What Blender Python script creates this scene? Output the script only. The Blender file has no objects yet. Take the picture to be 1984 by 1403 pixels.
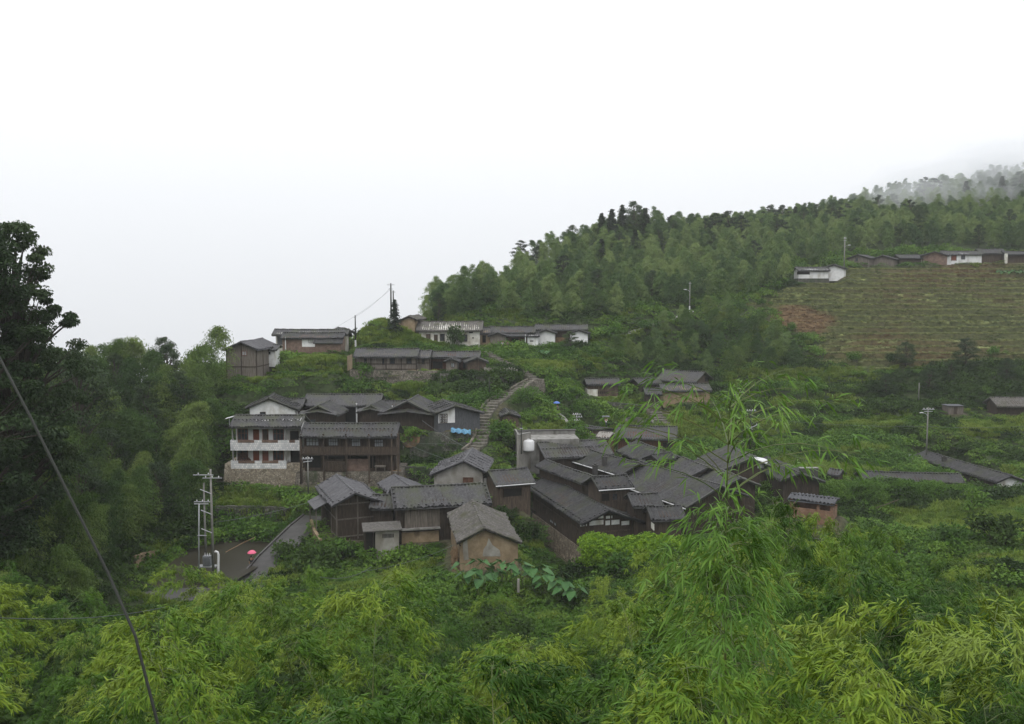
import bpy, math, random
import numpy as np
from mathutils import Vector, Matrix, noise
rad = math.radians
rng = np.random.default_rng(11)
random.seed(11)
scene = bpy.context.scene
COL = scene.collection

# ---------------------------------------------------------------- camera
F, CX, CY = 1718.0, 992.0, 701.5
PITCH = math.atan((CY - 560.0) / F)
cp, sp = math.cos(PITCH), math.sin(PITCH)
cam_data = bpy.data.cameras.new('camera')
cam_data.sensor_width = 36.0
cam_data.lens = 36.0 * F / 1984.0
cam_data.clip_start = 0.05
cam_data.clip_end = 6000.0
cam = bpy.data.objects.new('camera', cam_data)
COL.objects.link(cam)
cam.location = (0, 0, 0)
cam.rotation_euler = (math.pi / 2 - PITCH, 0, 0)
scene.camera = cam

# ---------------------------------------------------------------- world: overcast sky
w = bpy.data.worlds.new("World")
scene.world = w
w.use_nodes = True
nt = w.node_tree
nt.nodes.clear()
out = nt.nodes.new('ShaderNodeOutputWorld')
bg = nt.nodes.new('ShaderNodeBackground')
sky = nt.nodes.new('ShaderNodeTexSky')
sky.sky_type = 'NISHITA'
sky.sun_disc = False
SUN_EL, SUN_ROT = 62.0, 200.0
sky.sun_elevation = rad(SUN_EL)
sky.sun_rotation = rad(SUN_ROT)
sky.dust_density = 6.0
sky.air_density = 1.0
hs = nt.nodes.new('ShaderNodeHueSaturation')
hs.inputs['Saturation'].default_value = 0.12
nt.links.new(sky.outputs[0], hs.inputs['Color'])
tc = nt.nodes.new('ShaderNodeTexCoord')
sx = nt.nodes.new('ShaderNodeSeparateXYZ')
nt.links.new(tc.outputs['Generated'], sx.inputs[0])
mr = nt.nodes.new('ShaderNodeMapRange')          # overcast sky: brighter towards the zenith
mr.inputs['From Min'].default_value = -0.06
mr.inputs['From Max'].default_value = 0.45
mr.inputs['To Min'].default_value = 0.90
mr.inputs['To Max'].default_value = 1.5
nt.links.new(sx.outputs['Z'], mr.inputs['Value'])
cl = nt.nodes.new('ShaderNodeVectorMath')
cl.operation = 'SCALE'
cl.inputs[0].default_value = (9.2, 9.4, 9.75)
nt.links.new(mr.outputs[0], cl.inputs['Scale'])
mx = nt.nodes.new('ShaderNodeMix')
mx.data_type = 'RGBA'
mx.inputs[0].default_value = 0.94
nt.links.new(hs.outputs[0], mx.inputs[6])
nt.links.new(cl.outputs[0], mx.inputs[7])
nt.links.new(mx.outputs[2], bg.inputs['Color'])
bg.inputs['Strength'].default_value = 0.1
nt.links.new(bg.outputs[0], out.inputs['Surface'])

sun_d = bpy.data.lights.new('sun', 'SUN')
sun_d.energy = 1.1
sun_d.angle = rad(22)
sun_d.color = (1.0, 0.97, 0.93)
sun = bpy.data.objects.new('sun', sun_d)
COL.objects.link(sun)
sun.rotation_euler = (rad(90 - SUN_EL), 0, rad(180 - SUN_ROT))

scene.view_settings.view_transform = 'Standard'
scene.view_settings.look = 'None'
scene.view_settings.gamma = 1.0
scene.view_settings.exposure = 0.04
scene.render.engine = 'CYCLES'
cy = scene.cycles
cy.max_bounces = 6
cy.diffuse_bounces = 2
cy.glossy_bounces = 2
cy.transmission_bounces = 3
cy.volume_bounces = 1
cy.transparent_max_bounces = 6
cy.caustics_reflective = False
cy.caustics_refractive = False
cy.use_denoising = True

# ---------------------------------------------------------------- pixel <-> world (the photo's own camera)
def kz(py):
    v = (CY - py) / F
    return (v * cp - sp) / (cp + v * sp)
def P(px, py, D):
    v = (CY - py) / F
    c = cp + v * sp
    return Vector(((px - CX) / F / c * D, D, (v * cp - sp) / c * D))
def pix(x, y, z):
    k = z / y
    v = (k * cp + sp) / (cp - k * sp)
    return CX + F * (x / y) * (cp + v * sp), CY - F * v
def xat(px, y, z):
    k = z / y
    v = (k * cp + sp) / (cp - k * sp)
    return (px - CX) / F / (cp + v * sp) * y
def ray(px, py):
    return P(px, py, 1.0)

# ---------------------------------------------------------------- materials
def newmat(name):
    m = bpy.data.materials.new(name)
    m.use_nodes = True
    n = m.node_tree
    n.nodes.clear()
    o = n.nodes.new('ShaderNodeOutputMaterial')
    return m, n, o
def ramp(n, stops):
    r = n.nodes.new('ShaderNodeValToRGB')
    el = r.color_ramp.elements
    while len(el) < len(stops):
        el.new(0.5)
    for e, (p, c) in zip(el, stops):
        e.position = p
        e.color = (c[0], c[1], c[2], 1)
    return r
def surf(name, cols, scale=1.0, stretch=(1, 1, 1), rough=0.85, bump=0.3, bscale=6.0, pattern=None, grime=None, spec=0.3, detail=5, objrand=0.1):
    """principled material: noise through a colour ramp (+ brick / rubble pattern, + grime patches)"""
    m, n, o = newmat(name)
    L = n.links
    b = n.nodes.new('ShaderNodeBsdfPrincipled')
    b.inputs['Roughness'].default_value = rough
    b.inputs['Specular IOR Level'].default_value = spec
    L.new(b.outputs[0], o.inputs[0])
    tc = n.nodes.new('ShaderNodeTexCoord')
    mp = n.nodes.new('ShaderNodeMapping')
    mp.inputs['Scale'].default_value = stretch
    L.new(tc.outputs['Object'], mp.inputs[0])
    nz = n.nodes.new('ShaderNodeTexNoise')
    nz.inputs['Scale'].default_value = scale
    nz.inputs['Detail'].default_value = detail
    nz.inputs['Roughness'].default_value = 0.65
    L.new(mp.outputs[0], nz.inputs['Vector'])
    k = len(cols)
    r = ramp(n, [(0.3 + 0.4 * i / max(1, k - 1), c) for i, c in enumerate(cols)])
    L.new(nz.outputs['Fac'], r.inputs[0])
    col = r.outputs[0]
    hgt = None
    if pattern and pattern[0] == 'brick':
        _, bw, bh, mortar, msize = pattern
        s = n.nodes.new('ShaderNodeSeparateXYZ'); L.new(tc.outputs['Object'], s.inputs[0])
        a = n.nodes.new('ShaderNodeMath'); a.operation = 'ADD'; L.new(s.outputs[0], a.inputs[0]); L.new(s.outputs[1], a.inputs[1])
        c = n.nodes.new('ShaderNodeCombineXYZ'); L.new(a.outputs[0], c.inputs[0]); L.new(s.outputs[2], c.inputs[1])
        bt = n.nodes.new('ShaderNodeTexBrick')
        bt.inputs['Scale'].default_value = 1.0
        bt.inputs['Brick Width'].default_value = bw
        bt.inputs['Row Height'].default_value = bh
        bt.inputs['Mortar Size'].default_value = msize
        bt.inputs['Color1'].default_value = (0.75, 0.75, 0.75, 1)
        bt.inputs['Color2'].default_value = (1.15, 1.1, 1.05, 1)
        bt.inputs['Mortar'].default_value = (*mortar, 1)
        L.new(c.outputs[0], bt.inputs['Vector'])
        mu = n.nodes.new('ShaderNodeMix'); mu.data_type = 'RGBA'; mu.blend_type = 'MULTIPLY'; mu.inputs[0].default_value = 1.0
        L.new(col, mu.inputs[6]); L.new(bt.outputs[0], mu.inputs[7]); col = mu.outputs[2]
    if pattern and pattern[0] == 'rubble':
        _, vs, mortar = pattern
        vo = n.nodes.new('ShaderNodeTexVoronoi'); vo.inputs['Scale'].default_value = vs
        L.new(tc.outputs['Object'], vo.inputs['Vector'])
        hv = n.nodes.new('ShaderNodeMapRange'); L.new(vo.outputs['Color'], hv.inputs[0])
        hv.inputs['To Min'].default_value = 0.55; hv.inputs['To Max'].default_value = 1.35
        sc = n.nodes.new('ShaderNodeVectorMath'); sc.operation = 'SCALE'; L.new(col, sc.inputs[0]); L.new(hv.outputs[0], sc.inputs['Scale'])
        ve = n.nodes.new('ShaderNodeTexVoronoi'); ve.feature = 'DISTANCE_TO_EDGE'; ve.inputs['Scale'].default_value = vs
        L.new(tc.outputs['Object'], ve.inputs['Vector'])
        er = n.nodes.new('ShaderNodeMapRange'); er.inputs['From Max'].default_value = 0.10; L.new(ve.outputs['Distance'], er.inputs[0])
        mu = n.nodes.new('ShaderNodeMix'); mu.data_type = 'RGBA'
        L.new(er.outputs[0], mu.inputs[0]); mu.inputs[6].default_value = (*mortar, 1); L.new(sc.outputs[0], mu.inputs[7])
        col = mu.outputs[2]; hgt = er.outputs[0]
    if grime:
        gc, gs, gl, gh = grime
        g = n.nodes.new('ShaderNodeTexNoise'); g.inputs['Scale'].default_value = gs; g.inputs['Detail'].default_value = 6
        mg = n.nodes.new('ShaderNodeMapping'); mg.inputs['Scale'].default_value = (1, 1, 0.45); mg.inputs['Location'].default_value = (3.1, 7.7, 1.3)
        L.new(tc.outputs['Object'], mg.inputs[0]); L.new(mg.outputs[0], g.inputs['Vector'])
        gr = n.nodes.new('ShaderNodeMapRange'); gr.inputs['From Min'].default_value = gl; gr.inputs['From Max'].default_value = gh
        L.new(g.outputs['Fac'], gr.inputs[0])
        mu = n.nodes.new('ShaderNodeMix'); mu.data_type = 'RGBA'
        L.new(gr.outputs[0], mu.inputs[0]); L.new(col, mu.inputs[6]); mu.inputs[7].default_value = (*gc, 1)
        col = mu.outputs[2]
    oi = n.nodes.new('ShaderNodeObjectInfo')
    orr = n.nodes.new('ShaderNodeMapRange'); orr.inputs['To Min'].default_value = 1 - objrand; orr.inputs['To Max'].default_value = 1 + objrand
    L.new(oi.outputs['Random'], orr.inputs[0])
    osc = n.nodes.new('ShaderNodeVectorMath'); osc.operation = 'SCALE'; L.new(col, osc.inputs[0]); L.new(orr.outputs[0], osc.inputs['Scale'])
    col = osc.outputs[0]
    L.new(col, b.inputs['Base Color'])
    if bump:
        bn = n.nodes.new('ShaderNodeTexNoise'); bn.inputs['Scale'].default_value = bscale; bn.inputs['Detail'].default_value = 4
        L.new(mp.outputs[0], bn.inputs['Vector'])
        bu = n.nodes.new('ShaderNodeBump'); bu.inputs['Strength'].default_value = bump; bu.inputs['Distance'].default_value = 0.05
        L.new(hgt if hgt is not None else bn.outputs['Fac'], bu.inputs['Height'])
        L.new(bu.outputs[0], b.inputs['Normal'])
    return m

def leafmat(name, c0, c1, c2, patch=0.35, rnd=0.35, trans=0.3, extra=None, rough=0.6, spec=0.22):
    """leaf material: hue varies from clump to clump and from plant to plant"""
    m, n, o = newmat(name)
    L = n.links
    geo = n.nodes.new('ShaderNodeNewGeometry')
    oi = n.nodes.new('ShaderNodeObjectInfo')
    nz = n.nodes.new('ShaderNodeTexNoise'); nz.inputs['Scale'].default_value = patch; nz.inputs['Detail'].default_value = 3
    L.new(geo.outputs['Position'], nz.inputs['Vector'])
    n2 = n.nodes.new('ShaderNodeTexNoise'); n2.inputs['Scale'].default_value = 9.0; n2.inputs['Detail'].default_value = 1
    L.new(geo.outputs['Position'], n2.inputs['Vector'])
    a = n.nodes.new('ShaderNodeMath'); a.operation = 'MULTIPLY_ADD'; a.inputs[1].default_value = rnd; a.inputs[2].default_value = -rnd / 2
    L.new(oi.outputs['Random'], a.inputs[0])
    b2 = n.nodes.new('ShaderNodeMath'); b2.operation = 'MULTIPLY_ADD'; b2.inputs[1].default_value = 0.5; b2.inputs[2].default_value = -0.25
    L.new(n2.outputs['Fac'], b2.inputs[0])
    s1 = n.nodes.new('ShaderNodeMath'); s1.operation = 'ADD'; L.new(a.outputs[0], s1.inputs[0]); L.new(b2.outputs[0], s1.inputs[1])
    s2 = n.nodes.new('ShaderNodeMath'); s2.operation = 'ADD'; L.new(nz.outputs['Fac'], s2.inputs[0]); L.new(s1.outputs[0], s2.inputs[1])
    stops = [(0.28, c0), (0.5, c1), (0.74, c2)]
    if extra:
        stops.append((0.86, extra))
    r = ramp(n, stops)
    L.new(s2.outputs[0], r.inputs[0])
    d = n.nodes.new('ShaderNodeBsdfPrincipled')
    d.inputs['Roughness'].default_value = rough
    d.inputs['Specular IOR Level'].default_value = spec
    t = n.nodes.new('ShaderNodeBsdfTranslucent')
    L.new(r.outputs[0], d.inputs['Base Color'])
    hv = n.nodes.new('ShaderNodeHueSaturation'); hv.inputs['Value'].default_value = 1.25; hv.inputs['Hue'].default_value = 0.485
    L.new(r.outputs[0], hv.inputs['Color']); L.new(hv.outputs[0], t.inputs['Color'])
    mx = n.nodes.new('ShaderNodeMixShader'); mx.inputs[0].default_value = trans
    L.new(d.outputs[0], mx.inputs[1]); L.new(t.outputs[0], mx.inputs[2]); L.new(mx.outputs[0], o.inputs[0])
    return m

M = {}
M['tile'] = surf('roof_tile', [(0.013, 0.0122, 0.013), (0.0331, 0.0317, 0.0331), (0.072, 0.0698, 0.0706)], scale=3.2, stretch=(1, 1, 1), rough=0.5, spec=0.4, bump=0.8, bscale=9, detail=9, grime=((.04, .043, .025), 0.45, .48, .66), objrand=.32)
M['tile_pale'] = surf('roof_tile_pale', [(0.0467, 0.045, 0.0485), (0.0765, 0.0748, 0.0799), (0.119, 0.116, 0.123)], scale=3.2, rough=0.45, spec=0.45, bump=0.6, bscale=9, detail=8)
M['tile_old'] = surf('roof_tile_old', [(.05, .046, .042), (.09, .083, .075), (.16, .15, .135)], scale=3.5, rough=0.7, bump=0.8, bscale=9, grime=((.06, .06, .035), 0.7, .5, .7))
M['wood_dark'] = surf('wood_dark', [(.022, .016, .012), (.045, .032, .023), (.085, .062, .045)], scale=1.6, stretch=(5, 5, .5), bump=0.4, objrand=.25)
M['wood_brown'] = surf('wood_brown', [(.034, .025, .018), (.07, .05, .036), (.125, .095, .07)], scale=1.5, stretch=(5, 5, .5), bump=0.4, objrand=.25)
M['wood_red'] = surf('wood_red', [(.05, .022, .014), (.09, .042, .026), (.13, .07, .045)], scale=1.5, stretch=(5, 5, .5), bump=0.3)
M['wood_grey'] = surf('wood_grey', [(.08, .068, .056), (.14, .12, .1), (.22, .19, .165)], scale=1.4, stretch=(5, 5, .5), bump=0.4, objrand=.25)
M['wood_slate'] = surf('slate_cladding', [(.05, .052, .058), (.085, .087, .094), (.12, .122, .13)], scale=2.2, stretch=(4, 4, .8), bump=0.3)
M['plaster'] = surf('white_plaster', [(.52, .52, .5), (.68, .68, .67), (.76, .76, .75)], scale=0.9, bump=0.1, grime=((.3, .27, .2), 0.55, .56, .78))
M['plaster_old'] = surf('old_white_plaster', [(.42, .4, .34), (.62, .6, .54), (.74, .73, .68)], scale=1.0, bump=0.15, grime=((.2, .16, .09), 0.5, .5, .68))
M['plaster_grey'] = surf('grey_plaster', [(.19, .18, .16), (.27, .255, .23), (.34, .33, .3)], scale=0.8, bump=0.15, grime=((.15, .13, .1), 0.6, .5, .7))
M['plaster_pale'] = surf('pale_plaster', [(.33, .31, .28), (.42, .4, .37), (.5, .48, .45)], scale=1.5, bump=.1)
M['mud'] = surf('rammed_earth', [(.19, .14, .085), (.27, .2, .125), (.35, .27, .18)], scale=1.0, bump=0.3, grime=((.12, .085, .055), 0.8, .52, .72))
M['earth_orange'] = surf('bare_orange_earth', [(.13, .08, .045), (.2, .12, .065), (.28, .17, .09)], scale=1.3, bump=0.6, grime=((.03, .05, .018), .8, .45, .6))
M['brick'] = surf('brickwork', [(.11, .075, .06), (.17, .115, .09), (.23, .16, .125)], scale=1.5, bump=0.2, pattern=('brick', .25, .1, (.9, .95, 1), .012))
M['brick_orange'] = surf('orange_brickwork', [(.15, .085, .055), (.22, .13, .085), (.3, .19, .13)], scale=1.5, bump=0.2, pattern=('brick', .25, .1, (.9, .95, 1), .012))
M['rubble'] = surf('rubble_stone', [(.1, .085, .065), (.17, .15, .12), (.26, .23, .19)], scale=1.5, bump=0.8, pattern=('rubble', 3.4, (.035, .03, .022)), grime=((.035, .05, .02), 0.5, .56, .72))
M['rubble_pale'] = surf('pale_rubble_stone', [(.2, .165, .115), (.29, .25, .19), (.38, .34, .27)], scale=1.5, bump=0.7, pattern=('rubble', 4.0, (.1, .08, .055)), grime=((.06, .07, .035), 0.35, .6, .78))
M['rubble_warm'] = surf('warm_rubble_stone', [(.15, .12, .085), (.23, .19, .14), (.33, .28, .22)], scale=1.5, bump=0.8, pattern=('rubble', 3.4, (.05, .04, .03)), grime=((.04, .05, .022), 0.5, .6, .76))
M['rubble_dark'] = surf('dark_mossy_stone', [(.05, .05, .04), (.1, .095, .08), (.2, .19, .17)], scale=1.5, bump=0.8, pattern=('rubble', 3.0, (.02, .022, .014)), grime=((.025, .045, .014), 0.6, .48, .66))
M['concrete'] = surf('concrete', [(.15, .145, .135), (.21, .205, .19), (.28, .27, .255)], scale=1.0, bump=0.15, grime=((.09, .085, .07), 0.8, .52, .72))
M['concrete_dark'] = surf('wet_concrete', [(0.04, 0.0384, 0.036), (0.06, 0.056, 0.0528), (0.088, 0.084, 0.08)], scale=0.8, bump=0.15, rough=0.5)
M['whitetile'] = surf('white_wall_tile', [(.55, .56, .57), (.66, .67, .68), (.72, .73, .74)], scale=0.8, bump=0.05, rough=0.4, pattern=('brick', .3, .3, (.62, .62, .64), .02))
M['dark'] = surf('painted_interior_shade', [(.006, .005, .004), (.012, .01, .008), (.02, .016, .012)], scale=2, bump=0)  # near-black colour with the shade inside openings painted in
M['glass'] = surf('window_glass', [(.02, .025, .03), (.04, .045, .05), (.09, .1, .11)], scale=1.4, rough=0.12, spec=0.6, bump=0)
M['glass_pale'] = surf('curtained_glass', [(.2, .22, .23), (.32, .34, .35), (.42, .44, .45)], scale=3, rough=0.3, bump=0)
M['white'] = surf('white_paint', [(.6, .6, .6), (.7, .7, .7)], scale=2, bump=0, rough=0.5)
M['door_red'] = surf('red_brown_door', [(.13, .035, .018), (.19, .055, .028)], scale=2, bump=0, rough=0.45)
M['metal'] = surf('galvanised_metal', [(.3, .31, .32), (.42, .43, .44)], scale=3, bump=0, rough=0.4)
M['pole'] = surf('pole_concrete', [(.16, .155, .14), (.24, .23, .21)], scale=1.5, bump=0.1)
M['cable'] = surf('black_cable', [(.012, .014, .01), (.02, .022, .016)], scale=2, bump=0, rough=0.5)
M['wire'] = surf('grey_wire', [(.1, .11, .11), (.15, .16, .16)], scale=2, bump=0)
M['blue'] = surf('blue_tarpaulin', [(.08, .2, .33), (.16, .35, .5)], scale=3, bump=0.3)
M['umb_blue'] = surf('blue_umbrella_cloth', [(.08, .15, .42), (.12, .2, .5)], scale=2, bump=0)
M['umb_pink'] = surf('pink_umbrella_cloth', [(.72, .12, .22), (.8, .2, .3)], scale=2, bump=0)
M['umb_grey'] = surf('grey_bundle', [(.16, .17, .18), (.25, .26, .27)], scale=2, bump=0)
M['skin'] = surf('skin', [(.36, .2, .13), (.42, .24, .16)], scale=2, bump=0)
M['cloth_white'] = surf('white_shirt', [(.5, .52, .56), (.6, .62, .66)], scale=3, bump=0)
M['cloth_dark'] = surf('dark_cloth', [(.02, .025, .035), (.04, .045, .06)], scale=3, bump=0)
M['hair'] = surf('black_hair', [(.008, .007, .006), (.015, .013, .012)], scale=3, bump=0)
M['red'] = surf('red_cloth', [(.5, .02, .015), (.6, .04, .03)], scale=3, bump=0)
M['straw'] = surf('cut_straw', [(.16, .1, .055), (.25, .17, .1)], scale=5, stretch=(3, 3, 1), bump=0.6)
M['bark'] = surf('bark', [(.03, .025, .018), (.06, .05, .038), (.1, .085, .065)], scale=3, stretch=(3, 3, .6), bump=0.6)
M['culm'] = surf('bamboo_culm', [(.05, .085, .025), (.09, .12, .035), (.16, .15, .06)], scale=1.2, stretch=(1, 1, 1), rough=0.4, bump=0)
M['petal_yellow'] = surf('yellow_flower', [(.6, .5, .05), (.7, .6, .1)], scale=3, bump=0)
# foliage
M['lf_bam_hill'] = leafmat('leaves_bamboo_hill', (0.055, 0.1, 0.034), (0.11, 0.175, 0.052), (0.185, 0.25, 0.08), patch=0.05, rnd=0.45, spec=0.08, trans=0.15)
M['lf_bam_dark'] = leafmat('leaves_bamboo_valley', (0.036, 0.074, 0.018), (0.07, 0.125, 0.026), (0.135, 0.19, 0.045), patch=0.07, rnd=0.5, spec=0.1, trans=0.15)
M['lf_bam_near'] = leafmat('leaves_bamboo_near', (0.026, 0.07, 0.007), (0.075, 0.155, 0.014), (0.18, 0.25, 0.024), patch=0.30, rnd=0.6, extra=(.18, .25, .045), rough=0.5, spec=0.14, trans=0.15)
M['lf_bam_tall'] = leafmat('leaves_bamboo_tall', (0.065, 0.15, 0.02), (0.1, 0.205, 0.03), (0.14, 0.25, 0.038), patch=1.2, rnd=0.1, extra=(.22, .32, .12), rough=0.5, spec=0.2, trans=0.25)
M['lf_tree'] = leafmat('leaves_broadleaf', (0.022, 0.045, 0.014), (0.036, 0.066, 0.02), (0.06, 0.092, 0.028), patch=0.25, rnd=0.3, trans=0.2)
M['lf_pine'] = leafmat('needles_conifer', (.014, .026, .011), (.022, .038, .015), (.035, .052, .018), patch=0.2, rnd=0.3, trans=0.1)
M['lf_shrub'] = leafmat('leaves_shrub', (0.0438, 0.1, 0.015), (0.075, 0.156, 0.0225), (0.125, 0.219, 0.0325), patch=0.12, rnd=0.5, spec=0.12)
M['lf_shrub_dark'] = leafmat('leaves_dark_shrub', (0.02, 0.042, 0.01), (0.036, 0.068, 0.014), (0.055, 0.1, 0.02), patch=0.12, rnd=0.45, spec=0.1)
M['lf_bright'] = leafmat('leaves_bright_vine', (0.07, 0.15, 0.01), (0.13, 0.25, 0.012), (0.23, 0.36, 0.02), patch=1.3, rnd=0.3)
M['lf_cover'] = leafmat('leaves_ground_cover', (0.0438, 0.0975, 0.015), (0.075, 0.144, 0.0225), (0.125, 0.2, 0.0325), patch=0.09, rnd=0.5, extra=(.12, .14, .04), spec=0.1)
M['lf_taro'] = leafmat('leaves_taro', (0.03, 0.09, 0.022), (0.05, 0.13, 0.032), (0.07, 0.16, 0.045), patch=0.8, rnd=0.2, trans=0.12, rough=0.45)
M['lf_grass'] = leafmat('grass_blades', (0.084, 0.144, 0.0216), (0.132, 0.204, 0.0288), (0.18, 0.24, 0.042), patch=0.1, rnd=0.5, spec=0.1)
M['lf_paddy'] = leafmat('paddy_grass', (.09, .16, .018), (.12, .2, .024), (.17, .24, .03), patch=0.3, rnd=0.3)
M['lf_olive'] = leafmat('terrace_grass', (0.055, 0.08, 0.024), (0.085, 0.108, 0.032), (0.12, 0.13, 0.042), patch=0.05, rnd=0.15, extra=(.13, .1, .045))
M['lf_dry'] = leafmat('dry_grass', (.11, .065, .035), (.16, .1, .05), (.2, .14, .07), patch=0.2, rnd=0.4)
M['lf_lip'] = leafmat('terrace_edge_grass', (0.16, 0.18, 0.07), (0.21, 0.23, 0.09), (0.26, 0.28, 0.11), patch=0.2, rnd=0.4)

# ---------------------------------------------------------------- object helpers
def setp(o, label=None, cat=None, group=None, kind=None):
    if label: o['label'] = label
    if cat: o['category'] = cat
    if group: o['group'] = group
    if kind: o['kind'] = kind
    return o
def empty(name, label, cat, loc=(0, 0, 0), rz=0.0, group=None):
    o = bpy.data.objects.new(name, None)
    COL.objects.link(o)
    o.empty_display_size = 0.3
    o.location = loc
    o.rotation_euler = (0, 0, rz)
    return setp(o, label, cat, group)
def build_mesh(name, V, Fs, smooth=False):
    """V (n,3); Fs = list of int arrays (m,k)"""
    me = bpy.data.meshes.new(name)
    V = np.asarray(V, dtype=np.float32)
    me.vertices.add(len(V)); me.vertices.foreach_set('co', V.ravel())
    Fs = [np.asarray(f, dtype=np.int32) for f in Fs if len(f)]
    tot = sum(f.size for f in Fs); nf = sum(len(f) for f in Fs)
    me.loops.add(tot); me.polygons.add(nf)
    me.loops.foreach_set('vertex_index', np.concatenate([f.ravel() for f in Fs]))
    cnt = np.concatenate([np.full(len(f), f.shape[1], dtype=np.int32) for f in Fs])
    st = np.concatenate([[0], np.cumsum(cnt)[:-1]]).astype(np.int32)
    me.polygons.foreach_set('loop_start', st)
    me.polygons.foreach_set('loop_total', cnt)
    if smooth:
        me.polygons.foreach_set('use_smooth', np.ones(nf, dtype=bool))
    me.update(calc_edges=True)
    return me
def obj_from(name, me, mat, parent=None):
    o = bpy.data.objects.new(name, me)
    if mat is not None and len(me.materials) == 0:
        me.materials.append(M[mat] if isinstance(mat, str) else mat)
    COL.objects.link(o)
    if parent is not None:
        o.parent = parent
    return o
class MB:
    def __init__(s, T=None):
        s.v = []; s.f = []; s.T = T
    def add(s, V, Fc):
        k = len(s.v)
        for p in V:
            p = Vector(p)
            if s.T is not None: p = s.T @ p
            s.v.append((p.x, p.y, p.z))
        s.f += [[i + k for i in f] for f in Fc]
    def box(s, x0, x1, y0, y1, z0, z1):
        s.add([(x0, y0, z0), (x1, y0, z0), (x1, y1, z0), (x0, y1, z0), (x0, y0, z1), (x1, y0, z1), (x1, y1, z1), (x0, y1, z1)],
              [(0, 3, 2, 1), (4, 5, 6, 7), (0, 1, 5, 4), (1, 2, 6, 5), (2, 3, 7, 6), (3, 0, 4, 7)])
    def tube(s, pts, r0, r1=None, n=8):
        r1 = r0 if r1 is None else r1
        pts = [Vector(p) for p in pts]
        V = []; Fc = []
        for i, p in enumerate(pts):
            d = (pts[min(i + 1, len(pts) - 1)] - pts[max(i - 1, 0)]).normalized()
            a = d.cross(Vector((0, 0, 1)) if abs(d.z) < .9 else Vector((1, 0, 0))).normalized()
            b = d.cross(a)
            r = r0 + (r1 - r0) * i / max(1, len(pts) - 1)
            for j in range(n):
                t = 2 * math.pi * j / n
                V.append(p + (a * math.cos(t) + b * math.sin(t)) * r)
        for i in range(len(pts) - 1):
            for j in range(n):
                Fc.append((i * n + j, i * n + (j + 1) % n, (i + 1) * n + (j + 1) % n, (i + 1) * n + j))
        Fc.append(tuple(range(n))[::-1]); Fc.append(tuple((len(pts) - 1) * n + j for j in range(n)))
        s.add(V, Fc)
    def build(s, name, mat, parent=None, smooth=False):
        me = bpy.data.meshes.new(name)
        me.from_pydata(s.v, [], s.f)
        if smooth: me.polygons.foreach_set('use_smooth', [True] * len(me.polygons))
        me.update()
        return obj_from(name, me, mat, parent)

# ---------------------------------------------------------------- houses
PADS = []          # level ground under each building: (matrix, x0, x1, y0, y1, z, falloff)

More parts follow.
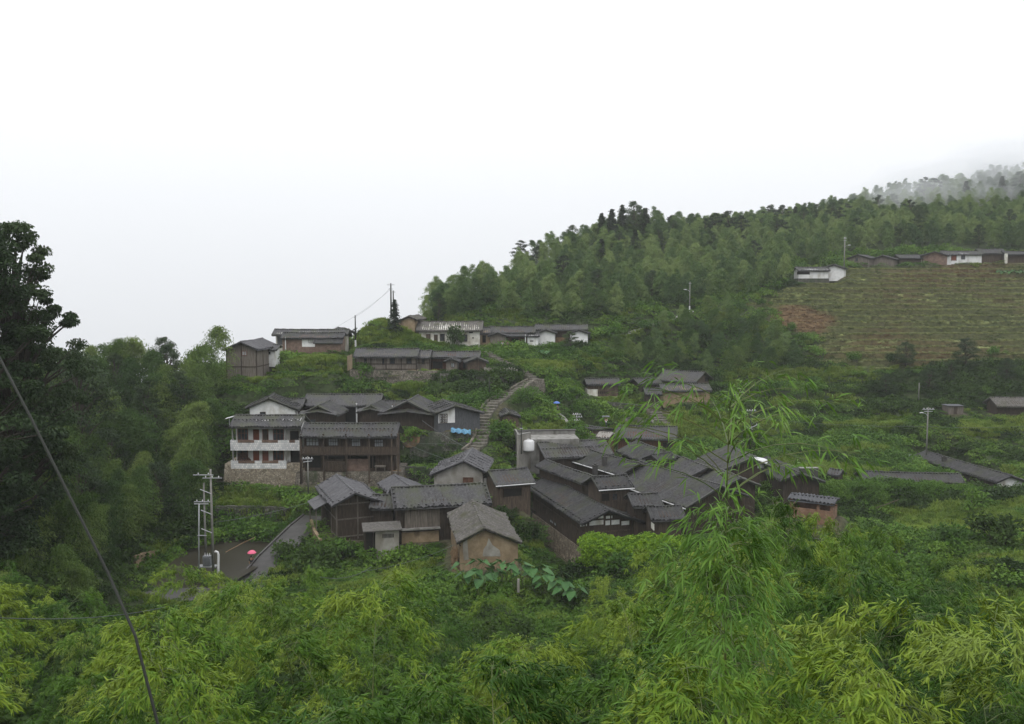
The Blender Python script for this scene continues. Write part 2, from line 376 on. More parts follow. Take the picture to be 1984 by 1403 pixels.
def roof_mesh(T, Lr, wf, wb, s, zr, sag=0.0, pitch=0.42, stones=None, seed=0, thick=0.22, sb=None):
    """corrugated clay-tile roof: ridge along x at y=0, front slope towards -y.  Real corrugation, uneven eaves."""
    rg = np.random.default_rng(seed + 5)
    sb = s if sb is None else sb
    nx = max(4, int(Lr / (pitch / 2)))
    if nx % 2: nx += 1
    xs = np.linspace(-Lr / 2, Lr / 2, nx + 1)
    V = []; Fq = []
    prof = np.where(np.arange(nx + 1) % 2 == 0, -0.07, 0.13)
    sagx = -sag * np.sin(np.pi * (xs / Lr + .5))
    colj = rg.normal(0, 0.02, nx + 1)
    for side, wd, sl in ((-1, wf, s), (1, wb, sb)):
        ny = max(4, int(wd / 0.4))
        ts = np.linspace(0, 1, ny + 1)
        base = sum(len(a) for a in V)
        X, Tt = np.meshgrid(xs, ts, indexing='ij')
        Y = side * Tt * wd
        # slight concave curve of old roofs
        Z = zr - sl * Tt * wd - 0.05 * wd * 0.25 * np.sin(np.pi * Tt) + prof[:, None] + sagx[:, None] * (1 - 0.3 * Tt) + colj[:, None]
        Z = Z + .035 * (np.arange(ny + 1) % 2)[None, :] + rg.normal(0, 0.026, Z.shape) + .035 * np.sin(X * 1.1 + seed) * np.sin(Tt * 5 + seed)
        end = rg.normal(0, 0.09, nx + 1)
        Y[:, -1] += side * end
        X = X + rg.normal(0, 0.008, X.shape)
        A = np.stack([X, Y, Z], -1).reshape(-1, 3)
        V.append(A)
        i, j = np.meshgrid(np.arange(nx), np.arange(ny), indexing='ij')
        a = base + i * (ny + 1) + j
        q = np.stack([a, a + 1, a + ny + 2, a + ny + 1], -1).reshape(-1, 4)
        if side > 0: q = q[:, ::-1]
        Fq.append(q)
    V = np.concatenate(V)
    mb = MB()
    # underside, verge boards, ridge cap
    for side, wd, sl in ((-1, wf, s), (1, wb, sb)):
        z1 = zr - sl * wd - thick
        x0, x1 = -Lr / 2 + .02, Lr / 2 - .02
        yy = side * (wd - .03)
        mb.add([(x0, 0, zr - thick - sag * .0), (x1, 0, zr - thick), (x1, yy, z1), (x0, yy, z1),
                (x0, 0, zr - thick - .06), (x1, 0, zr - thick - .06), (x1, yy, z1 - .06), (x0, yy, z1 - .06)],
               [(0, 1, 2, 3), (7, 6, 5, 4), (0, 3, 7, 4), (1, 5, 6, 2), (3, 2, 6, 7), (0, 4, 5, 1)])
        for xe in (-Lr / 2, Lr / 2):
            e = .07
            mb.add([(xe - e, 0, zr + .06), (xe + e, 0, zr + .06), (xe + e, side * wd, zr - sl * wd + .06), (xe - e, side * wd, zr - sl * wd + .06),
                    (xe - e, 0, zr - .16), (xe + e, 0, zr - .16), (xe + e, side * wd, zr - sl * wd - .16), (xe - e, side * wd, zr - sl * wd - .16)],
                   [(0, 1, 2, 3), (7, 6, 5, 4), (0, 3, 7, 4), (1, 5, 6, 2), (3, 2, 6, 7), (0, 4, 5, 1)])
    nseg = max(3, int(Lr / 0.7))
    for i in range(nseg):
        xa = -Lr / 2 + Lr * i / nseg; xb = -Lr / 2 + Lr * (i + 1) / nseg
        sg = -sag * math.sin(math.pi * ((xa + xb) / 2 / Lr + .5))
        h = rg.uniform(.13, .19)
        mb.box(xa + .01, xb - .01, -.12, .12, zr - .05 + sg, zr + h + sg)
    # stones and doubled tiles laid on the roof against the wind
    if stones == 'eave':
        for side, wd, sl in ((-1, wf, s), (1, wb, sb)):
            x = -Lr / 2 + .3
            while x < Lr / 2 - .2:
                for tt in (wd - .3,):
                    y = side * tt; z = zr - sl * tt + .09
                    mb.box(x - .1, x + .1, y - .12, y + .12, z, z + .11)
                x += rg.uniform(.75, .95)
            for xe in (-Lr / 2 + .22, Lr / 2 - .22):
                t = .5
                while t < wd - .4:
                    y = side * t; z = zr - sl * t + .09
                    mb.box(xe - .12, xe + .12, y - .1, y + .1, z, z + .1)
                    t += rg.uniform(.6, .8)
    if stones == 'rows' or stones == 'mid':
        for side, wd, sl in ((-1, wf, s), (1, wb, sb)):
            if stones == 'rows':
                x = -Lr / 2 + .5
                while x < Lr / 2 - .3:
                    t = .35
                    while t < wd - .2:
                        y = side * t; z = zr - sl * t + .07
                        if rg.random() < .86:
                            xx = x + rg.normal(0, .05)
                            mb.box(xx - .1, xx + .1, y - .13, y + .13, z, z + .12)
                        t += .3
                    x += 1.5
            else:
                for tt in (wd * .45,):
                    x = -Lr / 2 + .4
                    while x < Lr / 2 - .2:
                        y = side * tt + rg.normal(0, .03); z = zr - sl * abs(y) + .08
                        mb.box(x - .1, x + .1, y - .12, y + .12, z, z + .11)
                        x += rg.uniform(.5, .62)
    k = len(V)
    V2 = np.array(mb.v).reshape(-1, 3)
    allV = np.concatenate([V, V2])
    Fc = [np.concatenate(Fq), np.array([[i + k for i in f] for f in mb.f])]
    Tm = np.array(T)
    allV = allV @ Tm[:3, :3].T + Tm[:3, 3]
    return build_mesh('roof', allV, Fc)

class H: pass

def solve(L, Rr, ey, s):
    Lp, Rp = L, Rr
    if L[2] is None:
        B = P(*Rr); D = B.z / kz(L[1]); A = Vector((xat(L[0], D, B.z), D, B.z))
    else:
        A = P(*L)
        if Rr[2] is None:
            D = A.z / kz(Rr[1])
        else:
            D = Rr[2]
        B = Vector((xat(Rr[0], D, A.z), D, A.z))
    u = (B - A); Lr = u.length; u.normalize()
    n = Vector((u.y, -u.x, 0))            # towards the front (-y local)
    E = A if ey[0] == 'L' else B
    k = kz(ey[1])
    wf = (E.z - k * E.y) / (s + k * n.y)
    return A, B, u, n, Lr, wf, E

def house(name, label, L, Rr, ey, by=None, hw=None, s=.42, wb=None, sb=None, oe=.6, og=.4, wall='wood_dark', gable=None,
          roof='tile', stones=None, parent=None, cat='house', group=None, sag=.09, frame=None, seed=None, pad=True, sink=1.2,
          top=.08, walls=True, beams=None, foundation=None, fo=.25, drop=0.0, fmat=None):
    A, B, u, n, Lr, wf, E = solve(L, Rr, ey, s)
    wb = wf if wb is None else wb
    yaw = math.atan2(u.y, u.x)
    mid = (A + B) / 2
    yw = wf - oe                                 # front wall distance from ridge
    if by is not None:
        Ew = E + n * yw
        zb = kz(by) * Ew.y
    else:
        zb = mid.z - s * yw - top - hw
    h = H()
    h.M = Matrix.Translation((mid.x, mid.y, zb)) @ Matrix.Rotation(yaw, 4, 'Z')
    if parent is None:
        h.root = empty(name, label, cat, (mid.x, mid.y, zb), yaw, group)
        h.T = Matrix.Identity(4)
        h.RM = h.M
    else:
        h.root = parent.root
        h.RM = parent.RM
        h.T = h.RM.inverted() @ h.M
    h.Lr, h.wf, h.wb, h.s, h.zr = Lr, wf, wb, s, mid.z - zb
    h.x0, h.x1, h.y0, h.y1 = -Lr / 2 + og, Lr / 2 - og, -yw, wb - oe
    h.A, h.B = A, B
    sb_ = s if sb is None else sb
    h.zf = h.zr - s * yw - top; h.zbk = h.zr - sb_ * (wb - oe) - top
    h.oe = oe
    seed = int(abs(L[0] * 7 + L[1] * 13)) if seed is None else seed
    rm = roof_mesh(h.T, Lr, wf, wb, s, h.zr, sag, stones=stones, seed=seed, sb=sb)
    h.roof = obj_from('roof', rm, roof, h.root)
    if walls:
        mb = MB(h.T)
        x0, x1, y0, y1 = h.x0, h.x1, h.y0, h.y1
        zt = h.zr - top - .1
        mb.add([(x0, y0, -sink), (x0, y1, -sink), (x1, y1, -sink), (x1, y0, -sink), (x0, y0, h.zf), (x0, y1, h.zbk), (x1, y1, h.zbk), (x1, y0, h.zf), (x0, 0, zt), (x1, 0, zt)],
               [(0, 3, 7, 4), (2, 1, 5, 6), (1, 0, 4, 8, 5), (3, 2, 6, 9, 7), (4, 7, 9, 8), (6, 5, 8, 9), (0, 1, 2, 3)])
        h.wall = mb.build('wall', wall, h.root)
    if foundation:
        mb = MB(h.T)
        e = fo; zt = foundation[1]
        b = e + .35
        x0, x1, y0, y1 = h.x0 - e, h.x1 + e, h.y0 - e, h.y1 + e
        d = foundation[2]
        mb.add([(x0 - .3, y0 - .3, -d), (x1 + .3, y0 - .3, -d), (x1 + .3, y1 + .3, -d), (x0 - .3, y1 + .3, -d), (x0, y0, zt), (x1, y0, zt), (x1, y1, zt), (x0, y1, zt)],
               [(0, 3, 2, 1), (4, 5, 6, 7), (0, 1, 5, 4), (1, 2, 6, 5), (2, 3, 7, 6), (3, 0, 4, 7)])
        mb.build('foundation', foundation[0], h.root)
    if gable:                                     # a different skin on the gable ends
        mb = MB(h.T)
        zt = h.zr - top - .1
        for x, sgn in ((h.x0, -1), (h.x1, 1)):
            xa = x + sgn * .012
            xb = x - sgn * .03
            pts = [(h.y0 - .0, -sink + .0), (h.y1 + .0, -sink), (h.y1, h.zbk - .02), (0, zt - .02), (h.y0, h.zf - .02)]
            V = [(xa, p[0], p[1]) for p in pts] + [(xb, p[0], p[1]) for p in pts]
            Fc = [tuple(range(5)), tuple(range(9, 4, -1))] + [(i, (i + 1) % 5, 5 + (i + 1) % 5, 5 + i) for i in range(5)]
            mb.add(V, Fc)
        mb.build('gable_wall', gable, h.root)
    if frame or beams:
        mb = MB(h.T)
        t = .06
        step = 3.0 if frame is None else frame
        def span(a, b):
            k = max(1, round((b - a) / step)); return [a + (b - a) * i / k for i in range(k + 1)]
        for x in span(h.x0, h.x1):
            mb.box(x - .09, x + .09, h.y0 - t, h.y0 + .05, -.1, h.zf)
        for x, sg in ((h.x0, -1), (h.x1, 1)):
            xa, xb = (x - t, x + .05) if sg < 0 else (x - .05, x + t)
            for y in span(h.y0, h.y1):
                zt = h.zr - (s if y < 0 else sb_) * abs(y) - top - .15
                mb.box(xa, xb, y - .09, y + .09, -.1, zt)
            for z in (beams or [h.zf * .5]):
                mb.box(xa - .004 if sg < 0 else xa, xb if sg < 0 else xb + .004, h.y0 - .07, h.y1, z - .08, z + .08)
        for z in (beams or [h.zf * .5]):
            mb.box(h.x0 - .05, h.x1 + .05, h.y0 - t - .008, h.y0 + .04, z - .08, z + .08)
        mb.build('timber_frame', fmat if fmat else 'wood_dark' if wall not in ('wood_dark',) else 'wood_brown', h.root)
    if pad and parent is None:
        mg = (fo + 1.3) if drop else .4
        PADS.append((h.M.copy(), h.x0 - mg, h.x1 + mg, h.y0 - mg, h.y1 + .4, zb - drop, 2.5))
    elif pad:
        PADS.append((h.M.copy(), h.x0 - .2, h.x1 + .2, h.y0 - .2, h.y1 + .2, zb, 2.0))
    return h

def on_face(h, face, px, py, off=0.0):
    """where the photo's sight line through (px,py) meets a wall of h; returns (s, z) in the wall's own plane"""
    r = ray(px, py)
    Mi = h.M.inverted()
    o = Mi @ Vector((0, 0, 0)); d = (Mi @ r) - o
    if face == 'F':
        t = (h.y0 - off - o.y) / d.y
        p = o + d * t
        return p.x, p.z
    x = h.x0 - off if face == 'GL' else h.x1 + off
    t = (x - o.x) / d.x
    p = o + d * t
    return p.y, p.z
def fbox(mb, h, face, a0, a1, d0, d1, z0, z1):
    """box on a face: a = along the face, d = distance out of the wall"""
    a0, a1 = min(a0, a1), max(a0, a1)
    if face == 'F': mb.box(a0, a1, h.y0 - d1, h.y0 - d0, z0, z1)
    elif face == 'GL': mb.box(h.x0 - d1, h.x0 - d0, a0, a1, z0, z1)
    else: mb.box(h.x1 + d0, h.x1 + d1, a0, a1, z0, z1)
def opening(h, face, rect, kind='window', pane='glass', frame='wood_dark', fw=.08, mull=1, label=None):
    x0, y0, x1, y1 = rect
    a0, zt = on_face(h, face, x0, y0); a1, zb = on_face(h, face, x1, y1)
    a0, a1 = min(a0, a1), max(a0, a1)
    if zb > zt: zb, zt = zt, zb
    mb = MB(h.T)
    o = .07
    fbox(mb, h, face, a0 - fw, a0, -.03, o, zb - fw, zt + fw)
    fbox(mb, h, face, a1, a1 + fw, -.03, o, zb - fw, zt + fw)
    fbox(mb, h, face, a0, a1, -.03, o - .003, zt, zt + fw)
    if kind == 'window':
        fbox(mb, h, face, a0, a1, -.03, o + .02, zb - fw, zb)
        for i in range(mull):
            m = a0 + (a1 - a0) * (i + 1) / (mull + 1)
            fbox(mb, h, face, m - .03, m + .03, -.02, .05, zb, zt)
        if zt - zb > .9:
            m = zb + (zt - zb) * .62
            fbox(mb, h, face, a0, a1, -.02, .046, m - .03, m + .03)
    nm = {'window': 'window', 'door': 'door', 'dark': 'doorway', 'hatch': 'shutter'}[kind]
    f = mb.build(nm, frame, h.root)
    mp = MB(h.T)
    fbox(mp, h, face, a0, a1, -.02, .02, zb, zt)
    mp.build({'window': 'pane', 'door': 'door_panel', 'dark': 'opening', 'hatch': 'shutter_board'}[kind], {'door': pane if pane != 'glass' else 'wood_brown', 'dark': 'dark'}.get(kind, pane), f)  # a 'dark' panel paints an opening's shade onto the solid wall
    if label: f['label'] = label
    return f
def dark(h, face, rect, **k): return opening(h, face, rect, 'dark', **k)  # flat near-black panel: painted shade, no hole in the wall
def panel(h, face, rect, mat, name='wall_panel', d=(-.05, .03), label=None):
    x0, y0, x1, y1 = rect
    a0, zt = on_face(h, face, x0, y0); a1, zb = on_face(h, face, x1, y1)
    if zb > zt: zb, zt = zt, zb
    mb = MB(h.T); fbox(mb, h, face, a0, a1, d[0], d[1], zb, zt)
    o = mb.build(name, mat, h.root)
    if label: o['label'] = label
    return o
def posts(h, pxs, off, z0, z1, mat='wood_dark', r=.09, py=None, name='post'):
    """a post under the eave for every pixel column"""
    for px in pxs:
        a, _ = on_face(h, 'F', px, py or 900, off)
        mb = MB(h.T); mb.box(a - r, a + r, h.y0 - off - r, h.y0 - off + r, z0, z1)
        mb.build(name, mat, h.root)
def gutter(h, side='F', mat='white', off=.05):
    mb = MB(h.T)
    y = -(h.wf + off)
    z = h.zr - h.s * h.wf - .1
    mb.tube([(-h.Lr / 2, y, z), (h.Lr / 2, y, z - .05)], .07, n=6)
    mb.build('gutter', mat, h.root)
def chimney(h, px, py, hgt=1.1, wd=.28, side=-1):
    """chimney whose foot stands on the front slope where the sight line meets it"""
    r = ray(px, py); Mi = h.M.inverted(); o = Mi @ Vector((0, 0, 0)); d = (Mi @ r) - o
    # plane z = zr + side... front slope: z = zr + s*y  (y<0)
    t = (h.zr + h.s * o.y - o.z) / (d.z - h.s * d.y)
    p = o + d * t
    mb = MB(h.T)
    mb.box(p.x - wd, p.x + wd, p.y - wd, p.y + wd, p.z - .3, p.z + hgt)
    mb.box(p.x - wd - .07, p.x + wd + .07, p.y - wd - .07, p.y + wd + .07, p.z + hgt, p.z + hgt + .1)
    mb.box(p.x - wd * .5, p.x + wd * .5, p.y - wd * .5, p.y + wd * .5, p.z + hgt + .1, p.z + hgt + .28)
    mb.build('chimney', 'concrete_dark', h.roof)
def leanto(h, x0, x1, zt, dep, drop, hgt_floor=0.0, roof='tile', wall=None, face='F', seed=3, name='lean_to_roof', wallname='lean_to_wall'):
    """single-pitch roof against the front wall between local x0..x1; optional wall below"""
    nx = max(4, int((x1 - x0) / .15)); 
    if nx % 2: nx += 1
    rg = np.random.default_rng(seed)
    xs = np.linspace(x0, x1, nx + 1)
    V = []
    prof = np.where(np.arange(nx + 1) % 2 == 0, 0, .07)
    for t in (0, .5, 1):
        for x, p_ in zip(xs, prof):
            V.append((x, h.y0 + .02 - t * dep, zt - t * drop + p_ + rg.normal(0, .01)))
    n1 = nx + 1
    Fc = [(a + i + n1, a + i + n1 + 1, a + i + 1, a + i) for a in (0, n1) for i in range(nx)]
    mb = MB(h.T); mb.add(V, Fc)
    y = h.y0 + .02
    mb.add([(x0, y, zt - .04), (x1, y, zt - .04), (x1, y - dep, zt - drop - .04), (x0, y - dep, zt - drop - .04), (x0, y, zt - .12), (x1, y, zt - .12), (x1, y - dep, zt - drop - .12), (x0, y - dep, zt - drop - .12)],
           [(0, 3, 2, 1), (4, 5, 6, 7), (0, 1, 5, 4), (1, 2, 6, 5), (2, 3, 7, 6), (3, 0, 4, 7)])
    r = mb.build(name, roof, h.root)
    if wall:
        mb = MB(h.T)
        y1 = h.y0 - dep + .45; za = zt - drop * (dep - .45) / dep - .13
        xa, xb = x0 + .25, x1 - .25
        mb.add([(xa, y1, hgt_floor - .8), (xb, y1, hgt_floor - .8), (xb, h.y0 - .003, hgt_floor - .8), (xa, h.y0 - .003, hgt_floor - .8),
                (xa, y1, za), (xb, y1, za), (xb, h.y0 - .003, zt - .13), (xa, h.y0 - .003, zt - .13)],
               [(0, 3, 2, 1), (4, 5, 6, 7), (0, 1, 5, 4), (1, 2, 6, 5), (2, 3, 7, 6), (3, 0, 4, 7)])
        mb.build(wallname, wall, h.root)
    return r

# ================================================================ THE VILLAGE
def balcony(h, px0, px1, rt, rb, off, mat, vents=(), ventmat='brick', slab='concrete', name='balcony'):
    a0, zt = on_face(h, 'F', px0, rt, off); a1, zb = on_face(h, 'F', px1, rb, off)
    _, zt2 = on_face(h, 'F', px1, rt, off)
    mb = MB(h.T)
    mb.box(a0, a1, h.y0 - off, h.y0 - .004, zb, zb + .16)
    mb.box(a0, a0 + .12, h.y0 - off + .12, h.y0 - .004, zb + .16, zt)
    mb.box(a1 - .12, a1, h.y0 - off + .12, h.y0 - .004, zb + .16, zt)
    mb.box(a0, a1, h.y0 - off, h.y0 - off + .12, zb + .16, zt)
    b = mb.build(name, mat, h.root)
    for vx0, vx1 in vents:
        v0, _ = on_face(h, 'F', vx0, rt, off); v1, _ = on_face(h, 'F', vx1, rt, off)
        m2 = MB(h.T); m2.box(v0, v1, h.y0 - off - .02, h.y0 - off + .06, zt - .36, zt + .02)
        k = int((v1 - v0) / .3)
        for i in range(k + 1):
            x = v0 + (v1 - v0) * i / max(1, k); m2.box(x - .03, x + .03, h.y0 - off - .05, h.y0 - off + .1, zt - .34, zt + .04)
        m2.build('balustrade', ventmat, b)
    return b

# --- white three-storey house and the timber house beside it
h = house('storeyed_house', 'white house with two tiled balconies and red doors on a tall pale stone base', (456, 804.5, 127), (591, 809.5, 127), ('L', 827), hw=5.95,
          oe=1.7, wb=4.2, wall='plaster', stones='mid', sag=.03, foundation=('rubble_pale', -.06, 4.2), fo=1.3, sink=.02, drop=3.4)
for r in ((461, 831.5, 480, 852), (530, 832, 549, 854), (530, 872.5, 549, 891)):
    opening(h, 'F', r, 'window', frame='door_red', mull=2)
opening(h, 'F', (461, 872, 480, 890), 'window', frame='door_red', mull=1)
for r in ((491.5, 833, 501.5, 857), (491.5, 872, 501.5, 895), (509.5, 873, 519.5, 896)):
    opening(h, 'F', r, 'door', pane='door_red', frame='door_red')
opening(h, 'F', (509.5, 833, 519.5, 857), 'door', pane='wood_dark', frame='door_red')
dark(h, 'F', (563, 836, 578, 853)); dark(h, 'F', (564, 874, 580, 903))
balcony(h, 446, 583, 853, 873, 1.35, 'whitetile', vents=((461, 492), (508, 538), (561, 571)))
balcony(h, 447, 555, 893, 909, 1.35, 'whitetile', vents=((462, 493), (508, 539)))
mbx = MB(h.T)
fl, zf = on_face(h, 'F', 556, 908, 1.3); fr, _ = on_face(h, 'F', 620, 908, 1.3)
mbx.box(fl, fr, h.y0 - 1.3, h.y0 - .01, zf - .12, zf + .04)
mbx.build('walkway_slab', 'concrete', h.root)
posts(h, (452, 555, 583), 1.2, -.1, 5.5, 'concrete', r=.08)
H1 = h
# firewood piled on the lower balcony
a0, z0 = on_face(h, 'F', 458, 890, 1.0); a1, z1 = on_face(h, 'F', 482, 876, 1.0)
mb = MB(h.M)
for i in range(150):
    t = random.random(); x = a0 + (a1 - a0) * t; z = .18 + random.random() * (z1 - .2) * (1 - abs(2 * t - 1) ** 2.5)
    yy = h.y0 - .45 + random.uniform(-.1, .1)
    mb.tube([(x, yy - .3, z), (x + random.uniform(-.05, .05), yy + .3, z + .02)], .05, n=5)
o = mb.build('firewood_pile', 'wood_red'); setp(o, 'reddish firewood heaped on the lower balcony of the white storeyed house', 'firewood')

h = house('timber_house', 'long two-storey brown timber house with a railed upper gallery and curtained windows', (590, 820, 125), (774, 826, 125), ('L', 846), by=911,
          oe=1.5, wb=4.5, wall='wood_brown', stones='mid', sag=.06, frame=3.2, beams=[.05, 2.75], foundation=('rubble', -.1, 2.2), fo=1.0, drop=1.3)
for r in ((594, 850, 617, 863), (637, 850, 654, 863), (682, 851, 698, 864), (726, 852, 742, 865)):
    opening(h, 'F', r, 'window', pane='glass_pale', frame='wood_dark', mull=3)
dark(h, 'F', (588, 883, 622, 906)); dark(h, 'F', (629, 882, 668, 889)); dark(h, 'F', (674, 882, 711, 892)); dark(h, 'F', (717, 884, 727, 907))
# the gallery
off = 1.25
a0, _ = on_face(h, 'F', 583, 864, off); a1, _ = on_face(h, 'F', 772, 864, off)
_, zt = on_face(h, 'F', 680, 866, off); _, zb = on_face(h, 'F', 680, 881, off)
mb = MB(h.T)
mb.box(a0, a1, h.y0 - off, h.y0 - .01, zb - .12, zb)
gal = mb.build('gallery_floor', 'wood_dark', h.root)
mb = MB(h.T)
mb.box(a0, a1, h.y0 - off - .04, h.y0 - off + .04, zt - .07, zt)
x = a0
while x < a1:
    mb.box(x, x + .17, h.y0 - off - .02, h.y0 - off + .02, zb + .003, zt - .07); x += .2
mb.build('railing', 'wood_brown', h.root)
posts(h, (584, 627, 671, 715, 759, 771), off - .1, -1.6, h.zf - .2, 'wood_brown', r=.1, py=880)
panel(h, 'F', (672, 889, 714, 912), 'brick', 'brick_infill', d=(.004, .25))
H2 = h
a0, _ = on_face(h, 'F', 628, 911, .5); a1, _ = on_face(h, 'F', 669, 911, .5)
mb = MB(h.M)
for i in range(26):
    for j in range(11):
        x = a0 + (a1 - a0) * (i + .5) / 26 + random.uniform(-.04, .04); z = .06 + j * .13
        mb.tube([(x, h.y0 - .95, z), (x, h.y0 - .3, z)], .062, n=6)
o = mb.build('log_stack', 'wood_brown'); setp(o, 'stack of short logs under the gallery of the long timber house', 'firewood')
# a table in the open corner bay
tx, _ = on_face(h, 'F', 737, 905, .7)
t = empty('table', 'small wooden table standing in the open corner bay of the timber house', 'table', h.M @ Vector((tx, h.y0 - .75, 0)), h.root.rotation_euler.z)
mb = MB(); mb.box(-.75, .75, -.4, .4, .72, .79); mb.box(-.7, .7, -.36, .36, .62, .72); mb.build('table_top', 'wood_grey', t)
for sx_ in (-1, 1):
    for sy_ in (-1, 1):
        mb = MB(); mb.box(sx_ * .62 - .04, sx_ * .62 + .04, sy_ * .3 - .04, sy_ * .3 + .04, 0, .62); mb.build('leg', 'wood_grey', t)

# --- row behind them
h = house('gabled_house', 'white-gabled house with a small dark window behind the balconied house', (521, 771.5, 137), (531, 768, 143), ('L', 794), hw=3.4, s=.42, wall='plaster', stones='rows', wb=3.6)
opening(h, 'GL', (504.5, 799, 514, 806), 'window', mull=0)
h = house('open_shed', 'tiled open-fronted wing joining the white gable to the great hall', (537, 772, 144), (592, 774, 144), ('L', 791), hw=3.4, oe=.9, wall='wood_dark')
dark(h, 'F', (556, 793, 575, 806)); posts(h, (557, 575), .6, -.5, h.zf, 'wood_grey', py=800)
h = house('great_hall', 'tall dark-fronted hall with the longest ridge between two gabled wings', (594, 764, 147), (741.6, 764.6, 147), ('L', 786), hw=6.0, oe=1.0, wall='wood_dark', sag=.03)
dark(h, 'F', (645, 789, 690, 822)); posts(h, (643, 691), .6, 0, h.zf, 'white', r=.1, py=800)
def tiered_gable(label, apex, D, ex, ey_, hw, depth=6.5, tier=True, wall='wood_dark', dx=0):
    """small gabled wing, ridge running away from the camera, with a second lower tier of roof on its face"""
    A = P(apex[0], apex[1], D)
    rx = apex[0] + dx
    hh = house('gabled_wing', label, (apex[0], apex[1], D), (CX + (apex[0] - CX) * D / (D + depth) + .2 + dx, apex[1], D + depth), ('L', ey_), hw=hw, s=.45, oe=.45, wall=wall, stones=None, og=.35)
    return hh
def wing(label, apex, D, erow, hw, depth=6.5, wall='wood_dark', s=.48, lower=True, stones=None, dxm=.6):
    A = P(apex[0], apex[1], D)
    # ridge going straight back, nudged so that it leans dxm metres to the right
    bx = A.x + dxm; by_ = D + depth
    bpx, bpy = pix(bx, by_, A.z)
    hh = house('gabled_wing', label, (apex[0], apex[1], D), (bpx, bpy, by_), ('L', erow), hw=hw, s=s, oe=.45, wall=wall, og=.5, stones=stones)
    if lower:
        mb = MB(hh.T)
        # lower pent roof tier across the gable face (face at x0, facing the camera)
        for k, (zz, ww) in enumerate(((hh.zf + .1, hh.wf - .1),)):
            n_ = 14
            V = []; Fc = []
            for i in range(n_ + 1):
                y = -ww + 2 * ww * i / n_
                zr_ = zz + (1 - abs(y) / ww) * .5 + (.06 if i % 2 else 0)
                V += [(hh.x0 + .02, y, zr_ + .25), (hh.x0 - .95, y, zr_ - .12), (hh.x0 - .95, y, zr_ - .22), (hh.x0 + .02, y, zr_ + .12)]
            for i in range(n_):
                a = i * 4
                Fc += [(a, a + 4, a + 5, a + 1), (a + 1, a + 5, a + 6, a + 2), (a + 2, a + 6, a + 7, a + 3)]
            Fc += [(0, 1, 2, 3), (n_ * 4 + 3, n_ * 4 + 2, n_ * 4 + 1, n_ * 4)]
            mb.add(V, Fc)
        mb.build('pent_roof', 'tile', hh.root)
    return hh
h = wing('gabled timber wing left of the hall\'s dark opening, small square window in its gable', (615.6, 786), 137, 805, 2.7)
opening(h, 'GL', (602, 813, 611, 820), 'window', mull=1)
h = wing('gabled timber wing right of the hall\'s dark opening, with a stepped roof', (718, 786), 137, 800, 2.9)
h = wing('largest stepped gabled wing, at the right end of the hall above the orange bank', (789, 777), 136, 806, 3.3, depth=8, dxm=.9)
h = house('linking_roof', 'low tiled link between the hall and the stepped gable above the orange bank', (742, 776, 144), (789, 776, 144), ('L', 789), hw=3.6, oe=.7, wall='wood_dark')
dark(h, 'F', (746, 792, 759, 799))
posts(h, (745, 760), .3, 0, h.zf, 'white', r=.07, py=795)
h = house('half_white_house', 'house with one white and one slate-grey gable half and an open casement window', (857, 774.5, None), (883, 786, 134), ('R', 800.5), by=829, s=.31, wb=4.6, sb=.3, wall='wood_slate', stones='rows', og=.5)
y_mid = 0
a0, zt = on_face(h, 'GR', 836, 800); a1, zb = on_face(h, 'GR', 882, 829)
mb = MB(h.T)
mb.add([(h.x1 + .02, h.y0, .6), (h.x1 + .02, 0, .6), (h.x1 + .02, 0, h.zr - .25), (h.x1 + .02, h.y0, h.zf - .05), (h.x1 - .03, h.y0, .6), (h.x1 - .03, 0, .6), (h.x1 - .03, 0, h.zr - .25), (h.x1 - .03, h.y0, h.zf - .05)],
       [(0, 1, 2, 3), (7, 6, 5, 4), (0, 4, 5, 1), (1, 5, 6, 2), (2, 6, 7, 3), (3, 7, 4, 0)])
mb.build('white_wall_half', 'plaster', h.root)
f = opening(h, 'GR', (852, 803, 866, 818), 'window', frame='wood_brown', mull=2)
mb = MB(h.T); a, zt = on_face(h, 'GR', 852, 803); _, zb = on_face(h, 'GR', 852, 818)
for k in range(2):
    mb.box(h.x1 + .04, h.x1 + .5, a - .1, a - .06, zb, zb + .05) if k == 0 else mb.box(h.x1 + .04, h.x1 + .5, a - .1, a - .06, zt - .05, zt)
mb.box(h.x1 + .46, h.x1 + .5, a - .104, a - .056, zb, zt); mb.build('casement', 'white', f)
H5 = h
h = house('shed', 'small brown plank shed beside the long stone staircase', (978, 791, None), (986.5, 800, 140), ('R', 806), by=825, s=.35, wb=1.9, wall='wood_brown', og=.3, oe=.35, stones='rows')
# --- grey plaster house with the pale roof striped with stones
h = house('plaster_house', 'grey plastered house whose pale roof carries rows of weighting stones', (898.5, 892, 114), (916, 869, None), ('L', 915), hw=4.2, s=.5, wb=4.6, sb=.44, wall='plaster_grey', roof='tile_pale', stones='rows', sag=.02)
opening(h, 'GL', (898, 926, 916, 938), 'hatch', pane='wood_red', frame='wood_red')

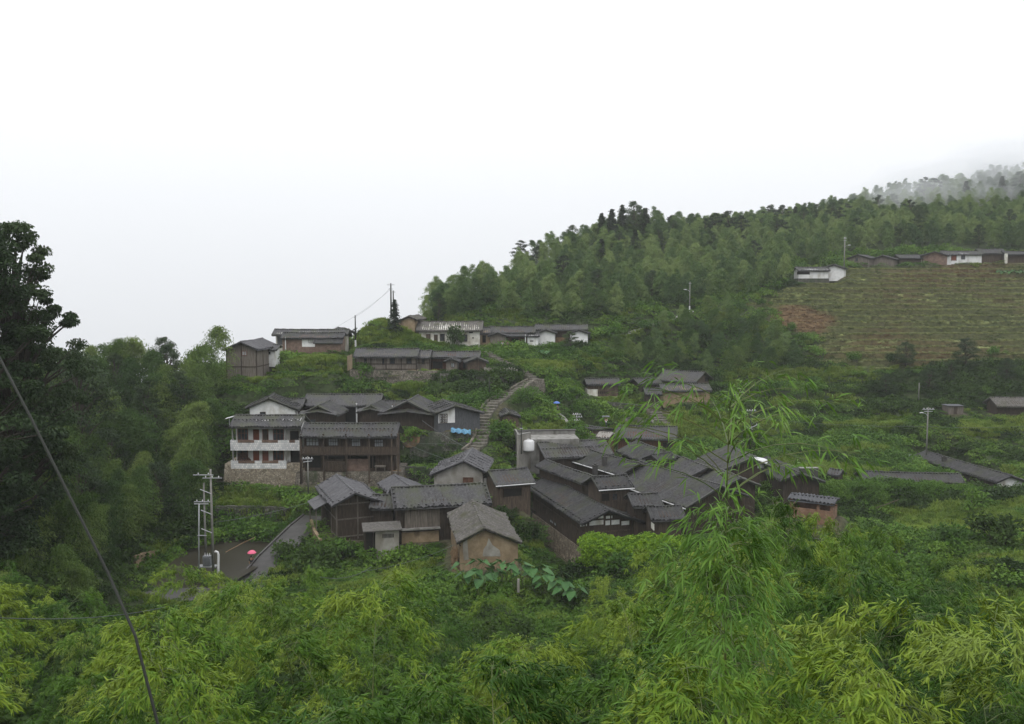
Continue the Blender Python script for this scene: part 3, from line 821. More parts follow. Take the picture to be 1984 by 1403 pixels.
# --- lower row in front: timber house, back roof, long low house
h = house('timber_house', 'two-storey dark timber house with its gable to the road and pond', (651, 920, None), (688, 954, 103), ('R', 980.5), by=1050, s=.5, wb=3.7, sb=.42, wall='wood_dark', stones='eave', roof='tile_pale', og=.9, oe=.7, frame=2.6, beams=[.3, 2.4, 4.2], sag=.08, fmat='wood_grey')
D_ = h
mb = MB(h.T)      # lean-to roof on the road side
x0, x1 = h.x0 + 1.0, h.x0 + 5.6
mb.add([(x0, h.y0, 4.0), (x1, h.y0, 4.0), (x1, h.y0 - 2.0, 3.1), (x0, h.y0 - 2.0, 3.1), (x0, h.y0, 3.88), (x1, h.y0, 3.88), (x1, h.y0 - 2.0, 2.98), (x0, h.y0 - 2.0, 2.98)],
       [(0, 1, 2, 3), (7, 6, 5, 4), (0, 4, 5, 1), (1, 5, 6, 2), (2, 6, 7, 3), (3, 7, 4, 0)])
mb.build('lean_to_roof', 'tile_pale', h.root)
mb = MB(h.T); mb.box(x0 + .2, x0 + .32, h.y0 - 1.8, h.y0 - 1.68, -.8, 3.1); mb.build('post', 'wood_grey', h.root)
mb = MB(h.T); mb.box(x1 - .3, x1 - .18, h.y0 - 1.8, h.y0 - 1.68, -.8, 3.0); mb.build('post', 'wood_grey', h.root)
# lintels etc on the gable
for r in ((646, 979, 651, 1041),):
    pass
h = house('outbuilding', 'small tiled house half hidden behind the long low roof and the road-side timber house', (763, 920, None), (797, 944, 109), ('R', 962), hw=3.2, s=.42, wall='wood_dark', roof='tile_pale', og=.7, wb=3.4, stones=None)
h = house('low_house', 'lowest-roofed link with dark boards between the road-side house and the long roof', (722, 958, 105.5), (772, 958, 105.5), ('L', 985), hw=4.4, s=.4, wall='wood_dark', oe=.5, wb=2.2)
hE = house('long_house', 'long low house with a straight dark tiled roof and weathered grey boards', (757.4, 945.4, 104), (941, 936.6, None), ('L', 985.5), by=1050, s=.42, wall='wood_dark', stones='eave', oe=.6, sag=.02)
h = hE
panel(h, 'F', (784, 989, 852, 1023), 'wood_grey', 'grey_boarding', d=(.004, .06))
panel(h, 'F', (778, 1031, 850, 1062), 'mud', 'mud_wall_base', d=(.004, .3))
mb = MB(h.T); a0, z = on_face(h, 'F', 778, 1027, .5); a1, _ = on_face(h, 'F', 853, 1027, .5)
mb.box(a0, a1, h.y0 - .75, h.y0 - .01, z - .08, z + .06); mb.build('ledge', 'concrete', h.root)
# wash-house lean-to
mb = MB(h.T)
_, zt = on_face(h, 'F', 740, 1012, .3)
al, _ = on_face(h, 'F', 703, 1025, 2.6); ar, _ = on_face(h, 'F', 779, 1025, 2.6)
_, zfr = on_face(h, 'F', 740, 1028, 2.9)
mb.add([(al, h.y0, zt), (ar, h.y0, zt), (ar, h.y0 - 2.9, zfr), (al, h.y0 - 2.9, zfr), (al, h.y0, zt - .12), (ar, h.y0, zt - .12), (ar, h.y0 - 2.9, zfr - .12), (al, h.y0 - 2.9, zfr - .12)],
       [(0, 3, 2, 1), (4, 5, 6, 7), (0, 1, 5, 4), (1, 2, 6, 5), (2, 3, 7, 6), (3, 0, 4, 7)])
mb.build('lean_to_roof', 'tile_old', h.root)
a0, _ = on_face(h, 'F', 727, 1040, 2.6); a1, _ = on_face(h, 'F', 773, 1040, 2.6)
mb = MB(h.T); mb.box(a0, a1, h.y0 - 2.6, h.y0 - .1, -1.5, zfr - .12); lw = mb.build('wash_house_wall', 'plaster_grey', h.root)
mb = MB(h.T)
for i in range(9):
    x = a0 + (a1 - a0) * (.32 + .44 * i / 8); mb.box(x - .045, x + .045, h.y0 - 2.63, h.y0 - 2.5, zfr - .95, zfr - .5)
mb.build('vent', 'dark', lw)  # near-black slots, their inner shade painted on the closed wall
b0, _ = on_face(h, 'F', 706, 1040, 2.2); b1, _ = on_face(h, 'F', 724, 1040, 2.2)
mb = MB(h.T); mb.box(b0, b1, h.y0 - 2.2, h.y0 - .1, -1.5, zfr - .14); dw = mb.build('porch_wall', 'wood_dark', h.root)
mb = MB(h.T); mb.box(b0 + .2, b1 - .15, h.y0 - 2.23, h.y0 - 2.1, -.4, zfr - .25); mb.build('doorway', 'dark', dw)  # near-black panel paints the doorway's shade, the wall behind is closed

# --- mud barn
h = house('mud_barn', 'yellow rammed-earth barn with a sagging mossy roof and flaking white plaster', (915, 970, None), (939, 1022, 90), ('R', 1051), by=1106, s=.5, wb=3.9, sb=.45, wall='mud', roof='tile_old', og=.35, oe=.35, sag=.2, top=.3, foundation=None, sink=2.0)
BARN = h
mb = MB(h.T)
def gface(h, px, py, off): 
    a, z = on_face(h, 'GR', px, py, off); return a, z
for poly in (((897, 1046), (905, 1042), (907, 1068), (908, 1084), (899, 1086), (897, 1066)), ((947, 1043), (954, 1056), (968, 1066), (970, 1078), (935, 1078), (937, 1064), (943, 1056))):
    pts = [gface(h, a, b, .02) for a, b in poly]
    k = len(pts); mb = MB(h.T)
    V = [(h.x1 + .03, a, z) for a, z in pts] + [(h.x1 - .02, a, z) for a, z in pts]
    mb.add(V, [tuple(range(k)), tuple(range(2 * k - 1, k - 1, -1))] + [(i, (i + 1) % k, k + (i + 1) % k, k + i) for i in range(k)])
    mb.build('flaking_plaster', 'plaster_grey', h.root)
mb = MB(h.T); mb.box(h.x0 + 1.2, h.x1 + .12, h.y0 - .03, h.y0 + .1, h.zf - .35, h.zf - .2); mb.build('wall_plate', 'wood_dark', h.root)
mb = MB(h.M)
for i in range(260):
    t = random.random(); x = h.x1 - .2 - t * 3.2; z = random.random() * 2.2 * (1 - .3 * t)
    mb.tube([(x, h.y0 - random.uniform(.05, .5), z), (x + random.uniform(-.3, .3), h.y0 - random.uniform(.1, .8), z - random.uniform(.4, .9))], .03, .015, n=4)
o = mb.build('straw_bundle', 'straw'); setp(o, 'brown straw bundles leaning against the shaded side of the mud barn', 'straw')

# --- the big central house
G = house('timber_house', 'largest dark timber house, white bands in its gable, on a high rubble base', (1065, 920, None), (1181, 988, 104), ('R', 1015), by=1072, s=.40, wb=4.7, sb=.40, wall='wood_dark', og=1.0, oe=.8, frame=2.9, beams=[2.1], sag=.16, stones='eave', foundation=('rubble_warm', -.03, 4.5), fo=.12, sink=.5, drop=2.6)
h = G
for r in ((1124, 1012, 1137, 1019), (1142, 1009.5, 1169, 1016), (1173, 1009, 1200, 1015.5), (1204, 1010, 1219, 1016.5), (1159, 1000, 1169, 1004), (1174, 1000, 1186, 1004)):
    panel(h, 'GR', r, 'plaster', 'white_infill', d=(.01, .03))
opening(h, 'F', (1066, 1006, 1078, 1019), 'window', pane='glass_pale', mull=2)
opening(h, 'F', (1030, 985, 1038, 996), 'window', pane='glass', mull=1)

# west porch of the big house
h = house('porch', 'small porch with a red lantern at the far corner of the largest timber house', (976, 957, 117), (1004, 953, 118), ('L', 966), hw=3.3, s=.4, wall='wood_grey', oe=.3, og=.2, wb=1.0)
mb = MB(); lp = P(991.5, 992, 113.6)
mb.add([(lp.x + math.cos(a) * r, lp.y + math.sin(a) * r, lp.z + z) for z, r in ((-.3, .12), (-.2, .26), (0, .32), (.2, .26), (.3, .12)) for a in [2 * math.pi * k / 10 for k in range(10)]],
       [(i * 10 + k, i * 10 + (k + 1) % 10, (i + 1) * 10 + (k + 1) % 10, (i + 1) * 10 + k) for i in range(4) for k in range(10)] + [tuple(range(9, -1, -1)), tuple(range(40, 50))])
mb.tube([(lp.x, lp.y, lp.z + .28), (lp.x, lp.y, lp.z + .9)], .015, n=4)
o = mb.build('lantern', 'red'); setp(o, 'red lantern hanging from the small porch of the largest house', 'lantern')

# --- the cluster behind the big house
h = house('pavilion_house', 'small raised house with gutter between the long low roof and the clustered roofs', (946, 912.5, 113), (1021, 911, 115), ('L', 941), hw=3.8, s=.5, wall='wood_brown', oe=.6, og=.4, wb=2.4)
gutter(h); dark(h, 'F', (976, 948, 1010, 960))
h = house('clustered_house', 'crosswise house with a stone-dotted roof at the back left of the cluster', (1041, 857.6, 131), (1171, 857.6, 134), ('L', 888), hw=4.2, s=.45, wall='wood_dark', stones='mid', wb=3.6)
opening(h, 'GL', (1025, 876, 1034, 886), 'hatch', pane='plaster_grey')
h = house('clustered_house', 'house under the big slope with two stubby chimneys in the cluster', (1134.5, 869.5, None), (1239, 897.6, 121), ('R', 921), hw=4.0, s=.40, wall='wood_dark', wb=4.0, og=.8)
gutter(h); chimney(h, 1171, 900); chimney(h, 1153, 917)
h = house('clustered_house', 'house whose roof slopes down to the pavilion house, left of the chimneys', (1057, 890.7, None), (1148, 922.7, 114), ('R', 936), hw=4.0, s=.42, wall='wood_dark', wb=3.4, og=.6)
h = house('ridged_cottage', 'short-roofed cottage with a pale gutter just behind the largest house', (1146, 924, 110), (1214, 922.7, 111.5), ('L', 949), hw=3.7, s=.5, wall='wood_brown', stones='eave', wb=2.9, oe=.6, og=.5)
gutter(h); opening(h, 'F', (1166, 957, 1180, 970), 'dark'); opening(h, 'F', (1187, 957, 1195, 968), 'window', mull=1)
h = house('clustered_house', 'broad-roofed house with a white gutter behind the tall bamboo', (1240, 894, None), (1398, 941, 108), ('R', 984), hw=4.0, s=.40, wall='wood_dark', wb=4.5, og=.7)
gutter(h)
h = house('clustered_house', 'house with a dark gable at the back right of the cluster', (1232.6, 854, None), (1287, 873.6, 131), ('R', 895), hw=4.0, s=.42, wall='wood_dark', wb=3.6, og=.9)
h = house('small_roofed_hut', 'tiny tiled hut tucked behind the dark gable of the cluster', (1262, 881, 128), (1300, 879, 130), ('L', 893), hw=3.0, s=.45, wall='wood_dark', wb=2.0, og=.3, oe=.4)
h = house('clustered_house', 'house seen through the leaves between the dark gable and the tall bamboo', (1322, 886, None), (1372, 905, 122), ('R', 925), hw=3.6, s=.40, wall='wood_dark', wb=3.5, og=.7)
h = house('clustered_house', 'wide-roofed house behind the crown of the tall bamboo, white tank against it', (1411, 862.6, None), (1455, 888, 124), ('R', 914), hw=4.0, s=.40, wall='wood_dark', wb=3.8, og=.7)
gutter(h)
h = house('clustered_house', 'rightmost house of the cluster, its ridge running down to the dark slab wall', (1486, 885, None), (1550, 917, 118), ('R', 931), hw=3.4, s=.36, wall='wood_dark', wb=3.6, og=.6)
h = house('clustered_house', 'broad roof sloping down directly behind the crown of the tall bamboo', (1352, 890, None), (1436, 926, 116), ('R', 966), hw=3.8, s=.40, wall='wood_dark', wb=3.0, og=.6)
h = house('stepped_house', 'narrow house with striped roof to the right behind the largest house', (1216.6, 957, 107), (1275, 957, 107.5), ('L', 982), hw=3.0, s=.45, wall='wood_dark', wb=2.0, og=.3)
h = house('stepped_house', 'second striped roof, beside the bright hedge right of the largest house', (1253, 981, 103.5), (1319, 979, 104), ('L', 1008), hw=3.2, s=.5, wall='wood_brown', wb=2.2, og=.4)
panel(h, 'GL', (1262, 1011, 1267, 1028), 'plaster_old', 'white_gable_strip')
# round white water tank and others
def tank(name, label, px, py, D, r, hgt, mat='white', ribs=True):
    c = P(px, py, D)
    t = empty(name, label, 'water tank', (c.x, c.y, c.z - hgt))
    mb = MB(); n = 20; prof = [(0, r), (.1 * hgt, r), (.85 * hgt, r), (.96 * hgt, r * .75), (hgt, r * .25)]
    V = [(math.cos(2 * math.pi * k / n) * rr, math.sin(2 * math.pi * k / n) * rr, z) for z, rr in prof for k in range(n)]
    Fc = [(i * n + k, i * n + (k + 1) % n, (i + 1) * n + (k + 1) % n, (i + 1) * n + k) for i in range(len(prof) - 1) for k in range(n)] + [tuple(range(n - 1, -1, -1)), tuple(range((len(prof) - 1) * n, len(prof) * n))]
    mb.add(V, Fc); mb.build('tank_shell', mat, t, smooth=True)
    mb = MB(); mb.tube([(0, 0, hgt - .02), (0, 0, hgt + .1)], r * .22, n=12); mb.build('lid', mat, t)
    return t
tank('water_tank', 'white domed water tank on the flat roof beside the grey slab wall', 1024, 852, 129, .85, 1.6)
tank('water_tank', 'white round tank top showing beside the wide roof behind the bamboo', 1469, 888, 126, 1.3, 1.2)
# grey slab wall and flat roof with the tank
def block(name, label, cat, pts, mat, parts=()):
    """free-standing box given by left-front top (px,py,D), width m, depth m, height m, yaw deg"""
    (px, py, D), wd, dp, hg, yaw = pts
    c = P(px, py, D)
    t = empty(name, label, cat, (c.x, c.y, c.z - hg), rad(yaw))
    mb = MB(); mb.box(0, wd, 0, dp, 0, hg); mb.build(parts[0] if parts else 'body', mat, t)
    PADS.append((Matrix.Translation((c.x, c.y, c.z - hg)) @ Matrix.Rotation(rad(yaw), 4, 'Z'), -.3, wd + .3, -.3, dp + .3, c.z - hg + .3, 1.5))
    return t
t = block('flat_roofed_house', 'flat-roofed grey concrete house behind the cluster with a long parapet', 'house', ((1004, 852, 131), 9.2, 5, 5.2, 5), 'concrete', ('wall',))
mb = MB(); mb.box(-.15, 9.35, 4.6, 5.1, 5.2, 5.75); mb.box(-.15, .1, -.1, 4.597, 5.203, 6.1); mb.build('parapet', 'concrete', t)
mb = MB(); mb.box(-.25, 9.5, 4.5, 5.25, 5.76, 5.86); mb.build('coping', 'concrete_dark', t)
t = block('concrete_wall_slab', 'thin tall grey slab wall standing left of the white tank', 'wall', ((1001, 843, 128), .35, 3.0, 5.4, -38), 'plaster_grey', ('wall',))
mb = MB(); mb.box(-.03, .38, -.03, 3.03, 5.4, 5.48); mb.build('coping', 'concrete', t)
t = block('dark_slab_wall', 'short black-topped slab wall at the right end of the cluster', 'wall', ((1551, 908, 121), 2.5, .6, 3.0, 3), 'concrete_dark', ('wall',))
mb = MB(); mb.box(-.05, 2.55, -.05, .65, 3.0, 3.09); mb.build('coping', 'concrete', t)
# shed above the cluster with open window bays
h = house('open_bay_shed', 'beige shed with open window bays and sloping dark roof near the transformer pole', (1119, 823, 153), (1172, 831, 149), ('L', 826), hw=3.0, s=.14, wall='concrete', oe=.3, wb=2.6, og=.2)
dark(h, 'F', (1122, 829, 1135, 836)); dark(h, 'F', (1139, 831, 1147, 838)); panel(h, 'F', (1149, 832, 1168, 842), 'brick', 'brick_panel')
h = house('plank_hut', 'small reddish plank hut with a patched pale roof in front of the beige shed', (1162, 836.5, 144), (1187, 838, 143), ('L', 846), hw=2.9, s=.35, wall='wood_red', oe=.3, wb=1.5, og=.2, roof='plaster_grey')
h = house('long_house', 'house with a straight striped roof above the cluster, below the stone steps', (1195, 823.4, 150), (1312, 832, 148), ('L', 848), by=876, s=.45, wall='wood_red', oe=.7, wb=2.8, og=.5)
opening(h, 'F', (1216, 856, 1222, 864), 'window', pane='glass_pale', mull=1); dark(h, 'F', (1226, 857, 1234, 866)); dark(h, 'F', (1285, 858, 1300, 868))
# --- hut and farm further up on the right
h = house('hut', 'brown hut with a white end wall at the edge of the bright paddy', (1133, 733.4, 167), (1198, 734.6, 167.5), ('L', 745), by=766, s=.42, wall='wood_brown', oe=.5, wb=2.6, og=.35)
mb = MB(h.T); mb.box(h.x0 - .08, h.x0 + 1.9, h.y0 - .03, h.y1 - .2, -1.0, h.zf - 1.1); mb.build('white_end_wall', 'plaster_old', h.root)
dark(h, 'GL', (1129, 742, 1136, 750))
for i in range(6): dark(h, 'F', (1159 + i * 3.6, 758.5, 1160.5 + i * 3.6, 763), fw=.02)
h = house('farmhouse', 'farmhouse with the highest roof of the upper right farm group', (1288.5, 716, 178), (1366, 725.5, 173), ('R', 741), hw=3.4, s=.40, wall='wood_brown', wb=4.2, og=.7)
dark(h, 'GR', (1366, 732, 1372, 738), fw=.03)
h = house('farm_shed', 'leftmost dark shed of the upper right farm group', (1227, 733.4, 173), (1273, 732.5, 175), ('L', 744.5), by=762, s=.42, wall='wood_dark', oe=.4, wb=2.4, og=.3)
h = house('farm_shed', 'ochre-walled long shed at the front of the upper right farm group', (1277, 744, 169), (1372, 743, 170), ('L', 757.6), by=778, s=.42, wall='mud', oe=.5, wb=2.4, og=.3)
h = house('farm_shed', 'small plank shed on a stone base, nearest the steps of the upper farm group', (1247, 751.6, 166), (1279, 752.6, 166), ('L', 764.7), by=782, s=.42, wall='wood_dark', oe=.4, wb=1.6, og=.3, foundation=('rubble', 0, 3), fo=.1, drop=1.6)
# --- far right of the village
hR = house('long_roofed_house', 'large dark-roofed house with a white end wall at the right edge', (1792.4, 873.4, None), (1960, 921.6, 130), ('R', 934), hw=3.6, s=.36, wall='wood_dark', gable=None, wb=3.5, og=.6, sag=.1)
chimney(hR, 1829, 893, hgt=.6)
mb = MB(hR.T); zt = hR.zr - .3
V = [(hR.x1 + .06, y, z) for y, z in ((hR.y0, -1), (hR.y1, -1), (hR.y1, hR.zbk), (0, zt), (hR.y0, hR.zf))]; V += [(hR.x1 - .1, v[1], v[2]) for v in V]
mb.add(V, [tuple(range(5)), tuple(range(9, 4, -1))] + [(i, (i + 1) % 5, 5 + (i + 1) % 5, 5 + i) for i in range(5)])
mb.build('white_gable_wall', 'plaster', hR.root)
h = house('low_roofed_house', 'long low roof just above the hedge bank left of the large right-hand house', (1663, 912.7, 133), (1860, 923, 131), ('L', 931), hw=2.4, s=.42, wall='wood_dark', wb=2.2, og=.4)
h = house('low_roofed_house', 'small low roof above the hedge bank, next to the dark slab wall', (1608, 908, 131), (1632, 909, 130), ('R', 921), hw=2.4, s=.36, wall='wood_dark', wb=2.6, og=.4)
h = house('hillside_shed', 'long worn roof among bushes at the right edge of the upper slope', (1918, 770, 167.5), (2010, 775, 167.5), ('L', 787), hw=1.9, s=.5, wall='wood_dark', roof='tile_old', wb=2.4, og=.3, oe=.8)
t = block('plank_shed', 'small flat-topped weathered plank shed among bushes below the terraces', 'shed', ((1838, 787, 164), 2.9, 2.2, 1.7, 3), 'wood_grey', ('wall',))
mb = MB(); mb.box(-.15, 2.95, -.2, 2.4, 1.7, 1.79); mb.build('roof', 'wood_slate', t)
mb = MB(); mb.box(1.0, 1.7, -.03, .02, 0, 1.5); mb.build('door', 'wood_dark', t)
# white-framed panel beside the big right house
c = P(1759, 888, 146)
t = empty('slanted_panel', 'white-framed slanted panel beside the large right-hand roof', 'panel', c, 0)
mb = MB(); mb.add([(-.9, -.5, -.7), (.9, -.5, -.7), (.9, .5, .6), (-.9, .5, .6), (-.9, -.42, -.76), (.9, -.42, -.76), (.9, .58, .54), (-.9, .58, .54)], [(0, 1, 2, 3), (7, 6, 5, 4), (0, 4, 5, 1), (1, 5, 6, 2), (2, 6, 7, 3), (3, 7, 4, 0)])
mb.build('frame', 'white', t)
mb = MB(); mb.add([(-.7, -.42, -.54), (.7, -.42, -.54), (.7, .38, .5), (-.7, .38, .5), (-.7, -.38, -.6), (.7, -.38, -.6), (.7, .42, .44), (-.7, .42, .44)], [(0, 1, 2, 3), (7, 6, 5, 4), (0, 4, 5, 1), (1, 5, 6, 2), (2, 6, 7, 3), (3, 7, 4, 0)])
mb.build('pane', 'glass_pale', t)
mb = MB(); mb.box(-.05, .05, .5, .6, -2.5, .5); mb.build('stand', 'metal', t)
# brick pig-shed in the right foreground
h = house('brick_shed', 'orange brick shed with an open gap under its thin slate roof, amid bamboo', (1533, 957, 101), (1621, 981, 98.5), ('L', 966), hw=1.9, s=.15, wall='dark', oe=.25, wb=1.7, og=.15, roof='wood_slate', walls=False, sag=0)
mb = MB(h.T); x0, x1 = h.x0, h.x1
zb_ = h.zf - .95
mb.box(x0, x1, h.y0, h.y0 + .22, -2.4, zb_); mb.box(x0, x1, h.y1 - .22, h.y1, -2.4, zb_ + .3); mb.box(x0, x0 + .22, h.y0 + .22, h.y1 - .22, -2.4, zb_ + .1); mb.box(x1 - .22, x1, h.y0 + .22, h.y1 - .22, -2.4, zb_ + .1)
mb.build('wall', 'brick_orange', h.root)
for xx in (x0, (x0 + x1) * .5 + .6, x1 - .3):
    mb = MB(h.T); mb.box(xx, xx + .3, h.y0 + .002, h.y0 + .25, zb_, h.zf); mb.build('pillar', 'brick_orange', h.root)
h = house('low_roofed_house', 'tiled roof glimpsed between the bamboo right of the brick shed', (1745, 1085, 88), (1850, 1104, 86), ('L', 1108), hw=2.3, s=.45, wall='wood_dark', wb=2.2, og=.3)
h = house('low_roofed_house', 'low tiled roof hidden in bamboo just below the brick shed', (1535, 1040, 95), (1630, 1058, 93.5), ('L', 1066), hw=2.1, s=.45, wall='concrete', wb=2.2, og=.3)

# --- upper left row
h = house('timber_house', 'tall brown timber house with a pale pink window, alone at the left forest edge', (466, 662, 150), (509, 655.5, 160), ('L', 677), hw=5.8, s=.42, wall='wood_grey', wb=3.4, og=.6, frame=2.6, beams=[2.6], roof='tile_pale')
opening(h, 'GL', (469.5, 681, 477.5, 688), 'window', pane='glass_pale', frame='door_red', mull=1)
h = house('white_hut', 'little white hut with a flat dark roof beside the tall brown house', (507, 668, 158), (543, 668, 158), ('L', 677.5), hw=1.9, s=.3, wall='plaster', wb=1.5, og=.4, oe=.4)
opening(h, 'F', (517, 682.5, 523, 686), 'window', mull=0)
h = house('white_brick_house', 'long white and brick house under the highest left roof', (532, 638, 172), (677, 639, 172), ('L', 649), hw=3.7, s=.45, wall='plaster_old', wb=3, og=.6, oe=.7, stones=None)
panel(h, 'F', (537, 651, 552, 668), 'wood_slate', 'board_wall')
h2 = house('roof', None, (549, 644.5, 169.5), (669, 645, 169.5), ('L', 655), hw=2.9, s=.42, wall='brick', wb=1.2, og=.2, oe=.5, parent=h)
panel(h2, 'F', (585, 656, 613, 672), 'plaster', 'white_panel'); opening(h2, 'F', (599, 656.5, 606, 664), 'window', mull=1)
leanto(h2, on_face(h2, 'F', 610, 660)[0], on_face(h2, 'F', 666, 660)[0], h2.zf - .15, 1.6, .9, 0, wall='brick')
posts(h2, (553,), .2, 0, h2.zf, 'white', r=.07, py=660)
h = house('small_house', 'small dark roof peeping over the right end of the white and brick house', (655, 634.5, 182), (668, 636.5, 179), ('L', 641), hw=2.4, s=.4, wall='wood_dark', wb=2.2, og=.3)

# --- the long weathered timber house on the stone terrace
h = house('long_timber_house', 'long weathered grey-boarded house on the rubble terrace in mid hillside', (690, 675.4, 163), (812, 676.6, 163), ('L', 691.5), by=717, s=.42, wall='wood_grey', oe=.9, wb=3.4, og=.3, sag=.05, frame=2.6, beams=[.15, 1.1])
for r in ((706, 695, 710, 706), (741, 695, 744.5, 706), (756, 694, 764.5, 705.5), (788, 694, 797, 705)):
    opening(h, 'F', r, 'window', mull=0)
panel(h, 'GL', (673, 690, 683, 714), 'mud', 'mud_gable', d=(.01, .04))
panel(h, 'F', (790, 716, 812, 726), 'mud', 'mud_base', d=(-.1, .05))
LT = h
h = house('long_timber_house', 'middle section of weathered boarded house between the long one and the small gables', (806, 678.5, 164), (836, 679, 164), ('L', 693), by=717, s=.42, wall='wood_grey', oe=.8, wb=3, og=.2, frame=2.6)
opening(h, 'F', (818, 696, 822, 705), 'window', mull=0)
h = house('roofed_gallery', 'low-roofed house behind two small front gables, red boards and dark openings', (834, 680.5, 166), (931, 682, 166), ('L', 692.5), by=717, s=.42, wall='wood_red', oe=.8, wb=3, og=.3)
dark(h, 'F', (839, 701, 857, 714)); dark(h, 'F', (898, 702, 911, 714))
h = wing('left small grey gable with a lattice window on the rubble terrace', (874, 694.5), 160, 701, 3.0, depth=4, wall='wood_grey', lower=False, dxm=.3, s=.42)
opening(h, 'GL', (874.5, 704, 880, 711), 'window', pane='glass_pale', mull=1)
h = wing('right small brown gable beside the white fence on the rubble terrace', (924, 692.5), 160, 702, 2.9, depth=4.5, wall='wood_brown', lower=False, dxm=-.6, s=.42)
# --- the white row under the bamboo hill
h = house('adobe_house', 'bare brown earth gable at the left end of the white row', (792, 612, 180), (812, 611, 187), ('L', 619), hw=3.2, s=.42, wall='mud', roof='tile_old', wb=3.2, og=.4)
h = house('white_house', 'white house with two brown doors and old roof left of the ivy-covered tree', (810, 622.5, 183), (936, 627, 183), ('L', 640.5), by=669, s=.42, wall='plaster_old', roof='tile_old', oe=.5, wb=3.4, og=.6, sag=.12)
for r in ((826.5, 648, 833.5, 666), (841.5, 649, 847.5, 668)): opening(h, 'F', r, 'door', pane='wood_brown')
for r in ((853, 647.5, 861, 660), (897, 649, 905, 661)): opening(h, 'F', r, 'window', mull=1)
dark(h, 'F', (909, 643.5, 916, 645.5), fw=.03); dark(h, 'F', (915.5, 653.5, 917.5, 656), fw=.04)
h = house('ochre_house', 'narrow ochre-fronted house between the white house and the porch of seated people', (930, 634, 184), (953, 634, 184), ('L', 646), by=671, s=.42, wall='mud', oe=.5, wb=2.6, og=.1)
dark(h, 'F', (935, 650, 941, 664), fw=.04)
h = house('porch_house', 'brown plank house with a red-boarded porch where two people sit', (947, 632.5, 185), (1037, 635, 185), ('L', 645), by=673, s=.42, wall='wood_red', oe=.6, wb=3, og=.3)
dark(h, 'F', (992, 656, 1004, 670))
for px_ in (963, 986, 1022): pass
leanto(h, on_face(h, 'F', 975, 650)[0], on_face(h, 'F', 1022, 650)[0], h.zf - .1, 1.7, .7)
posts(h, (1018,), 1.5, -.4, h.zf - .5, 'white', r=.09, py=660)
h = wing('grey plank gable left of the seated people', (964, 644), 180, 651, 2.5, depth=3.5, wall='wood_grey', lower=False, dxm=.2, s=.36)
h = house('white_box_house', 'small white cube of a house with a slanting brown roof right of the seated people', (1019, 645, 183), (1045, 644, 183), ('L', 651), hw=2.5, s=.35, wall='plaster', oe=.4, wb=2.0, og=.3)
panel(h, 'F', (1020, 671, 1041, 676), 'concrete', 'plinth'); dark(h, 'F', (1027, 660, 1033, 662), fw=.03)
h = house('white_winged_house', 'dark-fronted house between two white gables at the right end of the white row', (1037, 629, 188), (1138, 632.7, 188), ('L', 639), hw=3.6, s=.42, wall='wood_dark', oe=.6, wb=3, og=.4)
panel(h, 'F', (1040, 654, 1100, 664), 'earth_orange', 'earth_base', d=(.004, .1))
h = wing('left white gable wing with an orange patch at its foot', (1058, 638.7), 183, 645.5, 2.4, depth=4.5, wall='plaster', lower=False, dxm=.4, s=.32)
h = wing('right white gable wing, last house of the white row', (1121.5, 639), 183, 646, 2.5, depth=4.5, wall='plaster', lower=False, dxm=.4, s=.32)

# --- the farms above the terraced field
h = house('terrace_top_house', 'low white and dark house on a stone base at the left top of the terraces', (1541, 517.5, 224), (1603, 516, 224), ('L', 524), hw=2.1, s=.4, wall='plaster', oe=.5, wb=2.4, og=.3, foundation=('rubble_dark', 0, 2.4), fo=.1, drop=1.4)
dark(h, 'F', (1545, 526.5, 1568, 532))
h = wing('white gable house at the left top of the terraces, beside the lamp pole', (1615, 512.4), 223, 520, 2.0, depth=5, wall='plaster', lower=False, dxm=2.5, s=.35)
h = wing('leftmost grey gabled house of the ridge-top row', (1662, 493), 236, 500, 2.2, depth=6, wall='wood_grey', lower=False, dxm=5, s=.33)
opening(h, 'GL', (1658, 500, 1662, 506), 'window', mull=0)
h = wing('second grey gabled house of the ridge-top row, broad dark boards', (1710, 494.5), 236, 502, 2.2, depth=6, wall='wood_grey', lower=False, dxm=4, s=.33)
h = house('ridge_top_house', 'brown house with a pale doorway between the grey gables and the brick gable', (1735, 493.5, 240), (1797, 491, 240), ('L', 500), hw=2.3, s=.38, wall='wood_brown', oe=.5, wb=2.6, og=.3)
panel(h, 'F', (1785, 500, 1793, 512), 'plaster_old', 'pale_panel')
h = wing('brick-red gabled house left of the white ridge-top house', (1811, 487), 236, 495, 2.6, depth=6, wall='brick', lower=False, dxm=3, s=.33)
h = house('white_house', 'white house with a brown door and dark window on the ridge-top row', (1822, 486.5, 238), (1897, 485, 238), ('L', 493), hw=2.3, s=.4, wall='plaster', oe=.4, wb=2.6, og=.3)
opening(h, 'F', (1843.5, 495, 1852.5, 505), 'door', pane='door_red'); opening(h, 'F', (1863, 494, 1869, 502), 'window', mull=0)
h = house('ridge_top_house', 'brown-walled house with a tilted roof right of the white ridge-top house', (1891, 482.5, 240), (1942, 486, 240), ('L', 491), hw=2.5, s=.42, wall='wood_brown', oe=.5, wb=2.6, og=.3)
h = house('open_barn', 'open brown barn with a pale post at the right edge of the ridge-top row', (1940, 487, 238), (2010, 492, 238), ('L', 493), hw=2.3, s=.3, wall='wood_brown', oe=1.0, wb=2.6, og=.3)
posts(h, (1949,), .8, -.3, h.zf, 'plaster_old', r=.3, py=500)

# ================================================================ TERRAIN
ctrl = []
def cpx(px, py, D):
    p = P(px, py, D); ctrl.append((p.x, p.y, p.z))
def cw(x, y, z): ctrl.append((x, y, z))
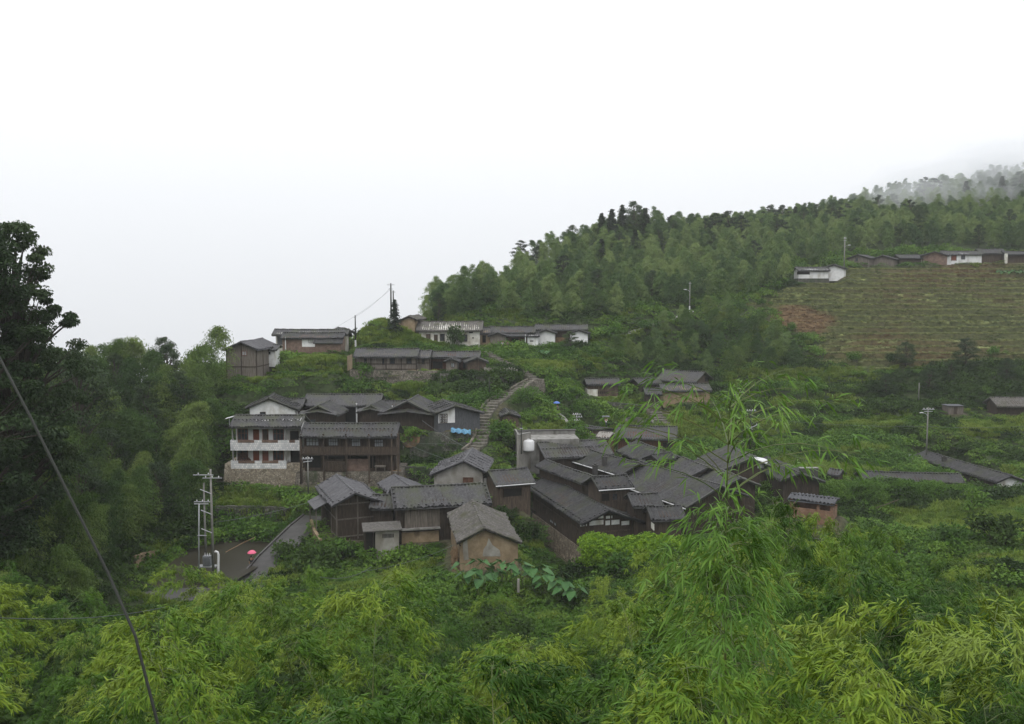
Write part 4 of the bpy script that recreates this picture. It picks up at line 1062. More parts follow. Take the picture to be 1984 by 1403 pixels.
# slope falling away below the camera
for x in (-60, -30, 0, 30, 60):
    cw(x, -25, 4 + abs(x) * .02); cw(x, 0, -2.4); cw(x, 10, -7.6); cw(x, 25, -14.4); cw(x, 42, -21.2)
for x in (-40, -10, 15, 40): cw(x, 60, -26.5)
cw(-60, 60, -25); cw(65, 60, -24); cw(60, 80, -27.5)
for a in [(300, 1120, 94), (520, 1110, 97), (400, 1060, 106), (560, 1100, 98), (650, 1075, 102), (760, 1110, 95), (850, 1130, 89), (960, 1150, 85), (1060, 1190, 82), (1120, 1120, 101), (1250, 1075, 100), (1330, 1060, 104),
          (460, 1010, 113), (580, 1000, 114), (470, 965, 118), (590, 950, 121), (420, 1020, 112),
          # left forest floor
          (430, 735, 149), (400, 770, 145), (300, 755, 150), (180, 790, 148), (60, 810, 135), (300, 900, 125), (410, 900, 126), (250, 1010, 108), (200, 1110, 92), (100, 1010, 88), (0, 960, 74), (0, 1180, 62), (150, 1180, 75), (-200, 900, 90), (-300, 800, 120), (200, 1120, 94),
          # between the left rows
          (500, 725, 150), (560, 705, 156), (660, 700, 160), (480, 760, 144), (600, 745, 150), (700, 750, 153), (800, 755, 152), (900, 762, 150), (900, 775, 147), (930, 790, 143),
          (600, 690, 163), (680, 672, 172), (700, 645, 178), (740, 620, 181), (780, 622, 183), (700, 672, 170), (850, 674, 176),
          # stairs slope
          (925, 868, 130), (938, 813, 140), (957, 781, 146), (1002, 757, 152), (1040, 738, 158), (1013, 722, 162), (975, 704, 168), (940, 682, 174),
          (1000, 850, 137), (1020, 800, 146), (1080, 830, 146), (1080, 800, 151), (1120, 760, 162), (1080, 720, 166), (1040, 690, 175), (1100, 680, 178), (1180, 700, 176), (1160, 665, 184),
          (1200, 790, 163), (1200, 810, 157), (1160, 830, 152), (1280, 810, 160), (1330, 780, 168), (1400, 760, 176), (1480, 760, 178),
          (1250, 700, 185), (1400, 715, 187), (1530, 710, 188), (1200, 648, 190), (1280, 630, 196), (1350, 602, 205), (1450, 588, 212),
          # forest hill
          (820, 626, 190), (950, 624, 194), (1100, 617, 196), (1180, 612, 199), (1300, 592, 207), (1000, 575, 222), (900, 590, 215), (1000, 540, 252), (1100, 560, 228), (1100, 500, 268), (1200, 520, 245), (1200, 462, 285), (1300, 500, 255), (1300, 462, 292), (1400, 540, 232), (1450, 500, 262), (1500, 455, 300), (1600, 480, 262), (1550, 520, 240), (1700, 440, 300), (1700, 475, 262), (1850, 455, 272), (1850, 398, 318), (1984, 470, 262), (1984, 420, 300), (1984, 345, 350), (2150, 345, 345), (2150, 460, 265), (850, 600, 205),
          # terraced field
          (1545, 552, 218), (1640, 519, 231), (1800, 515, 233), (1984, 510, 236), (2150, 505, 238), (1460, 590, 210), (1560, 600, 207), (1700, 600, 208), (1850, 600, 209), (1984, 600, 209), (1560, 690, 190), (1700, 690, 188), (1850, 690, 187), (1984, 680, 188), (2100, 680, 188), (1600, 650, 197), (1900, 640, 200),
          # scrub slope under the terraces
          (1450, 720, 184), (1500, 740, 180), (1650, 735, 180), (1800, 760, 174), (1984, 760, 173), (1500, 800, 168), (1650, 800, 167), (1750, 800, 166), (1850, 805, 162), (1984, 810, 162), (1450, 850, 155), (1550, 870, 150), (1700, 880, 148), (1700, 850, 155), (1850, 850, 152), (1984, 870, 148), (2100, 850, 150),
          (1640, 905, 142), (1560, 905, 142), (1750, 905, 143),
          # village floor
          (850, 960, 121), (800, 950, 122), (940, 960, 121), (1000, 960, 121), (1100, 950, 128), (1200, 950, 127), (1300, 960, 124), (1400, 960, 125), (1500, 950, 126), (1330, 1010, 112), (980, 1040, 108), (900, 1000, 110), (1060, 1000, 118), (1330, 880, 142), (1250, 885, 141),
          (800, 870, 134), (900, 890, 128), (850, 930, 125), (720, 945, 121),
          # hedge bank on the right: field level with the long roofs, then the drop
          (1600, 936, 128), (1750, 940, 127), (1900, 955, 124), (1600, 1000, 119), (1750, 1000, 118), (1450, 1020, 112), (1850, 985, 116), (1984, 1000, 112), (1700, 1040, 100), (1850, 1060, 92), (1984, 1060, 90), (1984, 1130, 76), (1750, 1120, 82), (1550, 1110, 88), (1500, 1130, 85), (1400, 1150, 82), (1250, 1150, 84), (1585, 1024, 101), (1545, 1060, 95), (1640, 1030, 101)]:
    cpx(*a)
# beyond the crests the land falls away into the cloud
for x, y, z in ((-150, 180, -45), (-60, 200, -38), (-35, 200, -26), (-110, 240, -75), (-40, 240, -48), (-20, 245, -30), (10, 290, -8), (-80, 320, -90), (0, 360, -50), (50, 360, 2), (100, 380, 15), (160, 400, 30), (-160, 120, -45), (220, 380, 40), (60, 430, -30), (200, 460, 0), (260, 250, 12), (230, 150, -10), (180, 100, -20)):
    cw(x, y, z)
ctrl = np.array(ctrl)
def tps_fit(pts, lam=1.5):
    X = pts[:, :2] / 50.0; z = pts[:, 2]
    n = len(X)
    d = np.linalg.norm(X[:, None] - X[None], axis=-1)
    K = np.where(d > 0, d * d * np.log(np.maximum(d, 1e-9)), 0)
    K = K + np.eye(n) * lam * 1e-3
    Pm = np.concatenate([np.ones((n, 1)), X], 1)
    A = np.zeros((n + 3, n + 3)); A[:n, :n] = K; A[:n, n:] = Pm; A[n:, :n] = Pm.T
    return np.linalg.solve(A, np.concatenate([z, np.zeros(3)])), X
cf, cX = tps_fit(ctrl)
def tps(x, y):
    q = np.stack([x, y], -1).reshape(-1, 2) / 50.0
    outz = np.empty(len(q))
    for i in range(0, len(q), 8000):
        b = q[i:i + 8000]
        d2 = ((b[:, None] - cX[None]) ** 2).sum(-1)
        outz[i:i + 8000] = (0.5 * d2 * np.log(np.maximum(d2, 1e-12))) @ cf[:-3] + cf[-3] + b @ cf[-2:]
    return outz.reshape(np.shape(x))
gx = np.concatenate([np.linspace(-700, -165, 12), np.arange(-155, 185, .85), np.linspace(190, 700, 12)])
gy = np.concatenate([np.linspace(-160, -30, 6), np.arange(-26, 170, 1.0), np.arange(170.4, 240, .42), np.arange(241, 345, 1.6), np.linspace(350, 900, 14)])
GX, GY = np.meshgrid(gx, gy, indexing='ij')
XC, YC = np.clip(GX, -158, 240), np.clip(GY, -26, 430)
Z = tps(XC, YC)
# far beyond: everything drops into the valley cloud
far = np.maximum(0, GY - 345) + np.maximum(0, -150 - GX) * .6
Z = Z - far * .35
Z = np.minimum(Z, 75)
# uneven natural ground
def fbm(x, y, s, o=3, seed=0.0):
    v = np.zeros(np.shape(x)); a = 1.0
    for k in range(o):
        f = s * 2 ** k
        v += a * (np.sin(x * f + 1.7 * np.sin(y * f * .8 + seed + k) + k) * np.cos(y * f * 1.1 + 1.3 * np.sin(x * f * .7 + seed * 2 + k)))
        a *= .5
    return v
Z += 0.35 * fbm(GX, GY, .16, 3, 1.0)
def topix(X_, Y_, Z_):
    Ys = np.maximum(Y_, 1.0)
    k = Z_ / Ys
    v = (k * cp + sp) / (cp - k * sp)
    return CX + F * (X_ / Ys) * (cp + v * sp), CY - F * v
def inpoly(px, py, poly):
    poly = np.array(poly, float); n = len(poly)
    ins = np.zeros(np.shape(px), bool)
    j = n - 1
    for i in range(n):
        xi, yi = poly[i]; xj, yj = poly[j]
        c = ((yi > py) != (yj > py)) & (px < (xj - xi) * (py - yi) / ((yj - yi) if yj != yi else 1e-9) + xi)
        ins ^= c
        j = i
    return ins
def worldpoly(pl):
    """[(px,py,D)...] -> plan polygon"""
    return [(P(*a).x, P(*a).y) for a in pl]
# --- contour terraces (real steps cut in the slope)
def blur(a, k):
    for _ in range(k):
        a = (a + np.roll(a, 1, 0) + np.roll(a, -1, 0) + np.roll(a, 1, 1) + np.roll(a, -1, 1)) / 5
    return a
def terrace(Z, mask, h, flat=.62, ph=0.0):
    t = (Z + ph) / h
    fl = np.floor(t); fr = t - fl
    st = np.clip((fr - flat) / (1 - flat), 0, 1); st = st * st * (3 - 2 * st)
    zt = (fl + st) * h - ph + fr * .12
    return Z * (1 - mask) + zt * mask, fr
TPX, TPY = topix(GX, GY, Z)
vis = (GY > 60) & (GY < 300)
T1 = [(1440, 592), (1540, 556), (1600, 530), (1640, 517), (1984, 512), (2140, 508), (2140, 720), (1984, 700), (1700, 715), (1570, 700), (1600, 650), (1520, 640), (1500, 606)]
mask1 = blur((inpoly(TPX, TPY, T1) & vis & (GY > 180) & (GY < 245)).astype(float), 3)
Zw = Z - .35 * fbm(GX, GY, .16, 3, 1.0) + .3 * fbm(GX, GY, .035, 1, 4.0)
Zw = Zw + .38 * np.sin(Zw * 1.25 + .03 * GX) + .16 * fbm(GX, GY, .09, 2, 6.0)
ZT1 = Zw / 1.25
Z, FR1 = terrace(Zw * mask1 + Z * (1 - mask1), mask1, 1.25, .66)
T2 = [(1040, 770), (1110, 765), (1250, 762), (1300, 800), (1300, 850), (1180, 840), (1000, 845), (1000, 800)]
mask2 = blur((inpoly(TPX, TPY, T2) & vis & (GY > 135) & (GY < 175)).astype(float), 2)
Z, _ = terrace(Z, mask2, 1.6, .7, .4)
T3 = [(1420, 730), (1900, 720), (1984, 780), (1984, 880), (1560, 890), (1440, 840)]
mask3 = blur((inpoly(TPX, TPY, T3) & vis & (GY > 140) & (GY < 195)).astype(float), 3) * .8
Z, _ = terrace(Z, mask3, 2.4, .6, 0.9)
T4 = [(450, 690), (680, 684), (800, 745), (930, 765), (900, 780), (450, 780)]
mask4 = blur((inpoly(TPX, TPY, T4) & vis & (GY > 138) & (GY < 172)).astype(float), 2) * .9
Z, _ = terrace(Z, mask4, 2.1, .6, 0.3)
T5 = [(420, 945), (600, 940), (620, 1010), (400, 1040)]
mask5 = blur((inpoly(TPX, TPY, T5) & vis & (GY < 128)).astype(float), 2) * .9
Z, _ = terrace(Z, mask5, 2.6, .6, 0.2)
# --- building plots
def pad(Mx, x0, x1, y0, y1, z, fall, power=1.0):
    global Z
    Mi = np.array(Mx.inverted())
    lx = Mi[0, 0] * GX + Mi[0, 1] * GY + Mi[0, 3]; ly = Mi[1, 0] * GX + Mi[1, 1] * GY + Mi[1, 3]
    d = np.hypot(np.maximum(np.maximum(x0 - lx, lx - x1), 0), np.maximum(np.maximum(y0 - ly, ly - y1), 0))
    wgt = np.clip(1 - d / fall, 0, 1) ** power
    Z = Z * (1 - wgt) + (z - .12) * wgt
    return d
HOUSE_D = np.full(GX.shape, 1e9)
for p_ in sorted(PADS, key=lambda q: -q[6 - 1]):
    HOUSE_D = np.minimum(HOUSE_D, pad(*p_))
# --- the flooded pond field, roads and stairs
POND_Z = P(485, 1085, 101.5).z
def zpoly(pl, z):
    r = []
    for a, b in pl:
        D = z / kz(b); p = P(a, b, D); r.append((p.x, p.y))
    return r
pond_px = [(470, 1047), (425, 1050), (372, 1063), (300, 1128), (303, 1136), (350, 1142), (430, 1135), (505, 1090), (560, 1062), (538, 1054)]
pond = zpoly(pond_px, POND_Z)
pm = blur(inpoly(GX, GY, [(a * 1.0, b) for a, b in pond]).astype(float), 2)
pm = np.clip(pm * 1.6, 0, 1)
Z = Z * (1 - pm) + (POND_Z - .5) * pm
near_pond = np.clip(blur(pm, 4) * 2.5, 0, 1) * (1 - np.clip(pm * 2, 0, 1))
Z = Z * (1 - near_pond) + np.maximum(Z * .3 + (POND_Z + .3) * .7, POND_Z + .15) * near_pond
PATHS = []
def path_points(pl, n=6):
    pts = [P(*a) for a in pl]
    out_ = []
    for i in range(len(pts) - 1):
        for k in range(n):
            out_.append(pts[i].lerp(pts[i + 1], k / n))
    out_.append(pts[-1])
    return out_
def cut_path(pts, width, drop=0.05):
    """level the ground along a path"""
    global Z
    best = np.full(GX.shape, 1e9); zz = np.zeros(GX.shape)
    for a, b in zip(pts[:-1], pts[1:]):
        dx, dy = b.x - a.x, b.y - a.y
        L2 = dx * dx + dy * dy + 1e-9
        t = np.clip(((GX - a.x) * dx + (GY - a.y) * dy) / L2, 0, 1)
        d = np.hypot(GX - (a.x + t * dx), GY - (a.y + t * dy))
        m = d < best
        best = np.where(m, d, best); zz = np.where(m, a.z + t * (b.z - a.z), zz)
    wgt = np.clip(1 - (best - width / 2 - .3) / 2.0, 0, 1)
    Z = Z * (1 - wgt) + (zz - drop) * wgt
    PATHS.append((best, width))
road_r = path_points([(612, 1000, 112.5), (588, 1020, 109.5), (560, 1048, 105.5), (530, 1078, 101.5), (500, 1115, 97), (470, 1150, 92.5)])
road_l = path_points([(215, 1168, 87), (262, 1160, 88), (310, 1156, 88.3), (360, 1152, 89), (430, 1146, 91), (480, 1146, 92.5)])
stair_lo = path_points([(905, 880, 128), (930, 862, 131), (939, 838, 135), (937, 813, 140), (943, 801, 142), (957, 781, 146), (981, 767, 149.5), (1003, 757, 152), (1024, 744, 156), (1038, 737, 158)])
stair_up = path_points([(1038, 737, 158.5), (1013, 721, 162), (995, 711, 165), (975, 702, 168), (955, 690, 171), (940, 681, 174)])
step_r = path_points([(1291, 828, 156), (1283, 818, 158), (1272, 806, 161), (1270, 798, 163)])
lane_m = path_points([(1100, 822, 149), (1088, 808, 151), (1073, 797, 153.5), (1052, 783, 157), (1031, 775, 160)])
lane_u = path_points([(1205, 650, 190), (1240, 637, 194), (1290, 622, 199), (1325, 610, 203), (1347, 600, 207)])
for pts, wd, dr in ((road_r, 3.4, .06), (road_l, 4.4, .06), (stair_lo, 2.0, .15), (stair_up, 1.6, .15), (step_r, 2.2, .12), (lane_m, 1.4, .05), (lane_u, 1.8, .05)):
    cut_path(pts, wd, dr)
# --- retaining walls: the ground in front of each drops to its foot
WALLS = []
def plan_wall(*a, **k): WALLS.append((a, k))
plan_wall('rubble terrace wall under the long weathered timber house', [(678, 717, 159.5), (760, 718, 159.5), (850, 719, 159)], 3.0, 'rubble')
plan_wall('shrubby rubble wall under the white fence and small gables', [(852, 724, 157.2), (930, 726, 157), (1000, 726, 157.5)], 3.6, 'rubble_dark')
plan_wall('triangular rubble wall at the bend of the stone staircase', [(1008, 757, 151.2), (1036, 736, 156), (1054, 735, 158)], [.4, 2.6, 2.4], 'rubble')
plan_wall('tall dark mossy wall under the half white house', [(782, 835, 133.5), (850, 838, 133), (918, 836, 133)], 4.6, 'rubble_dark', batter=.3)
plan_wall('lower mossy wall between the timber gallery house and the plaster house', [(776, 905, 126), (815, 905, 125), (836, 908, 124)], 2.6, 'rubble_dark')
plan_wall('bare orange earth bank under the stepped gable house', [(780, 842, 133), (790, 836, 132.6), (803, 837, 132.9), (814, 845, 133)], [1.2, 2.4, 2.2, .8], 'earth_orange', name='earth_bank', cat='bank', thick=.3)
plan_wall('broken rubble bank under the right end of the timber gallery house', [(700, 914, 123.6), (776, 912, 123)], 2.3, 'earth_orange', batter=.35, name='earth_bank', cat='bank')
plan_wall('dark field wall between the pond and the tall pale stone base', [(418, 981, 115), (500, 981, 115.5), (560, 985, 115)], 2.6, 'rubble_dark', batter=.1)
plan_wall('low mud wall along the road beside the dark timber gable house', [(600, 1006, 109.5), (606, 1026, 105.5), (618, 1046, 101.2)], [1.8, 2.8, 1.8], 'mud', batter=.02, thick=.35, name='mud_wall')
plan_wall('orange mud wall fragment at the dark edge of the forest left of the pond', [(262, 1078, 99), (280, 1072, 100.5), (303, 1066, 102.5)], 1.6, 'mud', batter=.05, thick=.35, name='mud_wall')
plan_wall('terrace wall edging the bright paddy below the brown hut', [(1155, 776, 163.4), (1200, 781, 162), (1243, 785, 161)], 1.3, 'rubble_dark')
plan_wall('curved dry stone wall beside the short stone steps', [(1190, 818, 156), (1225, 808, 158), (1258, 812, 158.5), (1266, 822, 156)], 1.4, 'rubble_dark')

for (lb_, pts_, hg_, *rest_), kw_ in WALLS:
    Pw = [P(*q) for q in pts_]
    hh_ = list(hg_) if isinstance(hg_, (list, tuple)) else [hg_] * len(Pw)
    for i_ in range(len(Pw) - 1):
        a_, b_ = Pw[i_], Pw[i_ + 1]
        d_ = Vector((b_.x - a_.x, b_.y - a_.y)); L_ = d_.length; d_.normalize()
        n_ = Vector((d_.y, -d_.x))
        if n_.dot(Vector((-a_.x, -a_.y))) < 0: n_ = -n_
        al = ((GX - a_.x) * d_.x + (GY - a_.y) * d_.y); di = (GX - a_.x) * n_.x + (GY - a_.y) * n_.y
        t_ = np.clip(al / L_, 0, 1)
        foot = (a_.z - hh_[i_]) * (1 - t_) + (b_.z - hh_[i_ + 1]) * t_ + .15
        topz = a_.z * (1 - t_) + b_.z * t_ - .15
        edge = np.clip(1 - np.maximum(-al, al - L_) / 1.2, 0, 1)
        wf_ = edge * np.clip((di + .1) / .4, 0, 1) * np.clip(1 - (di - 2.2) / 2.5, 0, 1)
        Z = Z * (1 - wf_) + np.minimum(Z, foot) * wf_
        wb_ = edge * np.clip((-di - .2) / .3, 0, 1) * np.clip(1 - (-di - 1.0) / 1.5, 0, 1)
        Z = Z * (1 - wb_) + np.where(Z < topz, topz, np.minimum(Z, topz + .3)) * wb_
# --- height lookup
def ground(x, y):
    i = int(np.clip(np.searchsorted(gx, x) - 1, 0, len(gx) - 2)); j = int(np.clip(np.searchsorted(gy, y) - 1, 0, len(gy) - 2))
    tx = (x - gx[i]) / (gx[i + 1] - gx[i]); ty = (y - gy[j]) / (gy[j + 1] - gy[j])
    return (Z[i, j] * (1 - tx) + Z[i + 1, j] * tx) * (1 - ty) + (Z[i, j + 1] * (1 - tx) + Z[i + 1, j + 1] * tx) * ty
def sample(A, x, y):
    i = np.clip(np.searchsorted(gx, x) - 1, 0, len(gx) - 2); j = np.clip(np.searchsorted(gy, y) - 1, 0, len(gy) - 2)
    tx = (x - gx[i]) / (gx[i + 1] - gx[i]); ty = (y - gy[j]) / (gy[j + 1] - gy[j])
    return (A[i, j] * (1 - tx) + A[i + 1, j] * tx) * (1 - ty) + (A[i, j + 1] * (1 - tx) + A[i + 1, j + 1] * tx) * ty
def hit(px, py, d0=55.0, d1=340.0):
    """where the photo's sight line meets the ground"""
    D = d0
    while D < d1:
        p = P(px, py, D)
        if p.z < ground(p.x, p.y): return p
        D += .5
    return None

# ground colours: what grows or lies there, plus painted shade near the camera
TPX, TPY = topix(GX, GY, Z)
colr = np.zeros(GX.shape + (4,)); colr[..., 3] = 1
base = np.array([.035, .05, .018]); colr[..., :3] = base
def tint(mask, c):
    m = np.clip(mask, 0, 1)[..., None]
    colr[..., :3] = colr[..., :3] * (1 - m) + np.array(c) * m
n1 = np.clip(.5 + .5 * fbm(GX, GY, .35, 3, 2.2), 0, 1)
n2 = np.clip(.5 + .5 * fbm(GX, GY, .09, 2, 5.2), 0, 1)
tint(mask1 * .95, (.07, .065, .026))
tint(mask1 * np.clip(n2 * 2 - .9, 0, 1) * .5, (.11, .075, .034))
tint(mask1 * np.clip(1.4 - n2 * 2, 0, 1) * .8, (.045, .075, .022))
tint(mask1 * (FR1 > .66) * .55, (.05, .042, .018))
tint(mask1 * ((FR1 > .0) & (FR1 < .2)) * .9, (.19, .21, .08))
BARE = [(1500, 600), (1560, 596), (1610, 612), (1600, 640), (1560, 646), (1510, 630), (1490, 612)]
bare = blur((inpoly(TPX + 14 * fbm(GX, GY, .25, 2, 3.0), TPY + 6 * fbm(GX, GY, .3, 2, 9.0), BARE) & (GY > 185) & (GY < 220)).astype(float), 5)
tint(bare * .8, (.13, .078, .042))
tint(np.clip((60 - GY) / 8, 0, 1), (.012, .022, .006))  # shade below the foreground foliage painted into the ground colour
PADDY = [(1150, 768), (1235, 766), (1246, 784), (1170, 782)]
paddy = (inpoly(TPX, TPY, PADDY) & (GY > 150) & (GY < 175)).astype(float); tint(paddy, (.12, .19, .02))
strip = (inpoly(TPX, TPY, [(385, 1052), (405, 1060), (320, 1122), (290, 1126), (285, 1105)]) & (GY > 88) & (GY < 112)).astype(float); tint(strip * .8, (.07, .12, .02))
MUDP = [(262, 1070), (304, 1066), (296, 1088), (262, 1096)]
tint(np.clip(1.3 - HOUSE_D / .8, 0, 1) * .6, (.09, .07, .05))
me = build_mesh('ground', np.stack([GX, GY, Z], -1).reshape(-1, 3), [], smooth=False) if False else None
ny_ = len(gy); nx_ = len(gx)
ii, jj = np.meshgrid(np.arange(nx_ - 1), np.arange(ny_ - 1), indexing='ij')
a = ii * ny_ + jj
quads = np.stack([a, a + ny_, a + ny_ + 1, a + 1], -1).reshape(-1, 4)
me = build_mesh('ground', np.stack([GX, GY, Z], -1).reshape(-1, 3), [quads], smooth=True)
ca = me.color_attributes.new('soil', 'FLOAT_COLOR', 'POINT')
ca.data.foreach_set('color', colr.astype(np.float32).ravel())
m, n, o = newmat('ground_soil_and_grass')
Lk = n.links
b = n.nodes.new('ShaderNodeBsdfPrincipled'); b.inputs['Roughness'].default_value = .95; b.inputs['Specular IOR Level'].default_value = .15
at_ = n.nodes.new('ShaderNodeVertexColor'); at_.layer_name = 'soil'
nz = n.nodes.new('ShaderNodeTexNoise'); nz.inputs['Scale'].default_value = 1.6; nz.inputs['Detail'].default_value = 7
tcn = n.nodes.new('ShaderNodeTexCoord'); Lk.new(tcn.outputs['Object'], nz.inputs['Vector'])
mrg = n.nodes.new('ShaderNodeMapRange'); mrg.inputs['From Min'].default_value = .3; mrg.inputs['From Max'].default_value = .7; mrg.inputs['To Min'].default_value = .5; mrg.inputs['To Max'].default_value = 1.5
Lk.new(nz.outputs['Fac'], mrg.inputs[0])
scl = n.nodes.new('ShaderNodeVectorMath'); scl.operation = 'SCALE'; Lk.new(at_.outputs[0], scl.inputs[0]); Lk.new(mrg.outputs[0], scl.inputs['Scale'])
Lk.new(scl.outputs[0], b.inputs['Base Color'])
bu = n.nodes.new('ShaderNodeBump'); bu.inputs['Strength'].default_value = .8; bu.inputs['Distance'].default_value = .25; Lk.new(nz.outputs['Fac'], bu.inputs['Height']); Lk.new(bu.outputs[0], b.inputs['Normal'])
Lk.new(b.outputs[0], o.inputs[0])
g_ = obj_from('ground', me, m); setp(g_, kind='structure')

# --- pond
mb = MB(); cxp = sum(p[0] for p in pond) / len(pond); cyp = sum(p[1] for p in pond) / len(pond)
pd = [(cxp + (x - cxp) * 1.12, cyp + (y - cyp) * 1.12, POND_Z) for x, y in pond]
mb.add(pd, [tuple(range(len(pd)))])
m, n, o = newmat('pond_water')
b = n.nodes.new('ShaderNodeBsdfPrincipled'); b.inputs['Base Color'].default_value = (.034, .03, .021, 1); b.inputs['Roughness'].default_value = .3; b.inputs['Specular IOR Level'].default_value = .12
nz = n.nodes.new('ShaderNodeTexNoise'); nz.inputs['Scale'].default_value = 2.5; bu = n.nodes.new('ShaderNodeBump'); bu.inputs['Strength'].default_value = .25; bu.inputs['Distance'].default_value = .05
n.links.new(nz.outputs[0], bu.inputs['Height']); n.links.new(bu.outputs[0], b.inputs['Normal']); n.links.new(b.outputs[0], o.inputs[0])
wtr = mb.build('pond', m)
if wtr.data.polygons[0].normal.z < 0: wtr.data.flip_normals()
setp(wtr, kind='structure')
# --- roads and lanes
def strip_mesh(name, pts, width, mat, lift=.02, kind='structure', curb=None):
    mb = MB(); n_ = len(pts); V = []
    for i, p in enumerate(pts):
        d = pts[min(i + 1, n_ - 1)] - pts[max(i - 1, 0)]; d.z = 0; d.normalize(); s_ = Vector((d.y, -d.x, 0))
        V += [tuple(p - s_ * width / 2 + Vector((0, 0, lift))), tuple(p + s_ * width / 2 + Vector((0, 0, lift))), tuple(p + s_ * width / 2 - Vector((0, 0, .5))), tuple(p - s_ * width / 2 - Vector((0, 0, .5)))]
    Fc = []
    for i in range(n_ - 1):
        a = i * 4; b_ = a + 4
        Fc += [(a, a + 1, b_ + 1, b_), (a + 1, a + 2, b_ + 2, b_ + 1), (a + 3, a, b_, b_ + 3)]
    mb.add(V, Fc)
    o_ = mb.build(name, mat)
    if kind: setp(o_, kind=kind)
    if curb:
        mb = MB()
        for i in range(n_ - 1):
            d = pts[i + 1] - pts[i]; d.z = 0; d.normalize(); s_ = Vector((d.y, -d.x, 0)) * curb[0]
            a_, b_ = pts[i] + s_ * (width / 2 + .02), pts[i + 1] + s_ * (width / 2 + .02)
            c_, d_ = pts[i] + s_ * (width / 2 + .24), pts[i + 1] + s_ * (width / 2 + .24)
            z = Vector((0, 0, curb[1])); z0 = Vector((0, 0, -.9))
            V = [a_ + z0, b_ + z0, d_ + z0, c_ + z0, a_ + z, b_ + z, d_ + z, c_ + z]
            mb.add(V, [(0, 3, 2, 1), (4, 5, 6, 7), (0, 1, 5, 4), (1, 2, 6, 5), (2, 3, 7, 6), (3, 0, 4, 7)])
        c = mb.build('kerb', curb[2], o_)
    return o_
strip_mesh('road', road_r, 3.3, 'concrete_dark', curb=(1, .18, 'concrete_dark'))
strip_mesh('road', road_l, 4.2, 'concrete_dark')
strip_mesh('path', lane_m, 1.3, 'concrete')
strip_mesh('path', lane_u, 1.7, 'concrete')
# --- stone staircases with real steps
def staircase(label, pts, width, rail=None):
    L_ = [0]
    for a, b_ in zip(pts[:-1], pts[1:]): L_.append(L_[-1] + (b_ - a).length)
    tot = L_[-1]; dz = abs(pts[-1].z - pts[0].z); n_ = max(4, int(dz / .26))
    t = empty('stone_staircase', label, 'steps', pts[0])
    mb = MB(); rg = random.Random(4)
    def at(s_):
        for i in range(len(L_) - 1):
            if s_ <= L_[i + 1] + 1e-6:
                f = (s_ - L_[i]) / (L_[i + 1] - L_[i] + 1e-9); return pts[i].lerp(pts[i + 1], f), (pts[i + 1] - pts[i])
        return pts[-1], pts[-1] - pts[-2]
    edge = []
    for k in range(n_):
        p, d = at(tot * (k + .5) / n_); d = Vector((d.x, d.y, 0)).normalized(); s_ = Vector((-d.y, d.x, 0))
        ln = tot / n_ * .62; w_ = width / 2 + rg.uniform(-.08, .08)
        p = p - pts[0]
        zt = p.z + .16
        cs = [p - d * ln - s_ * w_, p + d * ln - s_ * w_, p + d * ln + s_ * w_, p - d * ln + s_ * w_]
        mb.add([(c.x, c.y, zt - .55) for c in cs] + [(c.x, c.y, zt + rg.uniform(-.01, .01)) for c in cs], [(0, 3, 2, 1), (4, 5, 6, 7), (0, 1, 5, 4), (1, 2, 6, 5), (2, 3, 7, 6), (3, 0, 4, 7)])
        edge.append((p, s_, w_, zt))
    mb.build('steps', 'steps', t)
    if rail:
        mb = MB()
        for (p, s_, w_, z), (q, s2, w2, z2) in zip(edge[:-1], edge[1:]):
            a_, b_ = p + s_ * rail * (w_ + .12), q + s2 * rail * (w2 + .12); c_, d_ = p + s_ * rail * (w_ + .5), q + s2 * rail * (w2 + .5)
            mb.add([(a_.x, a_.y, z - .8), (b_.x, b_.y, z2 - .8), (d_.x, d_.y, z2 - .8), (c_.x, c_.y, z - .8), (a_.x, a_.y, z + .3), (b_.x, b_.y, z2 + .3), (d_.x, d_.y, z2 + .3), (c_.x, c_.y, z + .3)],
                   [(0, 3, 2, 1), (4, 5, 6, 7), (0, 1, 5, 4), (1, 2, 6, 5), (2, 3, 7, 6), (3, 0, 4, 7)])
        mb.build('kerb_wall', 'rubble', t)
    return t
M['steps'] = surf('worn_stone_steps', [(.07, .062, .05), (.12, .11, .09), (.2, .185, .155)], scale=2.2, bump=.5, grime=((.04, .05, .02), .9, .5, .7))
staircase('long curved stone staircase climbing from the cluster to the rubble wall', stair_lo, 2.0, rail=1)
staircase('upper stone steps zigzagging from the rubble wall to the white row', stair_up, 1.7)
staircase('short stone steps beside the long striped-roof house', step_r, 2.3)

